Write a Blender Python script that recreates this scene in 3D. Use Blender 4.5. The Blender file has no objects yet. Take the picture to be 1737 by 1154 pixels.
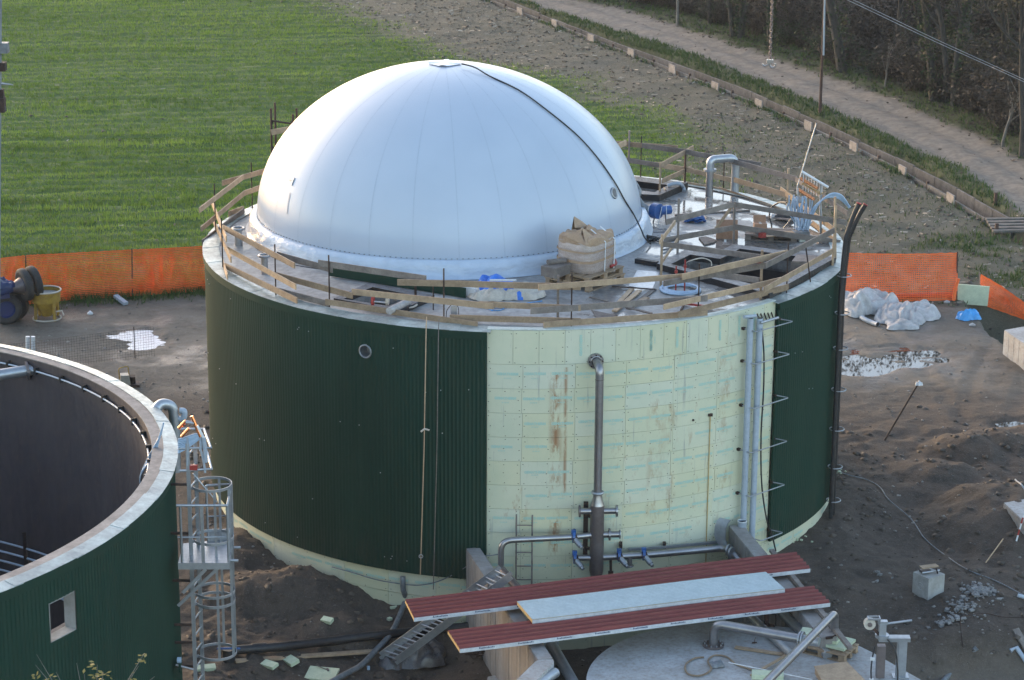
import bpy, bmesh, math, random
import numpy as np
from mathutils import Vector, Matrix, noise as mnoise
from mathutils.geometry import delaunay_2d_cdt
PI = math.pi
random.seed(7)
S = bpy.context.scene
COL = S.collection

# ------------------------------------------------------------------ camera, sky, sun, exposure
FPX, PITCH, YAW, ROLL = 4146.56, .29355, -.00505, .00593
CP = Vector((0, -50.6618, 18.12655))
cp_, sp_ = math.cos(PITCH), math.sin(PITCH)
FW = Vector((math.sin(YAW)*cp_, math.cos(YAW)*cp_, -sp_))
RT0 = Vector((math.cos(YAW), -math.sin(YAW), 0))
UP0 = RT0.cross(FW)
RT = RT0*math.cos(ROLL) + UP0*math.sin(ROLL)
UP = -RT0*math.sin(ROLL) + UP0*math.cos(ROLL)
cam = bpy.data.cameras.new('camera')
camo = bpy.data.objects.new('camera', cam)
COL.objects.link(camo)
camo.matrix_world = Matrix(((RT.x, UP.x, -FW.x, CP.x), (RT.y, UP.y, -FW.y, CP.y), (RT.z, UP.z, -FW.z, CP.z), (0, 0, 0, 1)))
cam.sensor_width = 36
cam.lens = 36*FPX/1737
cam.clip_start = .5
cam.clip_end = 2000
S.camera = camo

SUN_AZ = math.radians(-38)      # clockwise from +Y; the glow of the low sun is ahead and to the left
SUN_EL = math.radians(15)
world = bpy.data.worlds.new('World')
S.world = world
world.use_nodes = True
wn = world.node_tree
for n in list(wn.nodes): wn.nodes.remove(n)
sky = wn.nodes.new('ShaderNodeTexSky')
sky.sky_type = 'NISHITA'
sky.sun_disc = False
sky.sun_elevation = SUN_EL
sky.sun_rotation = SUN_AZ
sky.air_density = .8
sky.dust_density = 1.1
sky.ozone_density = 1.9
bg = wn.nodes.new('ShaderNodeBackground')
bg.inputs['Strength'].default_value = .15
wo = wn.nodes.new('ShaderNodeOutputWorld')
wbal = wn.nodes.new('ShaderNodeMix'); wbal.data_type = 'RGBA'; wbal.blend_type = 'MULTIPLY'; wbal.inputs[0].default_value = 1      # camera white balance, even over the whole sky
wbal.inputs[7].default_value = (1.19, 1.0, .80, 1)
wn.links.new(sky.outputs[0], wbal.inputs[6]); wn.links.new(wbal.outputs[2], bg.inputs['Color'])
wn.links.new(bg.outputs[0], wo.inputs['Surface'])
sun = bpy.data.lights.new('sun', 'SUN')
sun.energy = .05
sun.angle = math.radians(18)
sun.color = (1, .62, .38)
suno = bpy.data.objects.new('sun', sun)
COL.objects.link(suno)
sd = Vector((math.sin(SUN_AZ)*math.cos(SUN_EL), math.cos(SUN_AZ)*math.cos(SUN_EL), math.sin(SUN_EL)))
suno.rotation_euler = (-sd).to_track_quat('-Z', 'Y').to_euler()
S.view_settings.view_transform = 'Standard'
S.view_settings.look = 'None'
S.view_settings.gamma = 1
S.view_settings.use_curve_mapping = False
S.view_settings.exposure = 2.25

# ------------------------------------------------------------------ pixel of the photograph -> point in the place
def ray(px, py): return FW + RT*((px-868.5)/FPX) - UP*((py-577)/FPX)
def P(px, py, z=-.35):
    d = ray(px, py); return CP + d*((z-CP.z)/d.z)
def PY(px, py, Y):
    d = ray(px, py); return CP + d*((Y-CP.y)/d.y)
def PC(px, py, r, c=(0, 0), far=False):
    d = ray(px, py); o = CP - Vector((c[0], c[1], 0))
    a = d.x**2+d.y**2; b = 2*(o.x*d.x+o.y*d.y); q = o.x**2+o.y**2-r*r
    t = (-b+(1 if far else -1)*math.sqrt(max(0, b*b-4*a*q)))/2/a
    return CP + d*t
def PV(px, py, A, B):
    d = ray(px, py); n = Vector((-(B.y-A.y), B.x-A.x, 0))
    return CP + d*((A-CP).dot(n)/d.dot(n))

# ------------------------------------------------------------------ mesh building
class MB:
    def __init__(s): s.v = []; s.f = []; s.m = []; s.sm = []
    def add(s, v, f, m=0, sm=False):
        b = len(s.v); s.v += [Vector(p) for p in v]
        for q in f: s.f.append([b+i for i in q]); s.m.append(m); s.sm.append(sm)
        return s
    def box(s, c, d, rz=0, m=0, taper=1, rot=None):
        hx, hy, hz = d[0]/2, d[1]/2, d[2]/2
        R = rot if rot else Matrix.Rotation(rz, 3, 'Z')
        v = []
        for z in (-1, 1):
            k = taper if z > 0 else 1
            for x, y in ((-1, -1), (1, -1), (1, 1), (-1, 1)): v.append(Vector(c)+R@Vector((x*hx*k, y*hy*k, z*hz)))
        return s.add(v, [(3, 2, 1, 0), (4, 5, 6, 7), (0, 1, 5, 4), (1, 2, 6, 5), (2, 3, 7, 6), (3, 0, 4, 7)], m)
    def beam(s, a, b, h, w, m=0, up=None):
        a, b = Vector(a), Vector(b); d = (b-a).normalized(); u = Vector(up) if up else Vector((0, 0, 1))
        if abs(d.dot(u)) > .98: u = Vector((1, 0, 0))
        u = (u-d*u.dot(d)).normalized(); r = d.cross(u)
        v = []
        for e in (a, b):
            for x, y in ((-1, -1), (1, -1), (1, 1), (-1, 1)): v.append(e+r*(x*w/2)+u*(y*h/2))
        return s.add(v, [(3, 2, 1, 0), (4, 5, 6, 7), (0, 1, 5, 4), (1, 2, 6, 5), (2, 3, 7, 6), (3, 0, 4, 7)], m)
    def tube(s, pts, r, n=10, m=0, cap=True, sm=True):
        pts = [Vector(p) for p in pts]
        rs = r if isinstance(r, (list, tuple)) else [r]*len(pts)
        T = []
        for i in range(len(pts)):
            d = pts[min(i+1, len(pts)-1)]-pts[max(i-1, 0)]
            T.append(d.normalized() if d.length > 1e-9 else Vector((0, 0, 1)))
        u = Vector((0, 0, 1)) if abs(T[0].z) < .9 else Vector((1, 0, 0))
        u = (u-T[0]*u.dot(T[0])).normalized(); v = []
        for i, p in enumerate(pts):
            u = u-T[i]*u.dot(T[i])
            u = u.normalized() if u.length > 1e-6 else T[i].orthogonal().normalized()
            w = T[i].cross(u)
            for k in range(n):
                a = 2*PI*k/n; v.append(p+(u*math.cos(a)+w*math.sin(a))*rs[i])
        f = []
        for i in range(len(pts)-1):
            for k in range(n): f.append((i*n+k, i*n+(k+1) % n, (i+1)*n+(k+1) % n, (i+1)*n+k))
        s.add(v, f, m, sm)
        if cap and n > 2:
            s.add(v[:n], [tuple(range(n-1, -1, -1))], m); s.add(v[-n:], [tuple(range(n))], m)
        return s
    def disc(s, c, ax, r, h, n=16, m=0):
        c = Vector(c); ax = Vector(ax).normalized()
        return s.tube([c-ax*h/2, c+ax*h/2], r, n, m, True, False)
    def ring(s, c, ax, r, t, n=24, k=6, m=0):
        c = Vector(c); ax = Vector(ax).normalized(); u = ax.orthogonal().normalized(); w = ax.cross(u)
        v = []; f = []
        for i in range(n):
            a = 2*PI*i/n; d = u*math.cos(a)+w*math.sin(a)
            for j in range(k):
                b = 2*PI*j/k; v.append(c+d*(r+t*math.cos(b))+ax*(t*math.sin(b)))
        for i in range(n):
            for j in range(k): f.append((i*k+j, ((i+1) % n)*k+j, ((i+1) % n)*k+(j+1) % k, i*k+(j+1) % k))
        return s.add(v, f, m, True)
    def quad(s, a, b, c, d, m=0): return s.add([a, b, c, d], [(0, 1, 2, 3)], m)
    def prism(s, poly, z0, z1, m=0):
        n = len(poly); v = [(p[0], p[1], z0) for p in poly]+[(p[0], p[1], z1) for p in poly]
        ar = sum(poly[i][0]*poly[(i+1) % n][1]-poly[(i+1) % n][0]*poly[i][1] for i in range(n))
        f = [tuple(range(n-1, -1, -1)), tuple(range(n, 2*n))]+[(i, (i+1) % n, n+(i+1) % n, n+i) for i in range(n)]
        if ar < 0: f = [tuple(reversed(q)) for q in f]
        return s.add(v, f, m)
    def build(s, name, mats, parent=None, base=(0, 0, 0)):
        base = Vector(base)
        me = bpy.data.meshes.new(name)
        me.from_pydata([tuple(p-base) for p in s.v], [], s.f)
        for m in (mats if isinstance(mats, (list, tuple)) else [mats]): me.materials.append(m)
        me.polygons.foreach_set('material_index', s.m)
        me.polygons.foreach_set('use_smooth', s.sm)
        me.update()
        o = bpy.data.objects.new(name, me); COL.objects.link(o)
        if parent: o.parent = parent
        else: o.location = base
        return o

def tag(o, label=None, cat=None, group=None, kind=None):
    if label: o['label'] = label
    if cat: o['category'] = cat
    if group: o['group'] = group
    if kind: o['kind'] = kind
    return o
class Thing:
    def __init__(s, name, label, cat, base, group=None):
        s.base = Vector(base); s.o = bpy.data.objects.new(name, None); s.o.location = s.base
        s.o.empty_display_size = .2; COL.objects.link(s.o); tag(s.o, label, cat, group)
    def part(s, name, mb, mats, parent=None, label=None):
        o = mb.build(name, mats, parent if parent else s.o, s.base)
        if label: o['label'] = label
        return o
def solo(name, label, cat, mb, mats, base, group=None):
    return tag(mb.build(name, mats, None, base), label, cat, group)
def copy_tree(o, loc, rz, label, group=None):
    r = o.copy(); COL.objects.link(r); r.location = loc; r.rotation_euler = (0, 0, rz); r['label'] = label
    if group: r['group'] = group
    for ch in list(o.children):
        c = ch.copy(); COL.objects.link(c); c.parent = r
        for g in ch.children:
            d = g.copy(); COL.objects.link(d); d.parent = c
    return r
def fillet(pts, rad, n=6):
    pts = [Vector(p) for p in pts]; out = [pts[0]]
    for i in range(1, len(pts)-1):
        a, b, c = pts[i-1], pts[i], pts[i+1]
        r = min(rad, (a-b).length*.49, (c-b).length*.49)
        p, q = b+(a-b).normalized()*r, b+(c-b).normalized()*r
        for k in range(n+1):
            t = k/n; out.append(p*(1-t)**2+b*(2*t*(1-t))+q*t*t)
    out.append(pts[-1]); return out
def curve(pts, n=6):
    pts = [Vector(p) for p in pts]; out = []
    for i in range(len(pts)-1):
        a, b, c, d = pts[max(i-1, 0)], pts[i], pts[i+1], pts[min(i+2, len(pts)-1)]
        for k in range(n):
            t = k/n
            out.append(((b*2)+(c-a)*t+(a*2-b*5+c*4-d)*t*t+(-a+b*3-c*3+d)*t**3)*.5)
    out.append(pts[-1]); return out
def U(a, b): return random.uniform(a, b)

# ------------------------------------------------------------------ materials
def nt(name):
    m = bpy.data.materials.new(name); m.use_nodes = True; t = m.node_tree
    return m, t, t.nodes['Principled BSDF']
def nd(t, typ, **k):
    n = t.nodes.new(typ)
    for a, b in k.items():
        if a in n.inputs: n.inputs[a].default_value = b
        else: setattr(n, a, b)
    return n
def noise_fac(t, scale, detail=5, rough=.6, coord='Object', stretch=(1, 1, 1), lo=.35, hi=.65):
    tc = nd(t, 'ShaderNodeTexCoord'); mp = nd(t, 'ShaderNodeMapping'); mp.inputs['Scale'].default_value = stretch
    if coord == 'World':
        g = nd(t, 'ShaderNodeNewGeometry'); t.links.new(g.outputs['Position'], mp.inputs['Vector'])
    else: t.links.new(tc.outputs[coord], mp.inputs['Vector'])
    n = nd(t, 'ShaderNodeTexNoise'); n.inputs['Scale'].default_value = scale; n.inputs['Detail'].default_value = detail
    n.inputs['Roughness'].default_value = rough
    t.links.new(mp.outputs[0], n.inputs['Vector'])
    r = nd(t, 'ShaderNodeMapRange'); r.inputs['From Min'].default_value = lo; r.inputs['From Max'].default_value = hi
    t.links.new(n.outputs[0], r.inputs['Value'])
    return r.outputs[0], n.outputs[0]
def mixc(t, fac, a, b, mode='MIX'):
    m = nd(t, 'ShaderNodeMix', data_type='RGBA'); m.blend_type = mode
    for sock, v in ((m.inputs[0], fac), (m.inputs[6], a), (m.inputs[7], b)):
        if isinstance(v, (tuple, list)): sock.default_value = (*v[:3], 1)
        elif isinstance(v, (int, float)): sock.default_value = v
        else: t.links.new(v, sock)
    return m.outputs[2]
def math_(t, op, a, b=None, clamp=False):
    m = nd(t, 'ShaderNodeMath', operation=op); m.use_clamp = clamp
    for i, v in enumerate((a, b)):
        if v is None: continue
        if isinstance(v, (int, float)): m.inputs[i].default_value = v
        else: t.links.new(v, m.inputs[i])
    return m.outputs[0]
def bump(t, bs, h, strength=.3, dist=.02):
    b = nd(t, 'ShaderNodeBump'); b.inputs['Strength'].default_value = strength; b.inputs['Distance'].default_value = dist
    t.links.new(h, b.inputs['Height']); t.links.new(b.outputs[0], bs.inputs['Normal'])
def pm(name, c1, c2=None, scale=6, rough=.6, metal=0, bmp=.15, stretch=(1, 1, 1), rvar=.12, coord='Object', rnd=.12, spec=.5, bdist=.01):
    m, t, b = nt(name)
    c2 = c2 or tuple(x*.7 for x in c1)
    f, raw = noise_fac(t, scale, stretch=stretch, coord=coord)
    col = mixc(t, f, c1, c2)
    f2, r2 = noise_fac(t, scale*5.3, stretch=stretch, coord=coord)
    col = mixc(t, math_(t, 'MULTIPLY', f2, .25), col, tuple(x*.6 for x in c2))
    if rnd:
        oi = nd(t, 'ShaderNodeObjectInfo'); mr = nd(t, 'ShaderNodeMapRange'); mr.inputs['To Min'].default_value = 1-rnd; mr.inputs['To Max'].default_value = 1+rnd
        t.links.new(oi.outputs['Random'], mr.inputs['Value'])
        hs = nd(t, 'ShaderNodeHueSaturation'); t.links.new(mr.outputs[0], hs.inputs['Value']); t.links.new(col, hs.inputs['Color']); col = hs.outputs[0]
    t.links.new(col, b.inputs['Base Color'])
    rr = nd(t, 'ShaderNodeMapRange'); rr.inputs['To Min'].default_value = max(.02, rough-rvar); rr.inputs['To Max'].default_value = min(1, rough+rvar)
    t.links.new(f2, rr.inputs['Value']); t.links.new(rr.outputs[0], b.inputs['Roughness'])
    b.inputs['Metallic'].default_value = metal; b.inputs['Specular IOR Level'].default_value = spec
    if bmp: bump(t, b, r2, bmp, bdist)
    return m
M = {}
M['green'] = pm('green_sheet', (.013, .031, .027), (.010, .025, .022), 1.2, .72, 0, .0, (1, 1, .25), rnd=0, spec=.12, rvar=.05)
M['galv'] = pm('galvanised', (.42, .44, .47), (.33, .35, .38), 3, .42, .75, 0, rvar=.04)
M['steel'] = pm('stainless', (.36, .355, .37), (.29, .28, .285), 2.5, .34, .85, 0, rvar=.04)
M['steel_dark'] = pm('stainless_dull', (.20, .17, .17), (.14, .12, .12), 2, .46, .6, 0, rvar=.04)
M['concrete'] = pm('concrete', (.34, .34, .33), (.22, .215, .20), 2.2, .85, 0, .3)
M['deck'] = None
M['wood'] = pm('sawn_timber', (.40, .29, .19), (.27, .19, .125), 5, .75, 0, .25, (1, 1, 1), rnd=.28)
M['wood_grey'] = pm('weathered_timber', (.22, .19, .17), (.13, .11, .10), 5, .8, 0, .3, rnd=.2)
M['wood_pale'] = pm('fresh_timber', (.50, .36, .23), (.38, .26, .16), 5, .7, 0, .2)
M['rebar'] = pm('rusty_bar', (.06, .035, .028), (.03, .022, .02), 12, .8, .3, .2)
M['rust'] = pm('brown_steel', (.09, .05, .04), (.05, .03, .025), 10, .75, .2, .2)
M['red'] = pm('red_paint', (.36, .035, .03), (.25, .03, .025), 10, .5)
M['panel_red'] = pm('dark_red_sheet', (.23, .056, .048), (.18, .045, .041), 2, .5, 0, .0, (.3, 1, 1), rnd=.05, spec=.3, rvar=.05)
M['panel_white'] = pm('grey_white_sheet', (.56, .62, .64), (.50, .56, .58), 4, .4, 0, .02)
M['film'] = pm('white_film_edge', (.62, .64, .66), (.45, .47, .5), 8, .5)
M['foam_edge'] = pm('foam_edge', (.60, .42, .18), (.45, .33, .15), 14, .85)
M['white'] = pm('white_plastic', (.70, .71, .72), (.6, .61, .62), 8, .4)
M['plasticbag'] = pm('dusty_film', (.44, .42, .41), (.30, .28, .27), 5, .4, 0, .5, spec=.6)
M['fleece'] = pm('pale_fleece', (.52, .50, .49), (.36, .345, .34), 4, .6, 0, .5)
M['blue_tarp'] = pm('blue_sheeting', (.035, .20, .72), (.03, .15, .55), 9, .45)
M['cyan_bag'] = pm('light_blue_bag', (.07, .38, .80), (.05, .28, .62), 9, .45)
M['canvas'] = pm('beige_canvas', (.58, .53, .46), (.45, .41, .35), 7, .75)
M['blue_paint'] = pm('blue_enamel', (.03, .11, .33), (.02, .08, .24), 9, .35)
M['navy'] = pm('navy_paint', (.012, .03, .13), (.015, .03, .09), 6, .45)
M['yellow'] = pm('yellow_paint', (.42, .27, .035), (.28, .17, .035), 6, .6)
M['tyre'] = pm('tyre_rubber', (.022, .024, .026), (.045, .043, .04), 6, .8)
M['black'] = pm('black_rubber', (.012, .012, .014), (.025, .025, .028), 10, .5)
M['bitumen'] = pm('bitumen_coat', (.026, .024, .027), (.016, .015, .017), 3, .55, 0, .15)
M['bitumen_top'] = pm('dusty_bitumen', (.14, .15, .17), (.06, .06, .07), 5, .5, 0, .2)
M['hose_blue'] = pm('pale_blue_hose', (.34, .45, .58), (.27, .37, .50), 8, .4)
M['hose_grey'] = pm('grey_hose', (.20, .22, .24), (.12, .13, .14), 10, .5)
M['pipe_grey'] = pm('grey_pvc', (.36, .41, .47), (.30, .35, .41), 3, .4, 0, .02)
M['copper'] = pm('copper', (.85, .36, .16), (.65, .25, .11), 9, .22, .95, .02)
M['brass'] = pm('brass', (.50, .38, .2), (.4, .3, .15), 9, .35, .8)
M['cardboard'] = pm('cardboard', (.34, .20, .13), (.27, .16, .10), 6, .8)
M['sack'] = pm('brown_paper', (.40, .28, .18), (.31, .21, .14), 6, .75)
M['wrap'] = pm('stretch_film', (.42, .35, .32), (.34, .27, .235), 7, .25, 0, .5, spec=.9, stretch=(1, 1, 3))
M['beige'] = pm('beige_machine', (.40, .36, .29), (.3, .27, .22), 8, .5)
M['foam'] = pm('cream_foam', (.52, .58, .42), (.44, .50, .36), 6, .75, rnd=.08)
M['bark'] = pm('bark', (.062, .056, .050), (.034, .030, .027), 9, .95, 0, .6, (1, 1, .3))
M['bark_pale'] = pm('pale_bark', (.20, .19, .17), (.12, .11, .10), 9, .95, 0, .4, (1, 1, .3))
M['twig'] = pm('twigs', (.070, .060, .052), (.045, .038, .034), 5, .9, 0, 0, rnd=.2)
def leafmat(name, cols, rough=.7, rows=False):
    m, t, b = nt(name)
    g = nd(t, 'ShaderNodeNewGeometry'); cr = nd(t, 'ShaderNodeValToRGB'); cr.color_ramp.interpolation = 'LINEAR'
    e = cr.color_ramp.elements; e[0].color = (*cols[0], 1); e[1].color = (*cols[-1], 1); e[1].position = 1
    for i, c in enumerate(cols[1:-1]):
        q = e.new((i+1)/(len(cols)-1)); q.color = (*c, 1)
    f, raw = noise_fac(t, .35, coord='World')
    if rows:      # drill rows of the crop: growth differs from row to row
        mp = nd(t, 'ShaderNodeMapping'); mp.inputs['Rotation'].default_value = (0, 0, -.1704); mp.inputs['Scale'].default_value = (.05, 1.15, .0)
        t.links.new(g.outputs['Position'], mp.inputs['Vector']); nn = nd(t, 'ShaderNodeTexNoise'); nn.inputs['Scale'].default_value = 1.0; nn.inputs['Detail'].default_value = 3
        t.links.new(mp.outputs[0], nn.inputs['Vector']); mr = nd(t, 'ShaderNodeMapRange'); mr.inputs['From Min'].default_value = .36; mr.inputs['From Max'].default_value = .64; t.links.new(nn.outputs[0], mr.inputs['Value'])
        f = math_(t, 'ADD', math_(t, 'MULTIPLY', mr.outputs[0], .8), math_(t, 'MULTIPLY', f, .2))
    k = (.22, .78) if rows else (.65, .35)
    mm = math_(t, 'ADD', math_(t, 'MULTIPLY', g.outputs['Random Per Island'], k[0]), math_(t, 'MULTIPLY', f, k[1]))
    t.links.new(mm, cr.inputs[0]); t.links.new(cr.outputs[0], b.inputs['Base Color'])
    b.inputs['Roughness'].default_value = rough; b.inputs['Specular IOR Level'].default_value = .25
    return m
M['leaf_olive'] = leafmat('autumn_leaves', [(.032, .032, .018), (.058, .052, .030), (.090, .078, .048)])
M['leaf_brown'] = leafmat('dead_leaves', [(.030, .024, .020), (.050, .040, .032), (.080, .066, .052)])
M['leaf_ivy'] = leafmat('ivy', [(.018, .028, .014), (.035, .05, .022), (.05, .07, .03)])
M['leaf_yellow'] = leafmat('yellow_leaves', [(.16, .13, .03), (.24, .18, .05), (.30, .24, .10)])
M['grass'] = leafmat('grass_blades', [(.042, .070, .018), (.062, .100, .026), (.100, .140, .042)])
M['crop'] = leafmat('crop_blades', rows=True, cols=[(.085, .135, .018), (.225, .300, .042), (.400, .460, .090)])
M['straw'] = leafmat('straw', [(.16, .13, .10), (.26, .22, .17), (.42, .38, .31)])
M['stone'] = leafmat('stones', [(.09, .08, .07), (.14, .125, .11), (.30, .28, .25)])
M['clod'] = leafmat('clods', [(.055, .044, .035), (.075, .060, .047), (.10, .083, .068)])
def greenmat():
    m, t, b = nt('green_cladding')
    g = nd(t, 'ShaderNodeNewGeometry'); sx = nd(t, 'ShaderNodeSeparateXYZ'); t.links.new(g.outputs['Position'], sx.inputs[0])
    f, _ = noise_fac(t, 1.2, stretch=(1, 1, .25), coord='World'); n, _ = noise_fac(t, 3.0, 6, .7, 'World', (1, 1, .5), .42, .62); s_, _ = noise_fac(t, 2.2, 5, .7, 'World', (2.5, 2.5, .10), .52, .66)
    c = mixc(t, f, (.0085, .036, .025), (.0065, .029, .020))
    low = nd(t, 'ShaderNodeMapRange'); low.inputs['From Min'].default_value = .75; low.inputs['From Max'].default_value = 0; t.links.new(sx.outputs['Z'], low.inputs['Value'])
    c = mixc(t, math_(t, 'MULTIPLY', math_(t, 'MULTIPLY', low.outputs[0], n), .35), c, (.050, .046, .036))      # mud splashed up at the foot
    c = mixc(t, math_(t, 'MULTIPLY', s_, .10), c, (.030, .060, .048))                                        # pale wash streaks
    t.links.new(c, b.inputs['Base Color']); b.inputs['Roughness'].default_value = .62; b.inputs['Specular IOR Level'].default_value = .18
    return m
M['green'] = greenmat()
def emis():  # the orange safety mesh is a plastic net, slightly shiny
    return pm('orange_net', (.95, .19, .045), (.80, .13, .025), 3, .45, rnd=0)
M['orange'] = emis()
def water():
    m, t, b = nt('puddle_water'); b.inputs['Base Color'].default_value = (.035, .030, .026, 1)
    b.inputs['Roughness'].default_value = .02; b.inputs['IOR'].default_value = 1.5; b.inputs['Specular IOR Level'].default_value = .6
    return m
M['water'] = water()
def deckmat():
    m, t, b = nt('wet_concrete_deck')
    f, raw = noise_fac(t, 1.1, 6, .62, 'World', lo=.42, hi=.58)
    f2, r2 = noise_fac(t, 9, 5, .65, 'World')
    dry = mixc(t, f2, (.40, .40, .40), (.28, .275, .27)); wet = mixc(t, f2, (.17, .165, .16), (.11, .105, .10))
    g = nd(t, 'ShaderNodeNewGeometry'); sx = nd(t, 'ShaderNodeSeparateXYZ'); t.links.new(g.outputs['Position'], sx.inputs[0])
    bias = math_(t, 'MULTIPLY', math_(t, 'SUBTRACT', sx.outputs['X'], .3), .22, True)      # the deck drains to its right side, which is wetter
    w = math_(t, 'ADD', math_(t, 'MULTIPLY', f, .6), math_(t, 'MULTIPLY', bias, .55), True)
    t.links.new(mixc(t, w, dry, wet), b.inputs['Base Color'])
    r = nd(t, 'ShaderNodeMapRange'); r.inputs['From Min'].default_value = .45; r.inputs['From Max'].default_value = .85
    r.inputs['To Min'].default_value = .62; r.inputs['To Max'].default_value = .07
    t.links.new(w, r.inputs['Value']); t.links.new(r.outputs[0], b.inputs['Roughness'])
    bump(t, b, r2, .08, .01); return m
M['deck'] = deckmat()
def slabmat():
    m, t, b = nt('stained_concrete')
    f, raw = noise_fac(t, 1.6, 6, .65, 'World', lo=.4, hi=.62); f2, r2 = noise_fac(t, 14, 6, .7, 'World', lo=.45, hi=.7)
    c = mixc(t, f, (.40, .41, .42), (.30, .30, .295)); c = mixc(t, math_(t, 'MULTIPLY', f2, .6), c, (.20, .155, .12))
    t.links.new(c, b.inputs['Base Color']); b.inputs['Roughness'].default_value = .75; bump(t, b, r2, .25, .01); return m
M['slab'] = slabmat()
def wallmat():
    m, t, b = nt('shuttered_concrete')
    f, raw = noise_fac(t, 2.5, 6, .65, 'World', (1, 1, .15)); f2, r2 = noise_fac(t, 9, 6, .7, 'World')
    c = mixc(t, f, (.33, .325, .32), (.20, .19, .185)); c = mixc(t, math_(t, 'MULTIPLY', f2, .4), c, (.20, .16, .14))
    t.links.new(c, b.inputs['Base Color']); b.inputs['Roughness'].default_value = .85; bump(t, b, r2, .3, .02); return m
M['wall'] = wallmat()
M['inner'] = pm('coated_inner_wall', (.060, .050, .055), (.042, .035, .040), 1.2, .6, 0, .1, (1, 1, .4), rnd=0)
def membrane():
    m, t, b = nt('dome_membrane')
    f, raw = noise_fac(t, .7, 4, .5, 'World'); f2, r2 = noise_fac(t, 1.2, 3, .5, 'World')
    t.links.new(mixc(t, f, (.42, .48, .565), (.39, .45, .535)), b.inputs['Base Color'])
    b.inputs['Roughness'].default_value = .36; b.inputs['Specular IOR Level'].default_value = .6
    b.inputs['Coat Weight'].default_value = .08; b.inputs['Coat Roughness'].default_value = .22
    bump(t, b, r2, .05, .05); return m
M['membrane'] = membrane()
def skirtm():
    m, t, b = nt('creased_skirt_film')
    f, raw = noise_fac(t, 2.2, 4, .55, 'World', (1, 1, 2))
    t.links.new(mixc(t, f, (.50, .57, .66), (.42, .49, .58)), b.inputs['Base Color']); b.inputs['Roughness'].default_value = .28
    bump(t, b, raw, .7, .08); return m
M['skirt'] = skirtm()
def boardmat():
    m, t, b = nt('foam_board')
    oi = nd(t, 'ShaderNodeObjectInfo')
    g = nd(t, 'ShaderNodeNewGeometry'); sx = nd(t, 'ShaderNodeSeparateXYZ'); t.links.new(g.outputs['Position'], sx.inputs[0])
    f, raw = noise_fac(t, 1.3, 5, .6, 'World')
    a = mixc(t, oi.outputs['Random'], (.57, .575, .455), (.585, .565, .385))
    c = mixc(t, math_(t, 'MULTIPLY', f, .35), a, (.40, .46, .33))
    def streak(x0, w, k, zmin, zmax, sc, lo):      # a rust run at one place on the wall
        d = math_(t, 'ABSOLUTE', math_(t, 'SUBTRACT', sx.outputs['X'], x0))
        m1 = math_(t, 'SUBTRACT', 1, math_(t, 'DIVIDE', d, w), True)
        zz = math_(t, 'MULTIPLY', math_(t, 'GREATER_THAN', sx.outputs['Z'], zmin), math_(t, 'LESS_THAN', sx.outputs['Z'], zmax))
        n, _ = noise_fac(t, sc, 6, .75, 'World', (1, 1, .35), lo, lo+.12)
        return math_(t, 'MULTIPLY', math_(t, 'MULTIPLY', math_(t, 'MULTIPLY', m1, n), zz), k)
    for args in ((.62, .16, 1.0, .4, 4.2, 4.5, .47), (.80, .05, .9, 1.6, 4.3, 3, .44), (2.55, .22, .6, 1.0, 3.6, 5, .50), (2.85, .15, .5, 1.1, 3.4, 5, .48),
                 (3.95, .25, .5, .7, 4.6, 4, .5), (1.9, .6, .6, .4, 3.0, 6, .56), (3.4, .8, .5, .2, 4.4, 7, .57), (-.2, .5, .7, 1.2, 1.9, 6, .55)):
        c = mixc(t, streak(*args), c, (.30, .15, .07))
    d, _ = noise_fac(t, 26, 6, .8, 'World', (1, 1, .6), .60, .68); d2, _ = noise_fac(t, 1.5, 3, .5, 'World', (1, 1, 1), .45, .62)
    c = mixc(t, math_(t, 'MULTIPLY', math_(t, 'MULTIPLY', d, d2), .75), c, (.20, .15, .11))
    e, _ = noise_fac(t, 5, 5, .6, 'World', (3, 3, .12), .60, .66)
    c = mixc(t, math_(t, 'MULTIPLY', math_(t, 'MULTIPLY', e, d2), .5), c, (.24, .24, .24))
    t.links.new(c, b.inputs['Base Color']); b.inputs['Roughness'].default_value = .8
    _, r2 = noise_fac(t, 20, 3, .5, 'World'); bump(t, b, r2, .1, .01); return m
M['board'] = boardmat()
M['print'] = pm('cyan_print', (.35, .55, .50), (.42, .575, .48), 30, .8, bmp=0, rnd=0)
M['fixing'] = pm('dark_fixing', (.03, .03, .03), (.05, .05, .045), 10, .7, bmp=0, rnd=0)
M['joint'] = pm('board_joint', (.32, .32, .25), (.25, .21, .15), 10, .9, bmp=0, rnd=0)
M['flash'] = pm('weathered_flashing', (.40, .46, .45), (.22, .25, .25), 3.5, .4, .1, .15, rnd=.12)
M['foamtop'] = pm('foam_top', (.62, .68, .66), (.5, .55, .5), 5, .7)
M['ditch'] = pm('old_ditch_concrete', (.17, .16, .15), (.10, .095, .088), 3, .9, 0, .4, rnd=.2)
M['rimtop'] = pm('rim_concrete', (.30, .27, .25), (.19, .17, .16), 3.5, .8, 0, .3, rnd=0)
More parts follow.
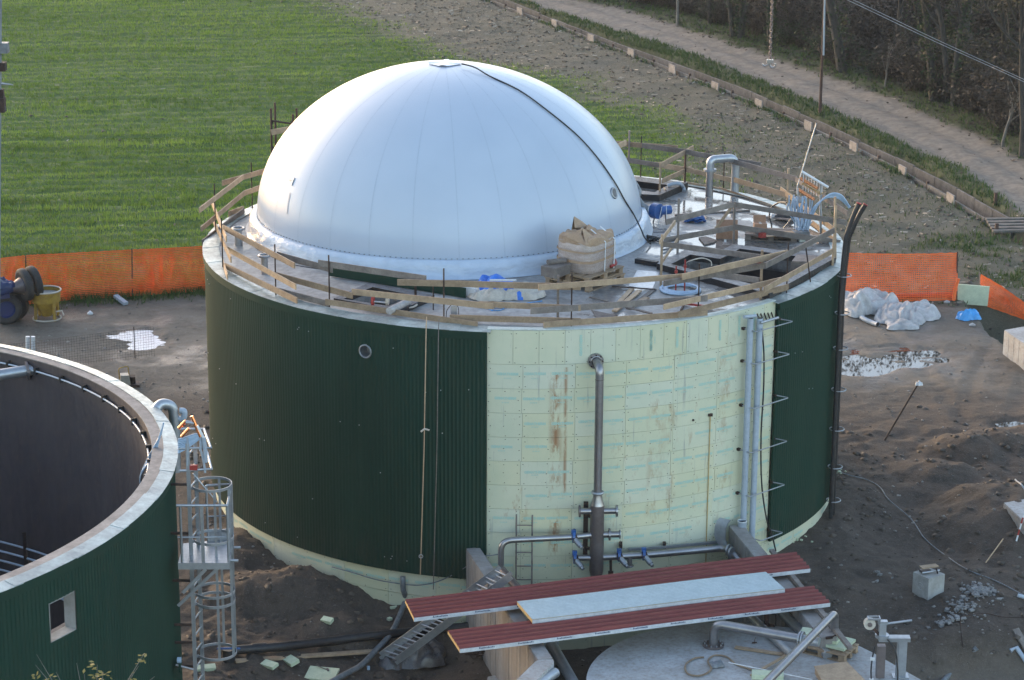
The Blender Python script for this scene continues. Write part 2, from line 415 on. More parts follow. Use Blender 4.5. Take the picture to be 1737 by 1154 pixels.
# ------------------------------------------------------------------ terrain
GZ = -.35
rng = np.random.RandomState(3)
LAT = rng.rand(256, 256)
def vnoise(x, y):
    xi = np.floor(x).astype(int); yi = np.floor(y).astype(int); fx = x-xi; fy = y-yi
    fx = fx*fx*(3-2*fx); fy = fy*fy*(3-2*fy)
    g = lambda a, b: LAT[a % 256, b % 256]
    return (g(xi, yi)*(1-fx)+g(xi+1, yi)*fx)*(1-fy)+(g(xi, yi+1)*(1-fx)+g(xi+1, yi+1)*fx)*fy
def fbm(x, y, s, o=4, k=.5):
    r = 0; a = 1; n = 0
    for i in range(o):
        r = r+a*(vnoise(x*s+17.3*i, y*s+9.1*i)-.5); n += a; a *= k; s *= 2.07
    return r/n*2
def sst(a, b, x): t = np.clip((x-a)/(b-a), 0, 1); return t*t*(3-2*t)
def bumpf(X, Y, cx, cy, rx, ry, p=1.0): return np.clip(1-((X-cx)/rx)**2-((Y-cy)/ry)**2, 0, 1)**p
def linex(pts):      # x of a world polyline as a function of y
    ys = np.array([p.y for p in pts]); xs = np.array([p.x for p in pts]); o = np.argsort(ys)
    return lambda y: np.interp(y, ys[o], xs[o])
def pxline(lst, z=-.4): return [P(a, b, z) for a, b in lst]
def ext(l):          # carry a polyline on at both ends
    a, b = l[0], l[1]; c, d = l[-2], l[-1]
    return [a+(a-b).normalized()*60]+l+[d+(d-c).normalized()*14]
DN = ext(pxline([(830, 2), (885, 24), (944, 45), (1006, 70), (1074, 95), (1144, 122), (1196, 143), (1289, 180), (1369, 216), (1449, 252), (1533, 294), (1614, 341), (1671, 375)]))
DF = ext(pxline([(855, 0), (960, 42), (1075, 84), (1180, 121), (1276, 158), (1385, 206), (1459, 241), (1551, 284), (1624, 321), (1718, 374)]))
RN = ext(pxline([(868, 0), (980, 36), (1080, 68), (1180, 99), (1276, 137), (1385, 183), (1459, 214), (1533, 252), (1629, 294), (1721, 358)]))
RF = ext(pxline([(960, 0), (1060, 22), (1157, 52), (1307, 102), (1421, 143), (1491, 167), (1571, 200), (1664, 240), (1737, 283)]))
WF = ext(pxline([(1010, 0), (1120, 22), (1200, 40), (1320, 78), (1430, 120), (1500, 147), (1580, 178), (1680, 222), (1737, 252)]))
dn, df, rn, rf, wf = map(linex, (DN, DF, RN, RF, WF))
CB = linex([Vector((-24, 110, 0)), Vector((-11.5, 68, 0)), Vector((-6.5, 59, 0)), Vector((-3, 51.6, 0)), Vector((1.2, 47, 0)), Vector((3.2, 42, 0)), Vector((5.8, 38, 0)), Vector((5.6, 31, 0)), Vector((4.5, 24, 0)), Vector((3, 16, 0))])
def fence_y(X): return np.where(X < 0, 13.3+(X+14.3)*.335+.25, 14.6)
WALL_A = (Vector((-.9, -6.7, 0)), Vector((1.5, -11.05, 0)), Vector((-.3, -13.1, 0)))
WALL_B = (Vector((4.28, -5.1, 0)), Vector((5.65, -12.2, 0)))
def height(X, Y):
    h = np.full(X.shape, GZ)+.05*fbm(X, Y, .35, 3)+.02*fbm(X, Y, 2.3, 3)
    r = np.hypot(X, Y); right = sst(4.8, 6.5, X)
    left = sst(.5, -1.2, X)
    # dug-out ground in front of the tank, to the left of the concrete wall
    d = sst(-1.8, -7.2, Y)*left
    h = h-d*(.22+.75*sst(-5.6, -1.2, X)*sst(-5, -8.2, Y))
    # heaps of soil against the tank at the left front
    h += .42*bumpf(X, Y, -4.6, -6.2, 1.7, 1.0)*left+.22*bumpf(X, Y, -5.9, -4.3, 1.0, 1.3)+.30*bumpf(X, Y, -3.2, -7.4, 1.3, .8)
    clod = sst(-1, -4, Y)*sst(-7.4, -6.2, X)*left
    h += clod*(.12*fbm(X, Y, 1.4, 4)+.07*fbm(X, Y, 5, 3))
    # the shaft between the walls
    inner = (X > -.95+(-(Y+6.7))*.265)*(X < 4.3+(-(Y+5.1))*.19)*(Y < -3)*((Y > -9.6)+(X < 1.9) > 0)
    h = np.where(inner > 0, -1.5+.06*fbm(X, Y, 2, 3), h)
    pit = sst(-1.9, -.7, X)*sst(-6.7, -7.6, Y)*(1-(inner > 0))*(X < 2.0)
    h = h*(1-pit)+pit*(-1.05+.07*fbm(X, Y, 2, 3))
    low = sst(-8.4, -9.6, Y-.12*(X-5.5)+.25*fbm(X, Y, 1.1, 3))*sst(1.6, 2.2, X)
    h = h*(1-low)+low*(-1.15+.06*fbm(X, Y, 1.5, 3))
    # trodden, rutted and heaped ground on the right
    rg = sst(4.6, 6.2, X)*(1-low)
    h += rg*(.10*fbm(X, Y, .8, 4)+.055*fbm(X, Y, 3.1, 3))*sst(5.5, 2.5, Y)
    h += rg*.03*fbm(X, Y, 1.8, 4)
    h += .48*bumpf(X, Y, 11.0, -2.3, 2.6, 2.2, .8)*(1+.18*fbm(X, Y, 1.4, 3))
    h += .28*bumpf(X, Y, 10.3, 2.1, 1.3, 1.0)+.20*bumpf(X, Y, 9.1, .6, 1.0, .8)+.22*bumpf(X, Y, 11.8, 2.6, 1.2, 1.4)
    for k, (x0, x1, x2) in enumerate(((7.6, 9.6, 12.5), (8.9, 10.7, 13.9), (10.9, 9.3, 8.2), (12.3, 10.6, 9.6))):      # wheel ruts
        u = np.clip((Y+8)/20, -.2, 1.2); xc = x0*(1-u)**2+2*x1*u*(1-u)+x2*u*u+.15*fbm(X*0, Y, .4, 2); dd = np.abs(X-xc)
        h += (-.018*np.exp(-(dd/.17)**2)+.010*np.exp(-((dd-.33)/.12)**2))*(.4+.6*sst(-.5, .3, fbm(X, Y, .35, 2)+.2))*(X > 7)*(Y < 12)*(1-low)+.006*np.sign(np.sin(Y*26+dd*8))*(dd < .15)*(Y < 12)*(X > 7)
    h -= .20*bumpf(X, Y, 8.3, -3.0, 1.6, 2.4)+.12*bumpf(X, Y, 6.8, -7.4, 1.6, 1.0)
    h -= sst(5.6, 4.9, X)*0
    # excavation behind the white block
    e = sst(0, .5, X-(12.15+.12*fbm(X, Y, 1.2, 3)-.20*np.clip(Y-11.9, -3, 0)))*sst(8.8, 10.2, Y)*sst(14.9, 14.2, Y)
    h -= e*1.3
    # puddles: shallow hollows
    for a in PUD: h -= bumpf(X, Y, a[0], a[1], a[2], a[3], .35)*(a[4]+.07*fbm(X*.45, Y*1.5, 1.8, 4))
    # low grassy ridge below the left fence
    fy = fence_y(X); h += .16*np.exp(-((Y-fy+.5)/.4)**2)*(X < -2)*(1+.5*fbm(X, Y, 1.5, 3))
    f = sst(0, 1.2, Y-fy)
    h += f*.05*fbm(X, Y, .9, 3)
    # crop rows
    crop = f*sst(1.2, -1.2, X-CB(Y)+1.2*fbm(X, Y, .35, 3))
    h += crop*.06*np.sin(2*PI*rowc(X, Y))
    # ditch, verges and the woodland bank
    far = sst(18, 24, Y)
    ins = sst(-.15, .1, X-dn(Y))*sst(.15, -.1, X-df(Y)-.1)*far
    h -= ins*.85
    h += far*.12*sst(.1, .5, X-df(Y))
    h += far*.06*np.clip(fbm(X, Y, 1.3, 3), -1, 1)*sst(.1, .4, X-df(Y))*sst(.3, -.3, X-rn(Y))
    rd = sst(-.2, .3, X-rn(Y))*sst(.2, -.3, X-rf(Y))*far
    h -= rd*.07
    wd = (rf(Y)-rn(Y)); u = (X-rn(Y))/np.maximum(wd, .5)
    h -= rd*.09*(np.exp(-((u-.28)/.07)**2)+np.exp(-((u-.72)/.09)**2))
    h -= far*.9*sst(.6, 3.2, X-wf(Y))*sst(9, 6, X-wf(Y))
    return h
def rowc(X, Y): return (Y-.172*X)/.92+.25*fbm(X, Y, .12, 2)
PUD = [(-10.4, 10.9, .95, .60, .07), (-9.85, 10.1, .70, .75, .07), (9.6, 9.3, 1.35, 1.0, .07), (8.4, 8.5, 1.1, .9, .06), (12.4, 3.6, 1.5, .8, .05)]
def hz(x, y): return float(height(np.array([float(x)]), np.array([float(y)]))[0])

def zones(X, Y):
    f = sst(0, .5, Y-fence_y(X)+.9)
    n = fbm(X, Y, .35, 4); n2 = fbm(X, Y, 1.6, 4)
    crop = f*sst(2.6, -2.8, X-CB(Y)+2.2*n+1.2*n2)
    crop = np.maximum(crop, f*.9*bumpf(X, Y, 4.4, 36.5, 2.0, 6.5, .5)*sst(-.6, .2, n2+.3))
    crop = np.maximum(crop, f*.7*bumpf(X, Y, 5.2, 25, 2.2, 5.5, .5)*sst(-.2, .5, n2+.1))
    far = sst(18, 24, Y)
    verge = far*(sst(0, .25, X-df(Y))*sst(.25, -.25, X-rn(Y)+.35*n2)+sst(-.2, .3, X-rf(Y)+.4*n2)*sst(1.2, .2, X-wf(Y)+.5*n))
    verge = np.maximum(verge, far*.85*sst(-.75, -.15, X-dn(Y)+.3*n2)*sst(0, -.1, X-dn(Y))*sst(-.25, .25, n+.15*n2))
    ridge = np.exp(-((Y-fence_y(X)+.45)/.42)**2)*(X < -4)*sst(-14.2, -12.2, X)*sst(-.7, .1, n2+.35)
    tuft = bumpf(X, Y, 13.6, 20.5, 2.4, 1.8)*sst(-.3, .2, n2)+bumpf(X, Y, 14.2, 17.2, 1.6, 1.6)*sst(-.3, .2, n2+.1)
    verge = np.clip(np.maximum(np.maximum(verge, ridge), tuft), 0, 1)
    road = sst(-.2, .25, X-rn(Y)+.2*n2)*sst(.25, -.2, X-rf(Y)+.3*n2)*far
    wood = sst(0, 1.0, X-wf(Y))*far
    stub = f*(1-crop)*(1-verge)*(1-road)*(1-wood)
    return crop, verge, road, wood, stub

def grid_mesh(name, x0, x1, y0, y1, st, mat, kind='structure'):
    xs = np.arange(x0, x1+st/2, st); ys = np.arange(y0, y1+st/2, st)
    X, Y = np.meshgrid(xs, ys); Z = height(X, Y)
    nx, ny = len(xs), len(ys)
    v = np.stack([X, Y, Z], -1).reshape(-1, 3)
    i = np.arange(nx*ny).reshape(ny, nx)
    f = np.stack([i[:-1, :-1], i[:-1, 1:], i[1:, 1:], i[1:, :-1]], -1).reshape(-1, 4)
    me = bpy.data.meshes.new(name)
    me.vertices.add(len(v)); me.vertices.foreach_set('co', v.ravel())
    me.loops.add(f.size); me.loops.foreach_set('vertex_index', f.ravel())
    me.polygons.add(len(f)); me.polygons.foreach_set('loop_start', np.arange(0, f.size, 4)); me.polygons.foreach_set('loop_total', np.full(len(f), 4))
    me.update(calc_edges=True); me.polygons.foreach_set('use_smooth', np.ones(len(f), bool))
    c, vg, rd, wd, sb = zones(X, Y)
    grav = sst(4.5, 8, Y+.8*fbm(X, Y, .5, 3))
    grav = np.maximum(grav*sst(-.8, .3, fbm(X, Y, .4, 4)+.35), 0)
    lowg = sst(-8.4, -9.8, Y-.12*(X-5.5))*sst(5.5, 7, X)
    for nm, val in (('crop', c), ('verge', vg), ('road', rd), ('wood', wd), ('stub', sb), ('grav', np.maximum(grav, lowg*.8)*(1-np.clip(c+vg+rd+wd+sb, 0, 1)))):
        a = me.attributes.new(nm, 'FLOAT', 'POINT'); a.data.foreach_set('value', np.clip(val, 0, 1).ravel().astype(np.float32))
    me.materials.append(mat)
    o = bpy.data.objects.new(name, me); COL.objects.link(o); o['kind'] = kind; return o
def groundmat():
    m, t, b = nt('ground')
    def at(n): a = nd(t, 'ShaderNodeAttribute', attribute_name=n); return a.outputs['Fac']
    f1, r1 = noise_fac(t, .9, 6, .65, 'World', lo=.38, hi=.62); f2, r2 = noise_fac(t, 7, 6, .7, 'World', lo=.35, hi=.65); f3, r3 = noise_fac(t, 34, 3, .6, 'World', lo=.55, hi=.72)
    soil = mixc(t, f1, (.072, .055, .043), (.043, .034, .027)); soil = mixc(t, math_(t, 'MULTIPLY', f2, .5), soil, (.105, .082, .065))
    grav = mixc(t, f1, (.155, .132, .104), (.098, .082, .064)); grav = mixc(t, math_(t, 'MULTIPLY', f2, .5), grav, (.205, .18, .15))
    c = mixc(t, at('grav'), soil, grav)
    c = mixc(t, math_(t, 'MULTIPLY', f3, .35), c, (.21, .195, .18))
    stub = mixc(t, f1, (.098, .092, .070), (.068, .068, .048)); stub = mixc(t, math_(t, 'MULTIPLY', f3, .6), stub, (.20, .175, .14))
    c = mixc(t, at('stub'), c, stub)
    cropc = mixc(t, f2, (.060, .100, .022), (.085, .135, .030)); c = mixc(t, at('crop'), c, cropc)
    vc = mixc(t, f2, (.050, .058, .026), (.072, .085, .038)); c = mixc(t, at('verge'), c, vc)
    rs, _ = noise_fac(t, 3, 5, .6, 'World'); rc = mixc(t, rs, (.235, .208, .178), (.155, .138, .118)); c = mixc(t, at('road'), c, rc)
    wc = mixc(t, f2, (.034, .028, .024), (.060, .048, .040)); c = mixc(t, at('wood'), c, wc)
    t.links.new(c, b.inputs['Base Color'])
    w, _ = noise_fac(t, .55, 4, .6, 'World', lo=.46, hi=.6)
    # damp ground is darker and a little glossy
    c = mixc(t, math_(t, 'MULTIPLY', math_(t, 'MULTIPLY', w, at('grav')), .38), c, (.055, .046, .040))
    t.links.new(c, b.inputs['Base Color'])
    rg = nd(t, 'ShaderNodeMapRange'); rg.inputs['To Min'].default_value = .92; rg.inputs['To Max'].default_value = .36
    t.links.new(math_(t, 'MULTIPLY', w, at('grav')), rg.inputs['Value']); t.links.new(rg.outputs[0], b.inputs['Roughness'])
    b.inputs['Specular IOR Level'].default_value = .35
    hh = math_(t, 'ADD', r2, math_(t, 'MULTIPLY', r3, .5)); bump(t, b, hh, .55, .06); return m
M['ground'] = groundmat()
grid_mesh('ground', -21, 21, -19, 16.5, .08, M['ground'])
grid_mesh('field', -45, 43, 16.5, 150, .25, M['ground'])
fg = MB(); fg.quad((-400, -300, -1.9), (400, -300, -1.9), (400, 600, -1.9), (-400, 600, -1.9)); tag(fg.build('distant_ground', M['clod']), kind='structure')

# scattered blades, straw, stones: numpy batches, one mesh each
def batch(name, mat, kind, make, pts, parent=None):
    V, F = make(pts)
    me = bpy.data.meshes.new(name); n = F.shape[1]
    me.vertices.add(len(V)); me.vertices.foreach_set('co', V.ravel())
    me.loops.add(F.size); me.loops.foreach_set('vertex_index', F.ravel().astype(np.int32))
    me.polygons.add(len(F)); me.polygons.foreach_set('loop_start', np.arange(0, F.size, n)); me.polygons.foreach_set('loop_total', np.full(len(F), n))
    me.update(calc_edges=True); me.materials.append(mat)
    o = bpy.data.objects.new(name, me); COL.objects.link(o)
    if kind: o['kind'] = kind
    if parent: o.parent = parent
    return o
def blades(hmin, hmax, w, lean=.4, k=3):
    def mk(p):
        n = len(p)*k; q = np.repeat(p, k, 0)+np.c_[rng.normal(0, w*1.6, n), rng.normal(0, w*1.6, n), np.zeros(n)]
        a = rng.rand(n)*2*PI; hh = hmin+(hmax-hmin)*rng.rand(n)*(1 if hmax > .17 or hmax < .14 else np.clip(.7+1.3*fbm(q[:, 0]*.05, q[:, 1]-.172*q[:, 0], 1.15, 2), .15, 1.6)); l = lean*hh*rng.rand(n); b = rng.rand(n)*2*PI; ww = w*(.5+rng.rand(n))
        dx, dy = np.cos(a)*ww/2, np.sin(a)*ww/2; z0 = np.full(n, -.02)
        v = np.stack([q+np.c_[-dx, -dy, z0], q+np.c_[dx, dy, z0], q+np.c_[np.cos(b)*l, np.sin(b)*l, hh]], 1).reshape(-1, 3)
        return v, np.arange(n*3).reshape(-1, 3)
    return mk
def chips(smin, smax, asp=5, up=.25):
    def mk(p):
        n = len(p); a = rng.rand(n)*2*PI; L = smin+(smax-smin)*rng.rand(n)**3; ux, uy = np.cos(a)*L/2, np.sin(a)*L/2; wx, wy = -uy/asp, ux/asp
        t = (rng.rand(n)-.3)*L*up; z = .015
        v = np.stack([p+np.c_[-ux-wx, -uy-wy, z-t*0], p+np.c_[ux-wx, uy-wy, z+np.abs(t)], p+np.c_[ux+wx, uy+wy, z+np.abs(t)+L/asp*.5], p+np.c_[-ux+wx, -uy+wy, z+L/asp*.5]], 1).reshape(-1, 3)
        return v, np.arange(n*4).reshape(-1, 4)
    return mk
OCT = np.array([(1, 0, 0), (0, 1, 0), (-1, 0, 0), (0, -1, 0), (0, 0, 1), (.7, .7, .6), (-.7, .6, .55), (.1, -.8, .65)], float)
def lumps(smin, smax):
    F0 = np.array([(0, 1, 5), (1, 2, 6), (2, 3, 7), (3, 0, 7), (0, 5, 4), (5, 1, 4), (1, 6, 4), (6, 2, 4), (2, 7, 4), (7, 0, 4)])
    def mk(p):
        n = len(p); s = smin+(smax-smin)*rng.rand(n)**3; a = rng.rand(n)*2*PI
        b = OCT[None]*s[:, None, None]*(.7+.6*rng.rand(n, 8, 1)); b[:, :, 2] *= .65
        c, d = np.cos(a)[:, None], np.sin(a)[:, None]
        x = b[:, :, 0]*c-b[:, :, 1]*d; y = b[:, :, 0]*d+b[:, :, 1]*c
        v = p[:, None]+np.stack([x, y, b[:, :, 2]], -1)
        return v.reshape(-1, 3), (F0[None]+8*np.arange(n)[:, None, None]).reshape(-1, 3)
    return mk
def scatter(n, x0, x1, y0, y1, dens, ofs=0):
    X = x0+(x1-x0)*rng.rand(n); Y = y0+(y1-y0)*rng.rand(n)
    k = rng.rand(n) < dens(X, Y); X, Y = X[k], Y[k]
    # keep what the camera can see, with a margin
    D = Y+50.66; k = (np.abs(X) < D*.31+2); X, Y = X[k], Y[k]
    return np.c_[X, Y, height(X, Y)+ofs]
z0 = lambda X, Y: zones(X, Y)[0]*(.12+.88*sst(-.75, .1, np.sin(2*PI*rowc(X, Y))+.5*fbm(X, Y, .8, 3)))
cp1 = scatter(290000, -39, 8, 13, 76, lambda X, Y: z0(X, Y)*np.where(Y < 36, 1, .55))
batch('crop_grass', M['crop'], 'stuff', blades(.05, .145, .028, .5, 4), cp1)
vg1 = scatter(150000, -16, 20, 12, 76, lambda X, Y: zones(X, Y)[1]*np.where(X > rn(Y)+.5, .25, .8))
batch('verge_grass', M['grass'], 'stuff', blades(.06, .20, .035, .8, 4), vg1)
st1 = scatter(60000, -20, 17, 14, 78, lambda X, Y: zones(X, Y)[4]*.9+.04*zones(X, Y)[0])
batch('stubble', M['straw'], 'stuff', chips(.02, .26, 5), st1[:9000])
batch('clods', M['clod'], 'stuff', lumps(.02, .09), st1[9000:21000])
sg = scatter(60000, -18, 18, 13.5, 40, lambda X, Y: zones(X, Y)[4]*.22)
batch('sparse_grass', M['grass'], 'stuff', blades(.04, .12, .03, .8, 2), sg)
ps = scatter(13000, -18, 18, -16, 14, lambda X, Y: (np.hypot(X, Y) > 6.9)*(.35+.65*(fbm(X, Y, .5, 3) > .05))*(np.hypot(X+13.26, Y+14.5) > 7.8))
batch('pebbles', M['stone'], 'stuff', lumps(.008, .05), ps)
cl = scatter(11000, -9, 16, -15, 8, lambda X, Y: (np.hypot(X, Y) > 6.9)*sst(6, 2, Y)*(.3+.7*(fbm(X, Y, .8, 3) > 0))*(np.hypot(X+13.26, Y+14.5) > 7.8), .0)
batch('soil_clods', M['clod'], 'stuff', lumps(.015, .10), cl)
rg_ = scatter(60000, -15, -6, 11.5, 16.5, lambda X, Y: np.exp(-((Y-fence_y(X)+.50)/.30)**2)*sst(-14.4, -11.5, X)*sst(-.5, .1, fbm(X, Y, 1.1, 3)+.2))
batch('ridge_grass', M['grass'], 'stuff', blades(.08, .24, .03, .9, 3), rg_)
lv = scatter(26000, 2, 30, 20, 78, lambda X, Y: sst(-.6, .4, X-rf(Y))*sst(8, 4, X-wf(Y))+.05*zones(X, Y)[2])
batch('fallen_leaves', M['leaf_brown'], 'stuff', chips(.06, .16, 1.4, .3), lv)

# standing water, each sheet inside its hollow
def puddle(poly, z, nm='puddle'):
    o = MB().prism(poly, z-.01, z).build(nm, M['water']); o['kind'] = 'structure'
def blob(cx, cy, rx, ry, n=28, rough=.25, seed=0):
    return [(cx+rx*(1+rough*(mnoise.noise(Vector((math.cos(a)*1.7, math.sin(a)*1.7, seed)))*2))*math.cos(a), cy+ry*(1+rough*(mnoise.noise(Vector((math.cos(a)*1.7, math.sin(a)*1.7, seed+9)))*2))*math.sin(a)) for a in [2*PI*i/n for i in range(n)]]
def lvl(x, y, r=1): return min(hz(x+a, y+b) for a in (-.5, -.2, 0, .2, .5) for b in (-.5, -.2, 0, .2, .5))
def wlevel(q, k):      # a level that floods the share k of the hollow
    g = np.linspace(-.8, .8, 25); A, B_ = np.meshgrid(q[0]+g*q[2], q[1]+g*q[3]); return float(np.quantile(height(A, B_), k))
M['puddle_sky'] = pm('puddle_painted_sky', (.78, .79, .81), (.66, .66, .67), 3, .25, rnd=0)  # left puddle: its bright sky reflection is put into a pale base colour
o = MB().prism(blob(-10.1, 10.5, 1.75, 1.5, seed=2), -.5, (wlevel(PUD[0], .62)+wlevel(PUD[1], .62))/2).build('pale_puddle', M['puddle_sky']); o['kind'] = 'structure'
puddle(blob(9.2, 8.9, 2.6, 1.7, seed=5), (wlevel(PUD[2], .78)+wlevel(PUD[3], .74))/2)
puddle(blob(12.4, 3.6, 1.6, .9, seed=8), wlevel(PUD[4], .35))
# ------------------------------------------------------------------ digester tank
D2 = math.pi/180
def pol(r, a, z, c=(0, 0)): return Vector((c[0]+r*math.cos(a), c[1]+r*math.sin(a), z))
def arc_sheet(r, a0, a1, z0, z1, pitch=.078, amp=.0052, c=(0, 0), hole=None, sub=6, th=.05):
    mb = MB(); n = max(2, int(abs(a1-a0)*r/pitch*sub)); rows = [z0, z1]
    if hole: rows = sorted(set([z0, z1]+list(hole[4])))
    col = lambda i: a0+(a1-a0)*i/n
    v = []
    for z in rows:
        for i in range(n+1):
            q = .5+.5*math.sin(2*PI*i/sub); v.append(pol(r+amp*(2*q-1), col(i), z, c))
    f = []
    for k in range(len(rows)-1):
        zc = (rows[k]+rows[k+1])/2
        for i in range(n):
            if hole and hole[5]((col(i)+col(i+1))/2, zc): continue
            q = (k*(n+1)+i, k*(n+1)+i+1, (k+1)*(n+1)+i+1, (k+1)*(n+1)+i)
            f.append(q if a1 > a0 else tuple(reversed(q)))
    mb.add(v, f, 0, True)
    for a in (a0, a1): mb.quad(pol(r-th, a, z0, c), pol(r, a, z0, c), pol(r, a, z1, c), pol(r-th, a, z1, c))
    m2 = int(n/sub)+1
    for z in (z0, z1):
        vv = []; ff = []
        for i in range(m2+1):
            a = a0+(a1-a0)*i/m2; vv += [pol(r-th, a, z, c), pol(r+amp*.5, a, z, c)]
        for i in range(m2): ff.append((2*i, 2*i+1, 2*i+3, 2*i+2))
        mb.add(vv, ff)
    return mb
def arc_block(r0, r1, a0, a1, z0, z1, c=(0, 0), step=.15, m=0, slope=0, sm=False):
    mb = MB(); n = max(1, int(abs(a1-a0)*r1/step)); v = []; f = []
    for i in range(n+1):
        a = a0+(a1-a0)*i/n
        v += [pol(r0, a, z0, c), pol(r1, a, z0-slope, c), pol(r1, a, z1-slope, c), pol(r0, a, z1, c)]
    for i in range(n):
        for k in range(4): f.append((4*i+k, 4*i+(k+1) % 4, 4*i+4+(k+1) % 4, 4*i+4+k))
    f += [(3, 2, 1, 0), (4*n, 4*n+1, 4*n+2, 4*n+3)]
    return mb.add(v, f, m, sm)
TA0, TA1 = -95.9*D2, -42.8*D2
ZT = 5.04
tank = Thing('digester_tank', 'round digester tank with dark green ribbed cladding, bare cream insulation boards and a concrete roof', 'tank', (0, 0, 0))
# round hole in the cladding
hc = PC(620, 596, 6.8); ha = math.atan2(hc.y, hc.x); hr = .13
rows = [0, hc.z-hr*1.1]+[hc.z+hr*1.1*(k/5-1) for k in range(1, 11)]+[4.95]
hole = (0, 0, 0, 0, rows, lambda a, z: math.hypot((((a-ha+PI) % (2*PI))-PI)*6.8, z-hc.z) < hr)
tank.part('cladding', arc_sheet(6.80, TA0, -215*D2, 0, 4.95, hole=hole), M['green'])
tank.part('cladding', arc_sheet(6.80, TA1, 145*D2, 0, 4.95), M['green'])
for a0, a1 in ((TA0, -215*D2), (TA1, 145*D2)):
    tank.part('drip_strip', arc_block(6.60, 6.835, a0, a1, 4.86, 5.02, step=.2), M['green'])
sc_ = MB(); rs_ = random.Random(6)      # pale screw heads dotted over the sheets
for k in range(44):
    a_ = rs_.uniform(-172*D2, TA0-.01) if k < 32 else rs_.uniform(TA1+.01, -4*D2); z_ = rs_.choice((.25, 1.1, 2.0, 2.9, 3.8, 4.6))+rs_.uniform(-.06, .06); sc_.box(pol(6.808, a_, z_), (.012, .016, .016), a_)
tank.part('screw_heads', sc_, M['galv'])['kind'] = 'stuff'
hb = MB(); d = Vector((math.cos(ha), math.sin(ha), 0))
hb.ring(hc+d*.012, d, .125, .016, 24, 6)
hb.tube([hc+d*.01, hc-d*.30], .12, 24, 0, False)
hs = tank.part('pipe_sleeve', hb, M['galv']); tank.part('dark_bore', MB().disc(hc-d*.29, d, .125, .01, 24), M['bitumen'], hs)
tank.part('concrete_wall', arc_block(6.25, 6.55, 0, 2*PI, -1.7, 4.80, step=.35), M['concrete'])

# insulation boards, each one a piece; printed lettering and fixings lie on each board
def text_mesh(body, size, bold=.006):
    cu = bpy.data.curves.new('lettering', 'FONT'); cu.body = body; cu.size = size; cu.align_x = 'CENTER'; cu.align_y = 'CENTER'; cu.offset = bold; cu.resolution_u = 2
    o = bpy.data.objects.new('lettering', cu); COL.objects.link(o)
    dg = bpy.context.evaluated_depsgraph_get(); me = o.evaluated_get(dg).to_mesh()
    v = [Vector(p.co) for p in me.vertices]; f = [tuple(p.vertices) for p in me.polygons]
    o.evaluated_get(dg).to_mesh_clear(); bpy.data.objects.remove(o); bpy.data.curves.remove(cu)
    return v, f
TXT = text_mesh('GEMATHERM', .070, .004); TX2 = text_mesh('40 300 SF', .035, .001)
RB = 6.72
def board(a0, a1, z0, z1, vertical=False, r=RB, prints=True, parent=tank, name='insulation_board'):
    g = .003; mb = arc_block(r-.09, r, a0+g/r, a1-g/r, z0+g, z1-g, step=.25)
    # slightly uneven seating
    dr = U(-.004, .004)
    for p in mb.v: k = dr/r; p.x *= 1+k; p.y *= 1+k
    def put(vf, ac, zc, rot, m):
        v, f = vf; out = []
        for p in v:
            x, y = (p.x, p.y) if not rot else (-p.y, p.x)
            out.append(pol(r+dr+.0025, ac+x/r, zc+y))
        mb.add(out, f, m)
    if prints:
        if vertical:
            am = (a0+a1)/2+U(-.01, .01)
            ph = U(-.25, .1)
            for k in (0, 1):
                zc = z0+.18+ph+k*.42
                if z0+.27 < zc < z1-.27 or (z0 < zc-.02 and zc < z1+.02 and False): put(TXT, am, zc, True, 1); put(TX2, am+.075/r, zc, True, 1)
            if ph < -.08: put(TXT, am, z0+.36, True, 1)
        else:
            W = (a1-a0)*r; k = int(W/.46)
            for i in range(k):
                if random.random() < .12: continue
                am = a0+(i+.5+U(-.08, .08))*(W/max(k, 1))/r
                put(TXT, am, z1-.20+U(-.02, .02), False, 1); put(TX2, am, z1-.275, False, 1)
    nW = max(1, round((a1-a0)*r/.95))
    for aa in [a0+.05/r, a1-.05/r]+([(a0+a1)/2] if not vertical and random.random() < .7 else []):
        for zz in ((z0+.05, z1-.05, (z0+z1)/2) if random.random() < .75 else (z0+.06, z1-.07)):
            if z1-z0 < .25 and zz == (z0+z1)/2: continue
            a, z = aa+U(-.02, .02)/r, zz+U(-.02, .02); q = .012
            t = U(-.8, .8); cx, cy = math.cos(t)*q*1.4, math.sin(t)*q*1.4; ex, ey = -cy*.45, cx*.45
            mb.add([pol(r+dr+.004, a+x/r, z+y) for x, y in ((cx, cy), (ex, ey), (-cx, -cy), (-ex, -ey))], [(0, 1, 2, 3)], 2)
    return parent.part(name, mb, [M['board'], M['print'], M['fixing']])
arcL = (TA1-TA0)*RB
tank.part('board_backing', arc_block(RB-.10, RB-.012, TA0, TA1, -1.7, 5.0, step=.2), M['joint'])
zr = [5.03, 4.36]+[4.36-.4845*k for k in range(1, 10)]
a = TA0
while a < TA1-.01:
    b = min(a+.49/RB, TA1); b = TA1 if TA1-b < .12/RB else b
    board(a, b, zr[1], zr[0], True); a = b
for k in range(1, 10):
    a = TA0; first = True
    w0 = (.68 if k == 1 else .66+U(-.02, .02))
    while a < TA1-.01:
        w = w0 if first else 1.0+U(-.004, .004); first = False
        b = min(a+w/RB, TA1); b = TA1 if TA1-b < .15/RB else b
        board(a, b, zr[k+1], zr[k]); a = b
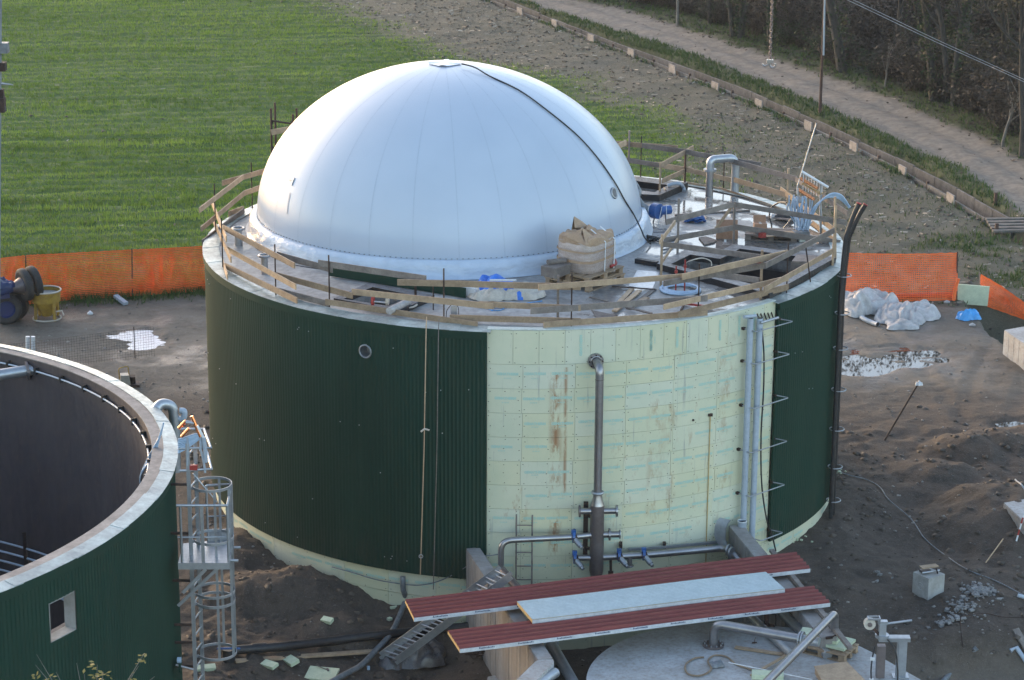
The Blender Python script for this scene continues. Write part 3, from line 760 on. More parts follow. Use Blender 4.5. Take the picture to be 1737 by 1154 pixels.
# bare boards below the cladding, all along the foot of the tank
def foot(a0, a1):
    s = 1 if a1 > a0 else -1; a = a0
    while (a1-a)*s > .01:
        b = a+s*1.0/RB
        if (a1-b)*s < .1/RB: b = a1
        lo, hi = min(a, b), max(a, b)
        board(lo, hi, -.485, -.004); board(lo, hi, -.97, -.489, prints=False)
        if -130*D2 < a < -35*D2: board(lo, hi, -1.6, -.974, prints=False)
        a = b
foot(TA0, -190*D2); foot(TA0, TA1); foot(TA1, 10*D2)
tank.part('foam_top_edge', arc_block(6.56, RB+.004, TA0, TA1, 5.034, 5.052, step=.15), M['foamtop'])
for a0, a1 in ((TA0, -215*D2), (TA1, 145*D2)):      # overlapping flashing sheets round the rim
    s = 1 if a1 > a0 else -1; a = a0; k = 0
    while (a1-a)*s > .02:
        b = a+s*.62/6.8
        if (a1-b)*s < 0: b = a1
        tank.part('flashing', arc_block(6.50+U(-.015, .015), 6.842+U(-.006, .006), min(a, b)-.012, max(a, b)+.012, 5.035+.006*(k % 2), 5.043+.006*(k % 2), step=.3, slope=.02), M['flash'])
        a = b; k += 1

# roof deck with real openings
def circ_pts(r, n, c=(0, 0)): return [(c[0]+r*math.cos(2*PI*i/n), c[1]+r*math.sin(2*PI*i/n)) for i in range(n)]
def poly_px(l, z): return [(p.x, p.y) for p in (P(a, b, z) for a, b in l)]
H1i = poly_px([(583, 507), (632, 487), (706, 502), (659, 519)], 5.12)
H1o = poly_px([(566, 506), (625, 480), (737, 501), (676, 527)], 5.12)
H2i = poly_px([(1138, 448), (1171, 432), (1221, 439), (1236, 433), (1255, 422), (1391, 440), (1300, 488)], 5.15)
H2o = poly_px([(1114, 447), (1163, 423), (1214, 429), (1226, 424), (1243, 414), (1418, 437), (1306, 499)], 5.15)
H3i = poly_px([(1062, 305), (1134, 314), (1111, 326), (1083, 323)], 5.17)
H3o = poly_px([(1052, 296), (1167, 310), (1119, 331), (1076, 329)], 5.17)
def flat_with_holes(outer, holes, z, mb, m=0, th=.25):
    vs = [Vector(p) for p in outer]; fs = [list(range(len(outer)))]; segs = [(i, (i+1) % len(outer)) for i in range(len(outer))]
    for h in holes:
        b = len(vs); vs += [Vector(p) for p in h]; segs += [(b+i, b+(i+1) % len(h)) for i in range(len(h))]
    co, _, tri, *_r = delaunay_2d_cdt(vs, segs, [], 1, 1e-5)
    def inside(p, poly):
        c = False
        for i in range(len(poly)):
            a, b = poly[i], poly[i-1]
            if (a[1] > p.y) != (b[1] > p.y) and p.x < (b[0]-a[0])*(p.y-a[1])/(b[1]-a[1])+a[0]: c = not c
        return c
    ft = []
    for f in tri:
        ctr = sum((co[i] for i in f), Vector((0, 0)))/len(f)
        if not any(inside(ctr, h) for h in holes): ft.append(tuple(f))
    mb.add([(p.x, p.y, z) for p in co], ft, m)
    for h in holes:
        n = len(h)
        for i in range(n):
            a, b = h[i], h[(i+1) % n]; mb.quad((a[0], a[1], z), (b[0], b[1], z), (b[0], b[1], z-th), (a[0], a[1], z-th), m)
    return mb
tank.part('roof_deck', flat_with_holes(circ_pts(6.56, 160), [H1i, H2i, H3i], 5.02, MB()), M['deck'])
def curb(inner, outer, h, nm='hatch_curb'):
    mb = MB(); n = len(inner); z0, z1 = 5.02, 5.02+h
    v = [(p[0], p[1], z) for z in (z0, z1) for p in inner]+[(p[0], p[1], z) for z in (z0, z1) for p in outer]
    for i in range(n):
        j = (i+1) % n
        mb.add([v[i], v[j], v[n+j], v[n+i]], [(0, 1, 2, 3)], 0); mb.add([v[2*n+i], v[2*n+j], v[3*n+j], v[3*n+i]], [(0, 1, 2, 3)], 0)
        mb.add([v[n+i], v[n+j], v[3*n+j], v[3*n+i]], [(0, 1, 2, 3)], 1)
        mb.add([(inner[i][0], inner[i][1], z0-.2), (inner[j][0], inner[j][1], z0-.2), (inner[j][0], inner[j][1], z0-2.2), (inner[i][0], inner[i][1], z0-2.2)], [(0, 1, 2, 3)], 0)
    return tank.part(nm, mb, [M['bitumen'], M['bitumen_top']])
curb(H1i, H1o, .10); curb(H2i, H2o, .13); curb(H3i, H3o, .15)
tank.part('inner_floor', arc_block(.01, 6.25, 0, 2*PI, .0, .1, step=1), M['bitumen'])

# ------------------------------------------------------------------ membrane dome
DC = Vector((-1.64, 1.25, 5.37)); DA, DH, DP = 4.18, 3.25, 1.95
def dome_pt(u, a, k=1.0):       # u 0 at the foot .. 1 at the top
    z = math.sin(u*PI/2)**(2/DP)*DH; r = max(0, 1-(z/DH)**DP)**(1/DP)*DA
    return DC+Vector((math.cos(a)*r-.10*(z/DH), math.sin(a)*r, z))*1.0+Vector((math.cos(a), math.sin(a), .6)).normalized()*(k-1)
def on_dome(px, py, off=.01):
    d = ray(px, py); t = 40; best = None
    def F(p):
        q = p-DC; zz = min(max(q.z/DH, 0), 1); rr = math.hypot(q.x+.10*zz, q.y)
        return (rr/DA)**DP+(max(q.z, 0)/DH)**DP-1
    lo = 40.0
    for i in range(900):
        t = 40+i*.02
        if F(CP+d*t) < 0: break
    a, b = t-.02, t
    for _ in range(20):
        m_ = (a+b)/2
        if F(CP+d*m_) < 0: b = m_
        else: a = m_
    p = CP+d*a; q = p-DC
    n = Vector((q.x/DA**2, q.y/DA**2, q.z/DH**2)).normalized()
    return p+n*off, n
dome = Thing('membrane_dome', 'large smooth silvery white gas storage dome on the tank roof', 'dome', (DC.x, DC.y, 5.03))
mb = MB(); NU, NA = 60, 224; v = []
for i in range(NU+1):
    for k in range(NA):
        a = 2*PI*k/NA; p = dome_pt(i/NU, a)
        v.append(p)
mb.add(v, [(i*NA+k, i*NA+(k+1) % NA, (i+1)*NA+(k+1) % NA, (i+1)*NA+k) for i in range(NU) for k in range(NA)], 0, True)
dome.part('membrane', mb, M['membrane'])
M['seam'] = pm('weld_seam', (.412, .472, .557), (.384, .444, .53), 5, .35, 0, 0, rnd=0)
for g in range(28):
    a = 2*PI*(g+.35)/28; mb = MB(); v = []
    for i in range(46):
        u = i/46*.985; p = dome_pt(u, a); da = .012/max(.3, math.hypot(p.x-DC.x, p.y-DC.y))
        v += [dome_pt(u, a-da, 1.0015), dome_pt(u, a+da, 1.0015)]
    mb.add(v, [(2*i, 2*i+1, 2*i+3, 2*i+2) for i in range(45)], 0, True)
    dome.part('weld_seam', mb, M['seam'])
# creased skirt and its clamp
mb = MB(); NA = 360; prof = [(4.44, 5.03), (4.41, 5.06), (4.385, 5.14), (4.37, 5.22), (4.345, 5.30), (4.30, 5.37), (4.20, 5.385), (4.14, 5.375)]; v = []
for j, (r, z) in enumerate(prof):
    for k in range(NA):
        a = 2*PI*k/NA; w = (0, .2, .7, .8, .6, .3, .1, 0)[j]
        n = mnoise.fractal(Vector((math.cos(a)*9+z*2, math.sin(a)*9, z*7)), .8, 2, 4)*.035+.02*math.sin(a*61+z*30)*mnoise.noise(Vector((math.cos(a)*4, math.sin(a)*4, 3)))
        v.append(Vector((DC.x+(r+n*w)*math.cos(a), DC.y+(r+n*w)*math.sin(a), z+.3*n*w)))
mb.add(v, [(i*NA+k, i*NA+(k+1) % NA, (i+1)*NA+(k+1) % NA, (i+1)*NA+k) for i in range(len(prof)-1) for k in range(NA)], 0, True)
dome.part('skirt', mb, M['skirt'])
mb = MB(); mb.ring((DC.x, DC.y, 5.385), (0, 0, 1), 4.165, .012, 200, 5)
cr = dome.part('clamp_rail', mb, M['membrane'])
mb = MB()
for k in range(230):
    a = 2*PI*k/230; mb.box((DC.x+4.185*math.cos(a), DC.y+4.185*math.sin(a), 5.40), (.026, .030, .012), a)
o = dome.part('clamp_bolts', mb, M['hose_grey'], cr); o['kind'] = 'stuff'
# cap patch with turned-up flaps
mb = MB(); v = [dome_pt(.9999, 0)+Vector((0, 0, .035))]; n = 40
for i in range(n):
    a = 2*PI*i/n; rr = .33+.03*math.cos(4*a); p = dome_pt(1, 0); z = DC.z+DH*(1-(rr/DA)**1.93)**(1/1.93)+.02
    fl = max(0, math.cos(4*a+.4))**3*.03
    v.append(Vector((p.x+rr*math.cos(a), p.y+rr*math.sin(a), z+fl)))
mb.add(v, [(0, i+1, (i+1) % n+1) for i in range(n)], 0, True)
dome.part('cap_patch', mb, M['skirt'])
cpts = [on_dome(*q, .07 if q[0] < 830 else .024)[0] for q in ((783, 114), (805, 120), (830, 131), (880, 155), (925, 187), (975, 228), (1010, 266), (1040, 308), (1058, 340), (1072, 362))]
cpts = curve(cpts+[P(1086, 386, 5.40), P(1094, 404, 5.2), P(1104, 414, 5.05)], 5)
dome.part('black_cable', MB().tube(cpts, .017, 6), M['black'])
def decal(c, n, w, h, m, nm, up=Vector((0, 0, 1)), rot=0, off=.004, parent=None):
    u = (up-n*up.dot(n)).normalized(); r = u.cross(n)
    if rot: u, r = u*math.cos(rot)+r*math.sin(rot), r*math.cos(rot)-u*math.sin(rot)
    c = c+n*off; mb = MB()
    mb.add([c-r*w/2-u*h/2, c+r*w/2-u*h/2, c+r*w/2+u*h/2, c-r*w/2+u*h/2]+[c-r*w/2-u*h/2-n*.006, c+r*w/2-u*h/2-n*.006, c+r*w/2+u*h/2-n*.006, c-r*w/2+u*h/2-n*.006], [(0, 1, 2, 3), (0, 4, 5, 1), (1, 5, 6, 2), (2, 6, 7, 3), (3, 7, 4, 0)])
    return dome.part(nm, mb, m, parent), c, r, u
p, n = on_dome(494, 307); o, c, r, u = decal(p, n, .20, .17, M['white'], 'label_plate', off=.01)
mb = MB()
for k in range(3): c2 = c+n*.003+u*(.012-.014*k); mb.beam(c2-r*(.05-.01*k), c2+r*(.05-.005*k), .006, .001, up=u)
dome.part('label_print', mb, M['black'], o)
p, n = on_dome(1041, 328)
pt = dome.part('port_ring', MB().ring(p, n, .105, .022, 28, 8).ring(p, n, .065, .010, 20, 6), M['galv']); dome.part('port_glass', MB().disc(p, n, .09, .02, 24), M['bitumen_top'], pt)
p, n = on_dome(489, 345); decal(p, n, .03, .45, M['seam'], 'repair_strip', rot=-.12)

# ------------------------------------------------------------------ open tank at the left
C2 = (-13.26, -14.5); R2 = 7.70; Z2 = 5.0
t2 = Thing('open_tank', 'open concrete tank with dark coated inside and green ribbed cladding, cut by the left edge', 'tank', (C2[0], C2[1], 0))
w0, w1 = PC(83, 1024, R2, C2), PC(130, 1070, R2, C2)
wa0 = math.atan2(w0.y-C2[1], w0.x-C2[0]); wa1 = math.atan2(w1.y-C2[1], w1.x-C2[0]); wz0, wz1 = 3.85, 4.46
n2 = int(abs(-120*D2-60*D2)*R2/.078*6)
hole = (0, 0, 0, 0, [-2, wz0, wz1, 4.92], lambda a, z: wa0 < a < wa1 and wz0 < z < wz1)
t2.part('cladding', arc_sheet(R2, -120*D2, 60*D2, -2, 4.92, c=C2, hole=hole), M['green'])
t2.part('drip_strip', arc_block(R2-.15, R2+.035, -120*D2, 62*D2, 4.80, 4.97, C2, .2), M['green'])
wb0, wb1 = wa0-.09, wa1+.03
for a0, a1, z0, z1 in ((-120*D2, wb0, -2, 4.97), (wb1, 240*D2, -2, 4.97), (wb0, wb1, -2, wz0-.02), (wb0, wb1, wz1+.1, 4.97)):
    t2.part('concrete_wall', arc_block(7.36, R2-.06, a0, a1, z0, z1, C2, .25), M['inner'])
t2.part('rim_top', arc_block(7.345, 7.60, -120*D2, 240*D2, 4.972, 4.99, C2, .2), M['rimtop'])
a = -120*D2; k = 0
while a < 110*D2:
    b = a+1.25/R2
    t2.part('flashing', arc_block(7.54+U(-.012, .012), 7.765+U(-.005, .005), a-.01, b+.01, 4.992+.006*(k % 2), 5.0+.006*(k % 2), C2, .3, slope=.03), M['flash']); a = b; k += 1
fr = MB()
for a0, a1, z0, z1 in ((wa0, wa0+.02/R2, wz0, wz1), (wa1-.02/R2, wa1, wz0, wz1), (wa0, wa1, wz0-.0, wz0+.02), (wa0, wa1, wz1-.02, wz1)):
    q = arc_block(R2-.20, R2-.001, a0+.001, a1-.001, z0+.002, z1-.002, C2, .2); fr.add(q.v, q.f)
t2.part('opening_frame', fr, M['concrete'])
# pipe rings hung inside
def inner_ring(r, z, a0, a1, rad): return MB().tube([pol(r, a0+(a1-a0)*i/90, z, C2) for i in range(91)], rad, 6)
t2.part('upper_conduit', inner_ring(7.29, 4.80, -20*D2, 120*D2, .018), M['pipe_grey'])
for k in range(22):
    a = (-15+k*5.6)*D2; p = pol(7.31, a, 4.80, C2); t2.part('pipe_clip', MB().box(p, (.09, .05, .12), a), M['black'])
for k in range(5):
    t2.part('heating_pipe', inner_ring(7.26, 1.27-.19*k, -60*D2, 140*D2, .024), M['pipe_grey'])
for k in range(14):
    a = (-40+k*12)*D2; t2.part('pipe_bracket', MB().beam(pol(7.24, a, .2, C2), pol(7.24, a, 1.6, C2), .06, .03), M['rebar'])
p = PC(50, 628, 7.36, C2, True); q = p+Vector((-2.4, -.9, -.18))
o = t2.part('inlet_pipe', MB().tube([p+Vector((.1, .04, .01)), q], .105, 16), M['galv']); t2.part('flange', MB().disc(p+(q-p).normalized()*.04, q-p, .17, .04, 20), M['steel_dark'], o)

# ------------------------------------------------------------------ shuttered concrete walls of the pump shaft
def wall_thing(name, label, pts, w, z0, z1, mats, lay=.9):
    t = Thing(name, label, 'wall', (pts[0].x, pts[0].y, z0)); lft, rgt = [], []
    for i, p in enumerate(pts):
        d0 = (pts[i]-pts[i-1]).normalized() if i else (pts[1]-pts[0]).normalized()
        d1 = (pts[i+1]-pts[i]).normalized() if i < len(pts)-1 else d0
        n0, n1 = Vector((-d0.y, d0.x, 0)), Vector((-d1.y, d1.x, 0)); n = (n0+n1).normalized(); k = w/2/max(.3, n.dot(n0))
        lft.append(p+n*k); rgt.append(p-n*k)
    mb = MB().prism([(p.x, p.y) for p in lft]+[(p.x, p.y) for p in reversed(rgt)], z0, z1)
    t.part('wall_body', mb, mats)
    for i in range(len(pts)-1):      # board marks of the formwork, proud strips on both faces
        for side in (lft, rgt):
            a, b = side[i], side[i+1]; L = (b-a).length; n = max(1, int(L/.19)); d = (b-a)/n
            o = (Vector((-d.y, d.x, 0))).normalized()*(1 if side is lft else -1)
            for k in range(n):
                p, q = a+d*(k+.04), a+d*(k+.96); e = U(.004, .014)
                s = MB(); s.add([p+o*0, q+o*0, q+o*e, p+o*e]+[x+Vector((0, 0, z1-z0-U(.01, .03))) for x in (p, q, q+o*e, p+o*e)], [(3, 2, 1, 0), (4, 5, 6, 7), (0, 1, 5, 4), (1, 2, 6, 5), (2, 3, 7, 6), (3, 0, 4, 7)])
                for vv in s.v: vv.z += z0 if vv.z < 1e-9 else z0
                t.part('formwork_plank_face', s, mats)
    return t
wl = [Vector((-.95, -6.74, 0)), Vector((.41, -11.88, 0))]
wall_thing('concrete_shaft_wall', 'rough grey concrete wall ending in a corner before the tank, red panels lying across it', wl, .26, -1.9, .66, M['wall'])
cq = [Vector(q+(0,)) for q in ((.31, -11.89), (.547, -11.885), (.56, -12.0), (-.10, -13.6), (-.45, -13.6), (.24, -11.98))]
t = Thing('concrete_beam', 'stained concrete beam running forward left from the corner of the shaft wall', 'beam', (.3, -12.5, .42)); t.part('beam_body', MB().prism([(p.x, p.y) for p in cq], .42, .655), M['slab'])
wr = [Vector((4.22, -5.42, 0)), Vector((5.42, -10.85, 0))]
wall_thing('concrete_side_wall', 'straight narrow concrete wall running from the cream boards under the right ends of the red panels', wr, .28, -1.9, .66, M['wall'])
solo('wall_footing', 'rough pale concrete spill at the foot of the bent shaft wall', 'footing',
     MB().prism([(-.62, -9.1), (-.42, -9.0), (.2, -11.6), (-.1, -12.0), (-.45, -11.3), (-.72, -10.0)], -1.6, -.96), M['slab'], (0, -10, -1.6))
# low round pit slab at the front right
sc = Vector((3.75, -12.03, 0))
low = Thing('round_pit_slab', 'low round concrete tank lid with brown stains at the lower right', 'slab', (sc.x, sc.y, -1.2))
pl = circ_pts(2.62, 90, (sc.x, sc.y)); gap = poly_px([(1468, 1138), (1500, 1136), (1520, 1165), (1480, 1170)], .3)
lo = MB(); lo.prism(circ_pts(2.60, 90, (sc.x, sc.y)), -1.6, .20); lo.prism(circ_pts(2.63, 90, (sc.x, sc.y)), .20, .30)
low.part('lid', lo, M['slab'])
xr = [(p.x, p.y) for p in (P(1300, 1062, .305), P(1400, 1068, .305), P(1482, 1108, .305), P(1560, 1152, .305), P(1640, 1210, .305), P(1560, 1230, .305), P(1512, 1160, .305), P(1490, 1124, .305), P(1440, 1120, .305), P(1350, 1140, .305))]
low.part('apron', MB().prism(xr, -1.6, .304), M['slab'])
# ------------------------------------------------------------------ timber guard rail round the roof
DZ = 5.02
def post_xy(px, py): p = P(px, py, DZ); return Vector((p.x, p.y, DZ))
class Rail:
    def __init__(s, name, label, cat, base, group=None): s.t = Thing(name, label, cat, base, group)
    def bar(s, p, h=1.05, r=.014, lean=(0, 0)): s.t.part('rebar_post', MB().tube([p, p+Vector((lean[0], lean[1], h))], r, 6), M['rebar'])
    def wpost(s, p, top, w=.075, lean=(0, 0), m='wood'): s.t.part('timber_post', MB().beam(p, Vector((p.x+lean[0], p.y+lean[1], top)), w, .045, up=(0, 1, 0)), M[m])
    def board(s, a, b, A, B, off=0, h=.115, m='wood'):
        n = Vector((-(B.y-A.y), B.x-A.x, 0)).normalized()*off
        p, q = PV(*a, A+n, B+n), PV(*b, A+n, B+n)
        s.t.part('rail_board', MB().beam(p, q, h*U(.93, 1.07), .026), M[m])
R = Rail('guard_rail', 'makeshift guard rail of sawn boards on rusty bars round the rim of the tank roof', 'guard rail', (0, 0, DZ))
p1, p2, p3, p4, p5, p6, p7, p8, p9, p10, p11 = [post_xy(*q) for q in ((412, 352), (358, 393), (378, 455), (468, 503), (559, 523), (753, 547), (969, 555), (1184, 538), (1334, 499), (1375, 480), (1412, 452))]
def inrim(p, r=6.72):
    k = min(1, r/math.hypot(p.x, p.y)); return Vector((p.x*k, p.y*k, p.z))
p1, p2 = inrim(p1), inrim(p2)
for p in (p1, p2, p3, p4, p5, p6, p7, p8, p9): R.bar(p, 1.06)
R.bar(p10, .75, lean=(-.13, -.05)); R.wpost(p11, 6.25, .06, lean=(.05, .25), m='wood_pale'); R.wpost(p11+Vector((.12, .5, 0)), 6.35, .05, lean=(-.05, .1))
pz = post_xy(946, 550); R.wpost(pz, 5.98, .05, m='wood_grey')
R.wpost(post_xy(705, 512), 5.55, .03, m='rebar'); R.bar(post_xy(735, 526), .56, .012)
pb0 = inrim(post_xy(452, 318))
B = R.board
B((377, 311), (450, 290), p1, pb0); B((338, 357), (413, 300), p2, p1, -.03); B((414, 328), (440, 319), p1, pb0); B((341, 389), (414, 328), p2, p1, -.03)
B((388, 363), (413, 354), p1, pb0); B((343, 412), (414, 357), p2, p1, -.03, m='wood_grey')
B((359, 342), (384, 406), p3, p2, -.03, m='wood_pale'); B((361, 372), (392, 441), p3, p2, -.03); B((364, 398), (386, 470), p3, p2, -.03)
B((379, 386), (500, 451), p3, p4, -.03); B((381, 420), (502, 487), p3, p4, -.03); B((382, 451), (504, 510), p3, p4, -.03)
B((470, 432), (564, 458), p4, p5, .03, m='wood_grey'); B((469, 467), (598, 502), p4, p5, .03); B((470, 493), (559, 516), p4, p5, .03, m='wood_grey')
B((540, 446), (723, 473), p5, p6, .03, m='wood_grey'); B((597, 495), (837, 520), p5, p6, -.03); B((552, 512), (810, 551), p5, p6, -.05)
B((674, 479), (985, 487), p6, p7, .03); B((813, 516), (985, 523), p6, p7, .03); B((763, 539), (985, 545), p6, p7, .03)
B((913, 488), (1159, 469), p7, p8, -.04); B((900, 528), (1200, 506), p7, p8, -.02, m='wood_grey'); B((922, 551), (1200, 531), p7, p8, -.04)
B((1126, 481), (1300, 450), p8, p9, .03, m='wood_grey'); B((1157, 470), (1336, 429), p8, p9, -.03); B((1126, 521), (1337, 472), p8, p9, -.03); B((1150, 534), (1337, 487), p8, p9, -.04)
B((1298, 451), (1415, 391), p9, p11, -.04, m='wood_grey'); B((1296, 492), (1412, 426), p9, p11, -.04)
# back of the rail, right of the dome
q1, q2, q3, q4, q5 = [inrim(post_xy(*q), 6.70) for q in ((1072, 296), (1168, 309), (1236, 321), (1335, 358), (1410, 404))]
R.wpost(q1, 6.13, .10, m='wood_grey'); R.wpost(q2, 5.85, .11, m='rust'); R.bar(inrim(post_xy(1091, 299)), 1.0); R.bar(q3, .9)
R.wpost(q4, 6.0, .05)
B((1036, 243), (1150, 251), q1, q2, .04); B((1089, 247), (1173, 259), q1, q2, -.04, m='wood_grey'); B((1173, 260), (1290, 280), q2, q3, .0, m='wood_grey'); B((1236, 272), (1352, 304), q3, q4, -.03, m='wood_grey')
B((1051, 270), (1122, 281), q1, q2, -.05, m='wood_grey'); B((1110, 279), (1176, 290), q1, q2, .0); B((1173, 290), (1260, 310), q2, q3); B((1245, 305), (1345, 334), q3, q4)
B((1165, 312), (1228, 324), q2, q3, -.02); B((1220, 321), (1334, 360), q3, q4, -.02)
B((1350, 304), (1438, 362), q4, q5, .02, m='wood_grey'); B((1324, 321), (1412, 388), q4, q5, -.02, m='wood_pale'); B((1370, 372), (1418, 410), q4, q5, -.05, m='wood_pale')
# fence round the back hatch and the big hatch
F = Rail('hatch_guard', 'low board fence with one crossing rail beside the small hatch behind the dome', 'guard rail', post_xy(1117, 334))
f1, f2 = post_xy(1119, 336), q2+Vector((-.05, -.12, 0))
F.wpost(f1, 5.86, .05); F.board((1120, 281), (1176, 251), f1, f2); F.board((1124, 307), (1173, 285), f1, f2); F.board((1041, 252), (1062, 242), f1, f2)
F = Rail('hatch_guard', 'timber fence of grey boards enclosing the large dark roof hatch', 'guard rail', post_xy(1244, 416))
g1, g2, g3, g4, g5 = [post_xy(*q) for q in ((1149, 438), (1244, 416), (1121, 485), (1290, 508), (1428, 412))]
F.wpost(g1, 6.3, .08, m='wood_grey'); F.wpost(g2, 5.93, .08, m='wood_grey'); F.wpost(g3, 6.08, .09); F.wpost(g4, 6.02, .09)
F.board((1130, 377), (1244, 347), g1, g2, m='wood_grey'); F.board((1245, 347), (1436, 378), g2, inrim(g5), m='wood_grey'); F.board((1127, 408), (1246, 386), g1, g2, m='wood_grey'); F.board((1246, 385), (1425, 412), g2, inrim(g5), m='wood_grey')
F.board((1242, 350), (1212, 391), g1, g2, .03, .07); F.board((1119, 411), (1145, 377), g3, g1, 0, .09); F.board((1124, 414), (1294, 437), g3, g4, .03, m='wood_grey'); F.board((1124, 443), (1150, 405), g3, g1, 0, .07)
F.board((1202, 464), (1288, 476), g3, g4, .03, m='wood_grey')
sp = PV(1286, 443, g3, g4); F.t.part('red_mark', MB().box(sp+Vector((0, -.06, 0)), (.12, .01, .06)), M['red'])

# ------------------------------------------------------------------ things on the roof
def T_(px, py, z=DZ): return P(px, py, z)
def pallet(t, c, rz, L=1.2, W=.9, z=0, mats=None):
    """A pallet under thing t: five top boards, nine blocks, three bottom runners."""
    Rz = Matrix.Rotation(rz, 3, 'Z'); m = mats or M['wood']
    for i in range(5): t.part('deck_board', MB().box(c+Rz@Vector((0, (i-2)*W/4.6, z+.135)), (L, W/6.2, .022), rz), m)
    for i in range(3):
        t.part('cross_board', MB().box(c+Rz@Vector(((i-1)*(L/2-.07), 0, z+.112)), (.12, W, .02), rz), m)
        for j in range(3): t.part('block', MB().box(c+Rz@Vector(((i-1)*(L/2-.07), (j-1)*(W/2-.06), z+.062)), (.12, .10, .08), rz), m)
        t.part('runner', MB().box(c+Rz@Vector((0, (i-1)*(W/2-.06), z+.011)), (L, .10, .02), rz), m)
# load of sacks wrapped in film
c = T_(992, 478); rz = math.atan2(-3.26+4.24, 1.86-1.11)
pt = Thing('stacked_pallet', 'pallets under the wrapped paper sacks beside the dome skirt', 'pallet', c); pallet(pt, c, rz, 1.22, 1.1)
pallet(pt, c+Vector((0, 0, .147)), rz, 1.2, 1.05)
sb = c+Vector((.02, .02, .295))
ld = Thing('wrapped_sacks', 'block of brown paper sacks wrapped in clear film with white straps', 'sacks', sb)
Rz = Matrix.Rotation(rz, 3, 'Z'); mb = MB(); n = 48; v = []; lv = [0, .06, .14, .22, .30, .38, .46, .54, .60, .64]
for j, z in enumerate(lv):
    for k in range(n):
        a = 2*PI*k/n; ca, sa = math.cos(a), math.sin(a); r = (abs(ca)**4+abs(sa)**4)**(-.25)
        w = 1+.035*mnoise.noise(Vector((ca*3, sa*3, z*9)))+(.04 if .15 < z < .55 else 0)-.05*(j == 0)
        v.append(sb+Rz@Vector((.50*r*w*ca, .44*r*w*sa, z+.04*mnoise.noise(Vector((ca*2, sa*2, 1)))*(j > 6))))
mb.add(v, [(i*n+k, i*n+(k+1) % n, (i+1)*n+(k+1) % n, (i+1)*n+k) for i in range(len(lv)-1) for k in range(n)], 0, True)
ld.part('film_wrap', mb, M['wrap'])
mb = MB(); v2 = []
for j, (s_, z) in enumerate(((1.0, .50), (1.02, .60), (.99, .68), (.86, .72), (.5, .74), (.02, .73))):
    for k in range(n):
        a = 2*PI*k/n; ca, sa = math.cos(a), math.sin(a); r = (abs(ca)**4+abs(sa)**4)**(-.25)
        zz = z+.13*mnoise.noise(Vector((ca*1.6+5, sa*1.6, j*.45)))+.05*mnoise.noise(Vector((ca*5, sa*5, j)))
        v2.append(sb+Rz@Vector((.50*r*s_*ca, .44*r*s_*sa, zz)))
mb.add(v2, [(i*n+k, i*n+(k+1) % n, (i+1)*n+(k+1) % n, (i+1)*n+k) for i in range(5) for k in range(n)], 0, False)
ld.part('paper_sacks', mb, M['sack'])
for pts in (((-.50, -.36, .62), (-.30, -.12, .90), (-.14, -.38, .66), (-.34, -.42, .56)), ((-.30, -.12, .90), (-.05, .05, .70), (-.14, -.38, .66), (-.2, -.2, .74)), ((-.5, -.36, .62), (-.52, .1, .72), (-.30, -.12, .90), (-.4, -.15, .8)),
            ((.02, .30, .78), (.15, .42, .96), (.42, .40, .80), (.35, .2, .74)), ((.15, .42, .96), (.42, .40, .80), (.44, .46, .6), (.1, .46, .6))):
    q = [sb+Rz@Vector(p) for p in pts]; m_ = (q[0]+q[1]+q[2]+q[3])/4+Vector((0, 0, .03)); fl = MB(); fl.add(q+[m_]+[x-Vector((.008, .012, .012)) for x in q+[m_]], [(0, 1, 4), (1, 2, 4), (2, 3, 4), (3, 0, 4), (6, 5, 9), (7, 6, 9), (8, 7, 9), (5, 8, 9), (0, 5, 6, 1), (1, 6, 7, 2), (2, 7, 8, 3), (3, 8, 5, 0)]); ld.part('torn_flap', fl, M['sack'])
for x in (-.02, .30):
    s = MB(); s.beam(sb+Rz@Vector((x, -.475, 0)), sb+Rz@Vector((x+.02, -.475, .60)), .022, .006, up=(1, 0, 0)); s.beam(sb+Rz@Vector((x+.02, -.475, .60)), sb+Rz@Vector((x+.03, -.1, .80)), .022, .006, up=(1, 0, 0)); ld.part('strap', s, M['white'])
for z_, w in ((.26, .05), (.46, .035)):
    s = MB(); pts = []
    for k in range(33):
        a = 2*PI*k/32; ca, sa = math.cos(a), math.sin(a); r = (abs(ca)**4+abs(sa)**4)**(-.25)*1.075; pts.append(sb+Rz@Vector((.50*r*ca, .44*r*sa, z_+.02*ca)))
    for k in range(32): s.beam(pts[k], pts[k+1], w, .006)
    ld.part('tape_band', s, M['sack'])
s = MB().tube(curve([sb+Rz@Vector(p) for p in ((.2, -.46, .05), (.42, -.44, .08), (.55, -.2, .14), (.60, .1, .05))], 5), .03, 8); ld.part('red_film_end', s, M['red'])
c = T_(946, 466, DZ+.30); solo('roofing_felt_roll', 'short grey roll of roofing felt lying beside the wrapped sacks', 'roll', MB().box(c+Vector((-.04, 0, .10)), (.50, .36, .2), rz).tube([c+Vector((-.2, .03, .24)), c+Vector((.16, .2, .24))], .06, 10), M['wood_grey'], c)
# green sheet offcut
a, b = T_(560, 468, 5.05), T_(790, 504, 5.05); t = Thing('green_sheet_strip', 'long dark green sheet strip standing on edge in front of the dome', 'metal sheet', a)
mb = MB(); mb.beam(a+Vector((0, 0, .10)), b+Vector((0, 0, .08)), .20, .03); t.part('sheet', mb, M['green']); t.part('foam_core', MB().beam(a+Vector((.03, .05, .09)), b+Vector((.2, .07, .07)), .17, .05), M['white'])
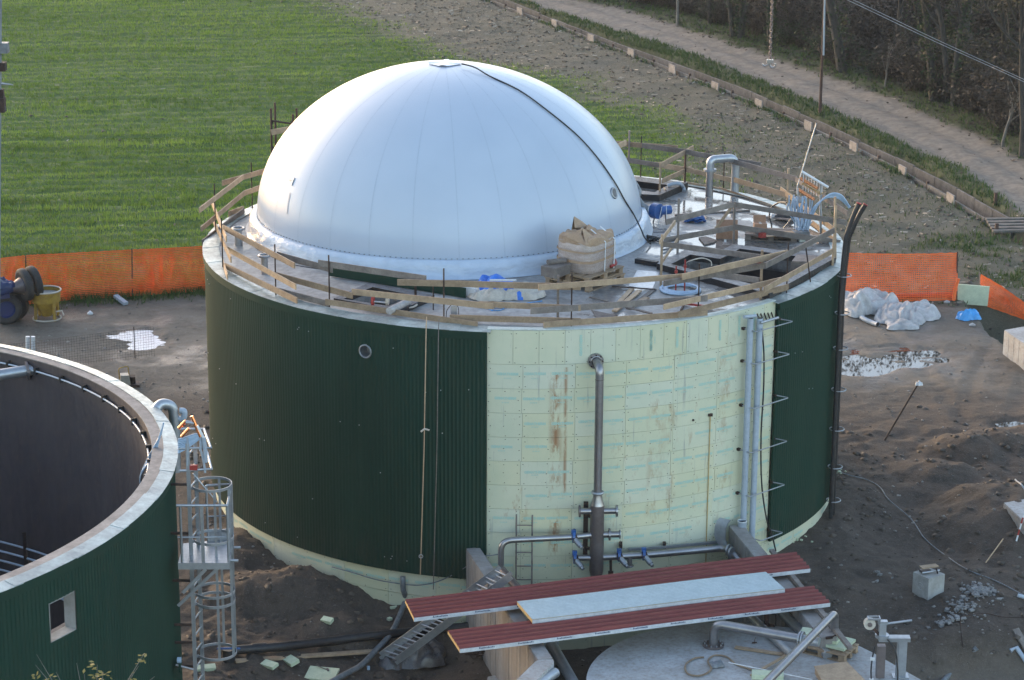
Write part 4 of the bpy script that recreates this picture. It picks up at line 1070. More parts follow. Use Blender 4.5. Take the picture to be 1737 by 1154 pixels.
# chain hoist puller and cable coil by the left hatch
c = T_(644, 517, DZ+.14); t = Thing('spindle', 'small spindle with two pale discs on the left hatch curb', 'tool', c)
for dx in (-.13, .15): t.part('disc', MB().disc(c+Vector((dx, .02*dx, .08)), (1, -.15, 0), .09, .045, 18), M['red'] if dx < 0 else M['canvas'])
t.part('axle', MB().tube([c+Vector((-.12, 0, .06)), c+Vector((.14, 0, .04))], .018, 8), M['galv'])
def coil(c, r, n, rad, jit=.012, squash=1, seed=0, open_=0):
    rr = random.Random(seed); pts = []
    ph = rr.random()*6
    for k in range(n*20+1):
        a = 2*PI*k/20+ph; w = r*(1+.10*math.sin(k/20*1.7+seed)+jit*2*rr.uniform(-1, 1)*.4)
        pts.append(c+Vector((w*math.cos(a)+.03*math.sin(k/13), w*squash*math.sin(a)+.02*math.cos(k/9), rad+.9*rad*abs(math.sin(k/20*2.4))*1.6+rad*(k/20 % 3)*.5)))
    return pts
c = T_(692, 521, DZ+.02); solo('grey_cable_loop', 'grey cable thrown in loops beside the left roof hatch', 'cable', MB().tube(coil(c, .16, 3, .016, seed=3, squash=1.2), .016, 6), M['canvas'], c)
a, b = T_(660, 528, DZ+.15), T_(692, 512, DZ+.15); solo('white_pipe_offcut', 'short white pipe lying on the corner of the left hatch curb', 'pipe', MB().tube([a, b], .07, 14), M['plasticbag'], a)
c = T_(770, 538); t = Thing('bracket_plate', 'small upright grey bracket with a bent wire at the front of the roof', 'bracket', c)
t.part('plate', MB().box(c+Vector((0, 0, .11)), (.12, .02, .22)), M['galv']); t.part('wire', MB().tube(curve([c+Vector(p) for p in ((-.15, 0, 0), (-.13, 0, .14), (-.02, 0, .26), (.08, 0, .2), (.09, 0, .05))], 5), .008, 5), M['black'])
# crumpled sheeting
def cloth(c, sx, sy, hgt, seed, rz=0, nx=40, ny=30, fold=1.6, edge=.25, two=None):
    """A crumpled sheet: a low billowing body with creases and a rucked, uneven hem."""
    mb = MB(); v = []; Rz = Matrix.Rotation(rz, 3, 'Z'); N = mnoise.noise
    for j in range(ny+1):
        for i in range(nx+1):
            x, y = i/nx*2-1, j/ny*2-1
            an = math.atan2(y, x); rg_ = 1+edge*1.3*N(Vector((math.cos(an)*1.3, math.sin(an)*1.3, seed)))
            k_ = max(abs(x), abs(y)); l_ = math.hypot(x, y); rd = (k_/l_ if l_ > 1e-6 else 1)
            xx, yy = x*(.35+.65*rd), y*(.35+.65*rd)       # round the corners of the square
            q = Vector((xx*fold*.8, yy*fold*.8, seed*3.1))
            w = N(q*1.1+Vector((5, 5, 0)))
            ca_, sa_ = math.cos(seed), math.sin(seed); qa = Vector(((q.x*ca_+q.y*sa_)*.7, (q.y*ca_-q.x*sa_)*2.4+w, q.z)); ridge = 1-2.2*abs(N(qa)); ridge2 = 1-2.8*abs(N(Vector((qa.x*1.8, qa.y*1.9, q.z+4)))); fine = N(Vector((qa.x*5, qa.y*3, 1)))
            fall = max(0, 1-k_**2.2)**.55
            z = .010+hgt*fall*(.46+.42*w+.26*ridge)+hgt*(.13*ridge2+.06*fine)*min(1, fall+.3)
            v.append(c+Rz@Vector((xx*sx*rg_+.07*sx*N(q*2.2+Vector((3, 1, 0))), yy*sy*rg_+.07*sy*N(q*2.2+Vector((0, 7, 0))), max(.006, z))))
    f = [(j*(nx+1)+i, j*(nx+1)+i+1, (j+1)*(nx+1)+i+1, (j+1)*(nx+1)+i) for j in range(ny) for i in range(nx)]
    mb.add(v, f, 0, True)
    if two:
        for k, q in enumerate(mb.f):
            x = (q[0] % (nx+1))/nx*2-1; y = (q[0]//(nx+1))/ny*2-1
            if two(x, y): mb.m[k] = 1
    return mb
c = T_(855, 503); t = Thing('tarpaulin', 'crumpled bright blue and beige tarpaulin lying in front of the dome skirt', 'tarpaulin', c)
t.part('sheet', cloth(c+Vector((0, .1, 0)), .70, .52, .40, 4, .0, two=lambda x, y: x > .5+.5*mnoise.noise(Vector((x, y*2, 2))) or (y < -.72 and x < .5) or (x < -.72 and y < .1)), [M['blue_tarp'], M['canvas']])
t.part('white_bar', MB().box(c+Vector((-.02, -.10, .36)), (.52, .06, .025), .03), M['white'])
def tangle(c, r, n, seed, rad, zz=.03):
    rr = random.Random(seed); pts = [c+Vector((rr.uniform(-r, r), rr.uniform(-r, r)*.6, rr.uniform(.01, zz))) for _ in range(n)]
    return MB().tube(curve(pts, 5), rad, 5)
c = T_(832, 524); solo('blue_rope', 'thin blue rope snaking over the roof in front of the tarpaulin', 'rope', tangle(c, .30, 14, 5, .010).tube(curve([c+Vector(p) for p in ((.1, 0, .02), (.4, .12, .02), (.7, .35, .02), (1.0, .5, .02))], 5), .009, 5), M['cyan_bag'], c)
c = T_(1176, 376); solo('blue_rope_pile', 'tangled heap of bright blue rope on the wet deck near the blower', 'rope', tangle(c, .24, 60, 8, .020, .12), M['blue_paint'], c)
# loose boards and sheet on the deck
def loose(name, label, cat, a, b, w, h, m, z=0, group=None, up=(0, 0, 1)):
    a, b = T_(*a, DZ+h/2+.004+z), T_(*b, DZ+h/2+.004+z)
    return solo(name, label, cat, MB().beam(a, b, h, w, up=up), M[m], a, group)
GB = 'loose boards on the roof deck'
loose('loose_board', 'leftmost loose board of the fan lying right of the wrapped sacks', 'board', (1072, 490), (1047, 517), .10, .025, 'wood', group=GB)
loose('loose_board', 'palest loose board in the middle of the fan right of the wrapped sacks', 'board', (1085, 493), (1042, 528), .10, .025, 'wood_pale', .03, GB)
loose('loose_board', 'longest grey loose board of the fan right of the wrapped sacks', 'board', (1110, 491), (1066, 524), .10, .025, 'wood_grey', 0, GB)
loose('loose_board', 'short loose board end under the fan of boards on the roof', 'board', (1098, 505), (1070, 519), .12, .025, 'wood', .03, GB)
loose('loose_board', 'thin loose board crossing the lower end of the fan of boards', 'board', (1062, 521), (1105, 532), .07, .025, 'wood_grey', .055, GB)
loose('flat_bar', 'thin dark flat bar left of the fan of loose boards', 'bar', (1000, 504), (1040, 514), .03, .02, 'wood_grey', 0)
loose('long_bar', 'long thin dark bar lying from the pallet to the metal sheet', 'bar', (1038, 486), (1112, 491), .03, .02, 'rebar', .02)
loose('long_bar', 'thin dark bar lying on the wet deck behind the large hatch', 'bar', (1145, 365), (1272, 357), .05, .03, 'wood_grey', 0)
solo('membrane_scrap', 'torn dark membrane scrap lying flat near the front rim', 'scrap', MB().prism([(p.x, p.y) for p in (T_(1003, 527), T_(1022, 531), T_(1048, 536), T_(1032, 541), T_(1012, 540))], DZ+.004, DZ+.014), M['wood_grey'], T_(1020, 535))
solo('metal_sheet', 'shiny thin metal sheet lying between pallet and large hatch', 'sheet', MB().prism([(p.x, p.y) for p in (T_(1081, 459), T_(1119, 462), T_(1106, 492), T_(1066, 486))], DZ+.004, DZ+.010), M['galv'], T_(1090, 475))
solo('mat_piece', 'grey rubber mat piece with clipped corners behind the large hatch', 'mat', MB().prism([(p.x, p.y) for p in (T_(1185, 405), T_(1197, 403), T_(1215, 409), T_(1212, 413), T_(1195, 417))], DZ+.004, DZ+.03), M['wood_grey'], T_(1200, 410))
# hose coil, red rods
c = T_(1155, 494); solo('hose_coil', 'flat coil of pale blue hose on the roof beside the large hatch', 'hose', MB().tube(coil(c, .36, 9, .019, seed=2), .019, 8), M['hose_blue'], c)
for k, (q, h, L) in enumerate((((1146, 497), .55, 'shorter thin red rod standing inside the hose coil'), ((1161, 497), .68, 'taller thin red rod standing inside the hose coil'))):
    p = T_(*q); t = Thing('red_rod', L, 'rod', p, 'red rods in the hose coil'); t.part('rod', MB().tube([p, p+Vector((0, 0, h))], .016, 8), M['red']); t.part('knob', MB().tube([p+Vector((0, 0, h*.75)), p+Vector((0, 0, h*.84))], .032, 8), M['red'])
a, b = T_(1161, 515, 5.06), T_(1199, 520, 5.06); t = Thing('red_trestle_foot', 'red painted steel foot lying near the front rim', 'bar', a); t.part('bar', MB().beam(a, b, .04, .04), M['red']); t.part('leg', MB().beam(a, T_(1155, 527, 5.05), .035, .035), M['rust'])
a, b = T_(1079, 442, 5.07), T_(1115, 448, 5.07); solo('black_timber', 'short black bitumen coated timber left of the large hatch', 'timber', MB().beam(a, b, .10, .12), M['bitumen'], a)
pc = Thing('plywood_box', 'grey plywood box standing in the right corner of the large hatch', 'box', T_(1356, 458, 4.8)); q = [T_(1343, 444, 5.2), T_(1376, 445, 5.2), T_(1386, 435, 5.2), T_(1352, 432, 5.2)]
pc.part('lid', MB().prism([(p.x, p.y) for p in q], 5.18, 5.21), M['wood_grey']); pc.part('side', MB().prism([(p.x*.998, p.y) for p in q], 4.4, 5.179), M['wood_grey'])
c = T_(1205, 452, 5.0); solo('bent_conduit', 'thin pale conduit arching over the left part of the large hatch', 'conduit', MB().tube(curve([T_(1163, 447, 5.2), T_(1170, 443, 5.35), T_(1190, 438, 5.42), T_(1205, 443, 5.3), T_(1207, 451, 5.2)], 6), .012, 6), M['canvas'], c)
# flanged stubs at the left
for i, (b_, tp, r, L) in enumerate((((405, 416), (405, 388), .085, 'taller flanged steel pipe stub at the left end of the roof'), ((449, 465), (449, 434), .07, 'shorter flanged steel pipe stub left of the front of the dome'))):
    p = T_(*b_); q = PY(*tp, p.y); h = q.z-DZ
    t = Thing('pipe_stub', L, 'pipe', p, 'flanged pipe stubs on the roof'); t.part('pipe', MB().tube([p, p+Vector((0, 0, h))], r, 20, 0, False), M['steel']); t.part('bore', MB().disc(p+Vector((0, 0, h-.05)), (0, 0, 1), r*.93, .01, 20), M['bitumen'])
    f = MB(); f.ring(p+Vector((0, 0, h)), (0, 0, 1), r+.035, .028, 24, 6); t.part('flange', f, M['steel'])
c = T_(412, 402); solo('black_hose', 'thin black hose lying between the two flanged stubs', 'hose', MB().tube(curve([T_(412, 402), T_(425, 412), T_(438, 424), T_(460, 436), T_(500, 450), T_(555, 459)], 5), .016, 6), M['black'], c)
# U pipe
p = T_(1203, 333); t = Thing('vent_pipe', 'grey galvanised U-shaped vent pipe rising above the wet deck', 'pipe', p)
x1 = PY(1203, 287, p.y); p2 = inrim(T_(1247, 330), 6.9); top = x1.z+.22
e2 = Vector((p2.x, p2.y+.15, 0))
t.part('bend', MB().tube(fillet([p+Vector((0, 0, .62)), Vector((p.x, p.y, top)), Vector((e2.x, e2.y, top-.02)), Vector((e2.x, e2.y, 3.2))], .22, 8), .095, 18), M['galv'])
t.part('riser', MB().tube([p, p+Vector((0, 0, .62))], .088, 18), M['steel']); t.part('flange', MB().disc(p+Vector((0, 0, .62)), (0, 0, 1), .15, .05, 20), M['galv'])
# blower with duct
p = T_(1118, 378); t = Thing('blower', 'bright blue blower with a grey duct up to the dome', 'blower', p)
hc_ = PY(1113, 358, p.y); t.part('housing', MB().disc(hc_, (.75, -.65, 0), .17, .17, 24), M['blue_paint']); t.part('motor', MB().disc(hc_+Vector((.20, .08, 0)), (.9, .4, 0), .10, .26, 18), M['blue_paint'])
t.part('stand', MB().beam(Vector((hc_.x-.06, hc_.y, DZ)), hc_, .03, .03).beam(Vector((hc_.x+.22, hc_.y+.05, DZ)), hc_+Vector((.2, .05, 0)), .03, .03), M['steel_dark'])
t.part('frame_wire', MB().beam(hc_+Vector((.12, -.1, .12)), hc_+Vector((.05, -.1, -.28)), .012, .012).beam(hc_+Vector((.22, -.05, .12)), hc_+Vector((.24, -.05, -.28)), .012, .012), M['white'])
dp = PY(1064, 298, 2.3); hub = hc_+Vector((-.13, .02, .02))
t.part('duct', MB().tube(curve([dp, dp+Vector((.22, -.2, -.3)), hub+Vector((-.32, .1, .26)), hub+Vector((-.16, .03, .05)), hub], 6), .095, 14), M['hose_grey'])
t.part('collar', MB().ring(hub, (.8, -.5, 0), .10, .02, 20, 6), M['galv'])
# hoses over the back hatch curb
c = T_(1150, 322); solo('grey_hose', 'thick grey hose bent over the back hatch curb', 'hose', MB().tube(curve([T_(1132, 315, 5.2), T_(1142, 312, 5.24), T_(1153, 312, 5.24), T_(1159, 318, 5.12), T_(1160, 324, 5.05)], 6), .045, 10), M['pipe_grey'], c)
solo('cable_tail', 'thin black cable hanging over the back hatch curb', 'cable', MB().tube(curve([T_(1126, 318, 5.2), T_(1130, 324, 5.18), T_(1132, 331, 5.03), T_(1135, 334, 5.03)], 5), .012, 6), M['black'], T_(1130, 325))
c = T_(1112, 410); solo('cable_reel', 'heap of black cable at the foot of the dome by the hatch fence', 'cable', tangle(c, .20, 24, 12, .016, .12), M['black'], c)
c = T_(1135, 405); solo('cut_pipes', 'two short pale blue pipe pieces lying by the left fence post', 'pipe', MB().tube([T_(1125, 412, 5.1), T_(1148, 408, 5.1)], .025, 8).tube([T_(1126, 418, 5.1), T_(1142, 410, 5.1)], .025, 8), M['hose_blue'], c)
# cartons
def carton(name, label, px, w, d, h, rz, z=0, m='cardboard', flaps=True):
    c = T_(*px, DZ+z)+Vector((0, 0, .003)); t = Thing(name, label, 'carton', c); t.part('body', MB().box(c+Vector((0, 0, h/2)), (w, d, h), rz), M[m])
    if flaps:
        R3 = Matrix.Rotation(rz, 3, 'Z'); t.part('flap', MB().add([c+R3@Vector(q) for q in ((-w/2, d/2, h), (w/2, d/2, h), (w/2, d/2+.05, h+.14), (-w/2, d/2+.05, h+.14), (-w/2, d/2-.01, h), (w/2, d/2-.01, h), (w/2, d/2+.04, h+.14), (-w/2, d/2+.04, h+.14))], [(0, 1, 2, 3), (7, 6, 5, 4), (3, 2, 6, 7), (0, 3, 7, 4), (1, 5, 6, 2)]), M[m])
    t.part('tape', MB().box(c+Vector((0, 0, h+.002)), (.05, d*.98, .003), rz), M['canvas']); return t
carton('cardboard_box', 'wide cardboard box with a white label on the deck behind the large hatch', (1233, 403), .46, .32, .20, -.05)
lb = T_(1229, 405, DZ+.10); solo('paper_slip', 'small white slip leaning against the wide cardboard box', 'paper', MB().box(lb+Vector((0, -.2, 0)), (.05, .004, .06)), M['white'], lb)
# pallet at the right with box
c = T_(1309, 404); pt = Thing('pallet', 'dark wooden pallet on the wet deck behind the large hatch', 'pallet', c); pallet(pt, c, -.16, 1.12, .62, mats=M['wood_grey'])
c2 = T_(1315, 400, DZ+.16); solo('plywood_sheet', 'thin plywood sheet lying across the dark pallet', 'board', MB().prism([(p.x, p.y) for p in (T_(1298, 402, 5.18), T_(1352, 398, 5.18), T_(1345, 392, 5.18), T_(1296, 394, 5.18))], 5.172, 5.185), M['wood'], c2)
carton('cardboard_box', 'open reddish cardboard box standing at the back of the dark pallet', (1289, 394), .27, .2, .20, .05, .15)
c = T_(1293, 403, DZ+.17); solo('red_tin', 'small red tin on the front corner of the dark pallet', 'tin', MB().box(c+Vector((0, 0, .05)), (.13, .1, .1), .5).box(c+Vector((.0, -.03, .05)), (.06, .08, .05), .5, 0), M['red'], c)
c = T_(1360, 410); solo('white_block', 'small white foam block lying at the right of the dark pallet', 'block', MB().box(c+Vector((0, 0, .05)), (.13, .1, .09), .2), M['foamtop'], c)
c = T_(1325, 372); t = Thing('tool_bag', 'dark bag with white cloth lying left of the pale blue hoses', 'bag', c); t.part('bag', cloth(c+Vector((.08, 0, .02)), .24, .16, .18, 21, nx=16, ny=12), M['black']); t.part('cloth', cloth(c+Vector((-.12, .02, .02)), .12, .12, .15, 31, nx=12, ny=10), M['fleece']); t.part('tray', MB().beam(T_(1301, 368, 5.05), T_(1345, 374, 5.1), .03, .10), M['wood_grey'])
solo('black_loop_cable', 'black cable arching up in a loop in front of the pale blue hoses', 'cable', MB().tube(curve([T_(1306, 391, 5.03), T_(1309, 384, 5.1), T_(1305, 366, 5.3), T_(1309, 352, 5.45), T_(1322, 344, 5.6), T_(1334, 344, 5.7)], 6), .018, 6), M['black'], T_(1306, 391))
# manifold with pale blue hoses
mc = T_(1355, 396); YM = mc.y
t = Thing('hose_manifold', 'heating manifold with copper bars and a sheaf of pale blue hoses at the right rim', 'manifold', mc)
def Q(px, py, dy=0): return PY(px, py, YM+dy)
for a, b, r, m in (((1360, 291), (1405, 318), .028, 'white'), ((1357, 302), (1387, 320), .036, 'copper'), ((1353, 321), (1381, 339), .036, 'copper'), ((1362, 310), (1392, 330), .020, 'brass')):
    t.part('manifold_bar', MB().tube([Q(*a, .15), Q(*b, -.1)], r, 12), M[m])
for k in range(8):
    x = 1363+k*4.6; t.part('valve_rod', MB().tube([Q(x, 294+k*2.6, .12), Q(x-1, 322+k*2.2, 0)], .008, 6), M['galv']); t.part('valve', MB().disc(Q(x-1, 312+k*2.3, 0), (.3, 1, 0), .024, .05, 10), M['brass'])
t.part('stand_pole', MB().tube([Q(1392, 395, 0), Q(1392, 312, 0)], .028, 10), M['galv']); t.part('stand_pole', MB().tube([Q(1352, 372, 0), Q(1354, 320, 0)], .014, 8), M['galv'])
hz_ = random.Random(4)
for k in range(22):
    x0 = 1345+hz_.uniform(0, 25); xm = 1337+k*1.75+hz_.uniform(-3, 3); xt = 1339+k*1.7+hz_.uniform(-4, 4); dy = hz_.uniform(-.25, .15)
    b0 = T_(1350+hz_.uniform(-5, 18), 398+hz_.uniform(-3, 4), 5.04)
    t.part('hose', MB().tube(curve([b0, PY(b0.x*0+(1349+(xm-1337)*.55), 378, b0.y), Q(xm, 356, dy), Q(xt, 338+hz_.uniform(-8, 8), dy)], 5), .016, 7), M['hose_blue'])
for k in range(5):
    o_ = k*1.7
    t.part('hose', MB().tube(curve([T_(1362+o_, 398, 5.04), Q(1368+o_, 375, -.1), Q(1382+o_, 350-o_*.6, -.15), Q(1402+o_, 336-o_, -.1), Q(1420+o_, 336-o_*.7, 0), Q(1434+o_*.8, 346+o_*.3, .1), Q(1440+o_*.3, 353-o_*.2, .12)], 5), .017, 7), M['hose_blue'])
t.part('socket_box', MB().box(T_(1358, 399, 5.10), (.34, .22, .18), .2), M['hose_grey']); t.part('wrapping', cloth(Q(1356, 345), .07, .05, .2, 3, nx=8, ny=8), M['plasticbag'])
t.part('brace', MB().tube([T_(1329, 388, 5.04), Q(1342, 372, 0)], .016, 8), M['galv']); t.part('brace', MB().tube([T_(1360, 400, 5.04), Q(1378, 375, 0)], .016, 8), M['galv'])
a, b = Q(1352, 318, .1), PY(1385, 209, YM+.3)
solo('lightning_rod', 'long thin grey rod leaning out above the heating manifold', 'rod', MB().tube([Q(1352, 330, .05), a, b], .014, 6), M['galv'], a)
# black corrugated conduits climbing the right side and standing above the rim
def corr(pts, r, pitch=.03):
    pts = [Vector(p) for p in pts]; out = []; rs = []; d = 0; k = 0
    for i in range(len(pts)-1):
        L = (pts[i+1]-pts[i]).length; n = max(1, int(L/(pitch/2)))
        for j in range(n): out.append(pts[i]+(pts[i+1]-pts[i])*(j/n)); rs.append(r*(1.0 if k % 2 else .86)); k += 1
    out.append(pts[-1]); rs.append(r); return out, rs
aC = math.atan2(.1, 6.9); t = Thing('black_conduits', 'pair of black corrugated conduits climbing the right edge of the tank and arching above it', 'conduit', (6.95, 0, -.3))
for j, (dx, tx) in enumerate(((0, 1457), (.13, 1468))):
    cb_ = PC(1426, 500, 6.93); y = cb_.y+j*.20; bx = math.sqrt(6.93**2-y*y); base = [Vector((bx, y, z)) for z in (-.3, .8, 2, 3, 3.9, 4.6)]+[PY(1434+j*5, 412, y), PY(1440+j*7, 388, y), PY(1448+j*9, 366, y), PY(tx, 345+j*2, y)]
    o, rs = corr(curve(base, 5), .052); t.part('conduit', MB().tube(o, rs, 12), M['black'])
    e = base[-1]; t.part('cut_end', MB().ring(e, base[-1]-base[-2], .045, .012, 16, 6), M['red'])
for py in (430, 492, 550, 618, 683, 745, 800):
    p = PY(1431, py, -.6); t.part('wall_clip', MB().ring(Vector((bx-.01, y-.10, p.z)), (0, 0, 1), .15, .012, 20, 6), M['galv'])
# scaffold tower behind the dome at the left
Ys = 9.6; sx0, sx1 = PY(461, 250, Ys), PY(498, 250, Ys)
t = Thing('scaffold_tower', 'brown steel scaffold tower with one plank showing behind the dome', 'scaffold', (sx0.x, Ys, hz(sx0.x, Ys)))
zt, zt2 = PY(461, 184, Ys).z, PY(498, 194, Ys).z
for x, z_ in ((sx0.x, zt), (sx1.x, zt2)):
    for dy in (0, 1.0): t.part('standard', MB().tube([Vector((x, Ys+dy, GZ)), Vector((x, Ys+dy, z_-.05*dy))], .028, 8), M['rust'])
for z_ in (PY(480, 205, Ys).z, PY(480, 250, Ys).z, 3.2, 1.8, .6):
    t.part('ledger', MB().tube([Vector((sx0.x, Ys, z_)), Vector((sx1.x, Ys, z_-.08))], .024, 8), M['rust'])
z_ = PY(480, 221, Ys).z; t.part('plank', MB().beam(Vector((sx0.x, Ys-.04, z_-.05)), Vector((sx1.x, Ys-.04, z_+.05)), .14, .03), M['wood'])
for s_ in (1, -1):
    xm = (sx0.x+sx1.x)/2; t.part('brace', MB().tube([Vector((xm-s_*(sx1.x-sx0.x)/2, Ys, z_+.1)), Vector((xm-s_*.22, Ys, PY(480, 205, Ys).z))], .014, 6), M['rust'])
# ------------------------------------------------------------------ ray onto the terrain
def GP(px, py, off=0):
    z = -.5
    for _ in range(12):
        p = P(px, py, z); z = z*.4+hz(p.x, p.y)*.6
    return Vector((p.x, p.y, hz(p.x, p.y)+off))
# ------------------------------------------------------------------ steel pipework on the cream wall
RP = 7.10
def W(px, py, r=RP): return PC(px, py, r)
b = W(1018, 985); t = Thing('riser_pipework', 'stainless riser pipe with branches and blue valves standing before the cream insulation boards', 'pipework', b)
f0 = PC(1010, 612, 6.73); n0 = Vector((f0.x, f0.y, 0)).normalized(); top = f0+n0*.36
xr_, yr_ = top.x, top.y
zj = PY(1017, 838, yr_).z; zb = PY(1015, 978, yr_).z
t.part('wall_flange', MB().disc(f0+n0*.03, n0, .15, .05, 24).ring(f0+n0*.06, n0, .10, .018, 20, 6), M['steel'])
for k in range(8): a = k*PI/4; t.part('bolt', MB().disc(f0+n0*.065+Vector((-n0.y, n0.x, 0))*.125*math.cos(a)+Vector((0, 0, .125*math.sin(a))), n0, .014, .02, 6), M['rebar'])
t.part('riser', MB().tube(fillet([f0+n0*.05, Vector((xr_, yr_, f0.z-.02)), Vector((xr_, yr_, zj))], .22, 9), .080, 20), M['steel'])
t.part('weld_ring', MB().ring(Vector((xr_, yr_, f0.z-.26)), (0, 0, 1), .08, .006, 20, 5), M['steel_dark'])
t.part('coupling', MB().ring(Vector((xr_, yr_, zj+.03)), (0, 0, 1), .10, .028, 24, 6), M['galv'])
t.part('reducer', MB().tube([Vector((xr_, yr_, zj)), Vector((xr_, yr_, zj-.06)), Vector((xr_, yr_, zj-.22))], [.085, .09, .135], 20), M['steel'])
t.part('header', MB().tube([Vector((xr_, yr_, zj-.22)), Vector((xr_, yr_, zb+.12)), Vector((xr_, yr_, zb-.10))], [.135, .135, .09], 24), M['steel_dark'])
def flng(p, ax, r, m='steel'): t.part('flange', MB().disc(p, ax, r, .035, 22), M[m])
def valve(p, ax, s=1):
    v = t.part('valve', MB().disc(p, ax, .115, .055, 18).box(p+Vector((0, 0, .09)), (.09, .06, .11)), M['blue_paint'])
    e = p+Vector((.13, -.22, -.10)); t.part('actuator', MB().tube([p+Vector((.03, -.10, -.02)), e], .055, 12).tube([e, e+Vector((.03, -.05, -.025))], .035, 10), M['galv'], v)
    t.part('actuator_neck', MB().beam(p+Vector((.0, 0, .05)), p+Vector((.04, -.13, -.02)), .05, .09), M['rebar'], v)
hd = lambda py: Vector((xr_, yr_, PY(1015, py, yr_).z))
a = hd(867); dR = Vector((1, .06, 0)).normalized()
t.part('branch_pipe', MB().tube([a-dR*.33, a+dR*.36], .062, 16), M['steel']); flng(a-dR*.34, dR, .115, 'steel_dark'); flng(a+dR*.37, dR, .115)
a = hd(907); lft_ = W(866, 918); 
lp = fillet([a, PC(975, 911, RP), PC(850, 917, 7.35), PC(850, 917, 7.35)+Vector((0, 0, -.75))], .22, 9)
t.part('long_branch', MB().tube(lp, .060, 16), M['steel']); valve(PC(973, 911, RP), dR); t.part('branch_pipe', MB().tube([a, a+dR*.44], .062, 16), M['steel']); flng(a+dR*.24, dR, .12); t.part('flexible_ring', MB().ring(a+dR*.44, dR, .075, .015, 18, 6), M['galv'])
a = hd(946); r1 = [a, PC(1090, 942, RP), PC(1160, 936, 7.12), PC(1226, 930, 7.15), PC(1240, 935, 7.4), PC(1270, 968, 7.9), PC(1330, 1030, 8.9)]
t.part('lower_branch', MB().tube(fillet(r1, .2, 6), .068, 16), M['steel']); t.part('lower_branch', MB().tube([a, a-dR*.38], .062, 16), M['steel']); valve(a-dR*.42, dR)
valve(PC(1050, 943, RP), dR); valve(PC(1092, 941, RP), dR); t.part('drain_stub', MB().tube([PC(1068, 945, RP), PC(1068, 962, RP)], .05, 12).ring(PC(1068, 960, RP), (0, 0, 1), .07, .014, 18, 6), M['steel'])
flng(PC(1236, 933, 7.35), (1, -.6, 0), .12, 'galv'); flng(PC(1241, 938, 7.5), (1, -.8, 0), .12, 'galv')
cpx = PC(995, 850, 6.86); ct = PC(994, 852, 6.86); cb = PC(992, 945, 6.86)
t.part('support_channel', MB().beam(Vector((ct.x, ct.y, ct.z)), Vector((ct.x, ct.y, cb.z)), .09, .08, up=(1, 0, 0)), M['rebar'])
for py in (880, 935): c_ = hd(py); t.part('support_arm', MB().beam(Vector((ct.x, ct.y, c_.z)), c_, .05, .05), M['rebar'])
t.part('hanging_clamp', MB().beam(PC(1036, 948, RP), PC(1036, 975, RP), .05, .05, up=(1, 0, 0)).box(PC(1036, 975, RP), (.10, .05, .14)), M['rebar'])
tr = Thing('cable_tray', 'thin galvanised tray running above the lower steel pipe along the boards', 'cable tray', PC(1065, 932, 6.85)); tp = [PC(x, y, 6.86) for x, y in ((1066, 932), (1100, 930), (1140, 927), (1180, 923), (1228, 919))]
s = MB()
for i in range(4): s.beam(tp[i], tp[i+1], .03, .10); s.beam(tp[i]+Vector((0, -.06, .03)), tp[i+1]+Vector((0, -.06, .03)), .03, .012)
tr.part('tray', s, M['galv'])
for x in (1053, 1127): p = PC(x, 925, 6.80); tr.part('bracket', MB().box(p, (.06, .14, .10)), M['rebar'])
# narrow ladder against the boards
a0, a1, b0, b1 = PC(876, 873, 6.86), PC(869, 995, 6.86), PC(903, 874, 6.86), PC(899, 995, 6.86)
t = Thing('wall_ladder', 'slim grey ladder standing against the cream boards behind the bent pipe', 'ladder', a1)
t.part('rail', MB().tube([a0, Vector((a0.x, a0.y, -1.5))], .016, 8), M['wood_grey']); t.part('rail', MB().tube([b0, Vector((b0.x, b0.y, -1.5))], .016, 8), M['wood_grey'])
for k in range(9): z = a0.z-.22-.28*k; t.part('rung', MB().tube([Vector((a0.x, a0.y, z)), Vector((b0.x, b0.y, z))], .012, 8), M['wood_grey'])
# grey conduits with brackets
t = Thing('conduit_pair', 'two tall grey plastic conduits held by steel loops at the right of the cream boards', 'conduit', PC(1272, 930, 6.85))
for (x0, x1) in ((1273, 1266), (1289, 1280)):
    p = PC(x0, 540, 6.87); q = Vector((p.x, p.y, -.5)); t.part('conduit', MB().tube([p, q], .062, 18), M['pipe_grey'])
    t.part('open_end', MB().disc(p+Vector((0, 0, .004)), (0, 0, 1), .05, .006, 16), M['black'])
brk = (((1260, 557), (1331, 546), (1320, 539)), ((1258, 612), (1328, 600), (1315, 596)), ((1256, 687), (1326, 673), (1313, 670)), ((1252, 762), (1324, 748), (1311, 744)), ((1250, 836), (1320, 820), (1307, 817)), ((1268, 911), (1316, 893), (1304, 889)))
for A_, B_, C_ in brk:
    a = PC(*A_, 6.73); aa = math.atan2(a.y, a.x); c_ = PC(*C_, 6.75); ca = math.atan2(c_.y, c_.x); z = a.z
    pts = [a, pol(7.02, aa+.012, z-.02), pol(7.04, ca+.015, z-.02+.0), c_*1.0]; pts[3] = pol(6.76, ca, z)
    t.part('bracket_loop', MB().tube(fillet(pts, .06, 4), .013, 8), M['galv']); t.part('anchor', MB().box(a, (.10, .06, .05), aa), M['rebar']); t.part('anchor', MB().box(pts[3], (.10, .05, .05), ca), M['rebar'])
s = T_(1282, 532, 5.0)
for k in range(5): a = PC(1283+k*6, 532-k*.6, 6.70); t.part('top_rod', MB().tube([a+Vector((-.03, .22, .12)), a+Vector((.05, -.16, -.10))], .014, 6), M['rebar'])
t.part('top_bar', MB().tube([PC(1290, 548, 6.95), PC(1320, 539, 6.95)], .028, 10), M['galv']); t.part('top_bar', MB().tube([PC(1262, 538, 6.95), PC(1282, 536, 6.95)], .035, 10), M['pipe_grey'])
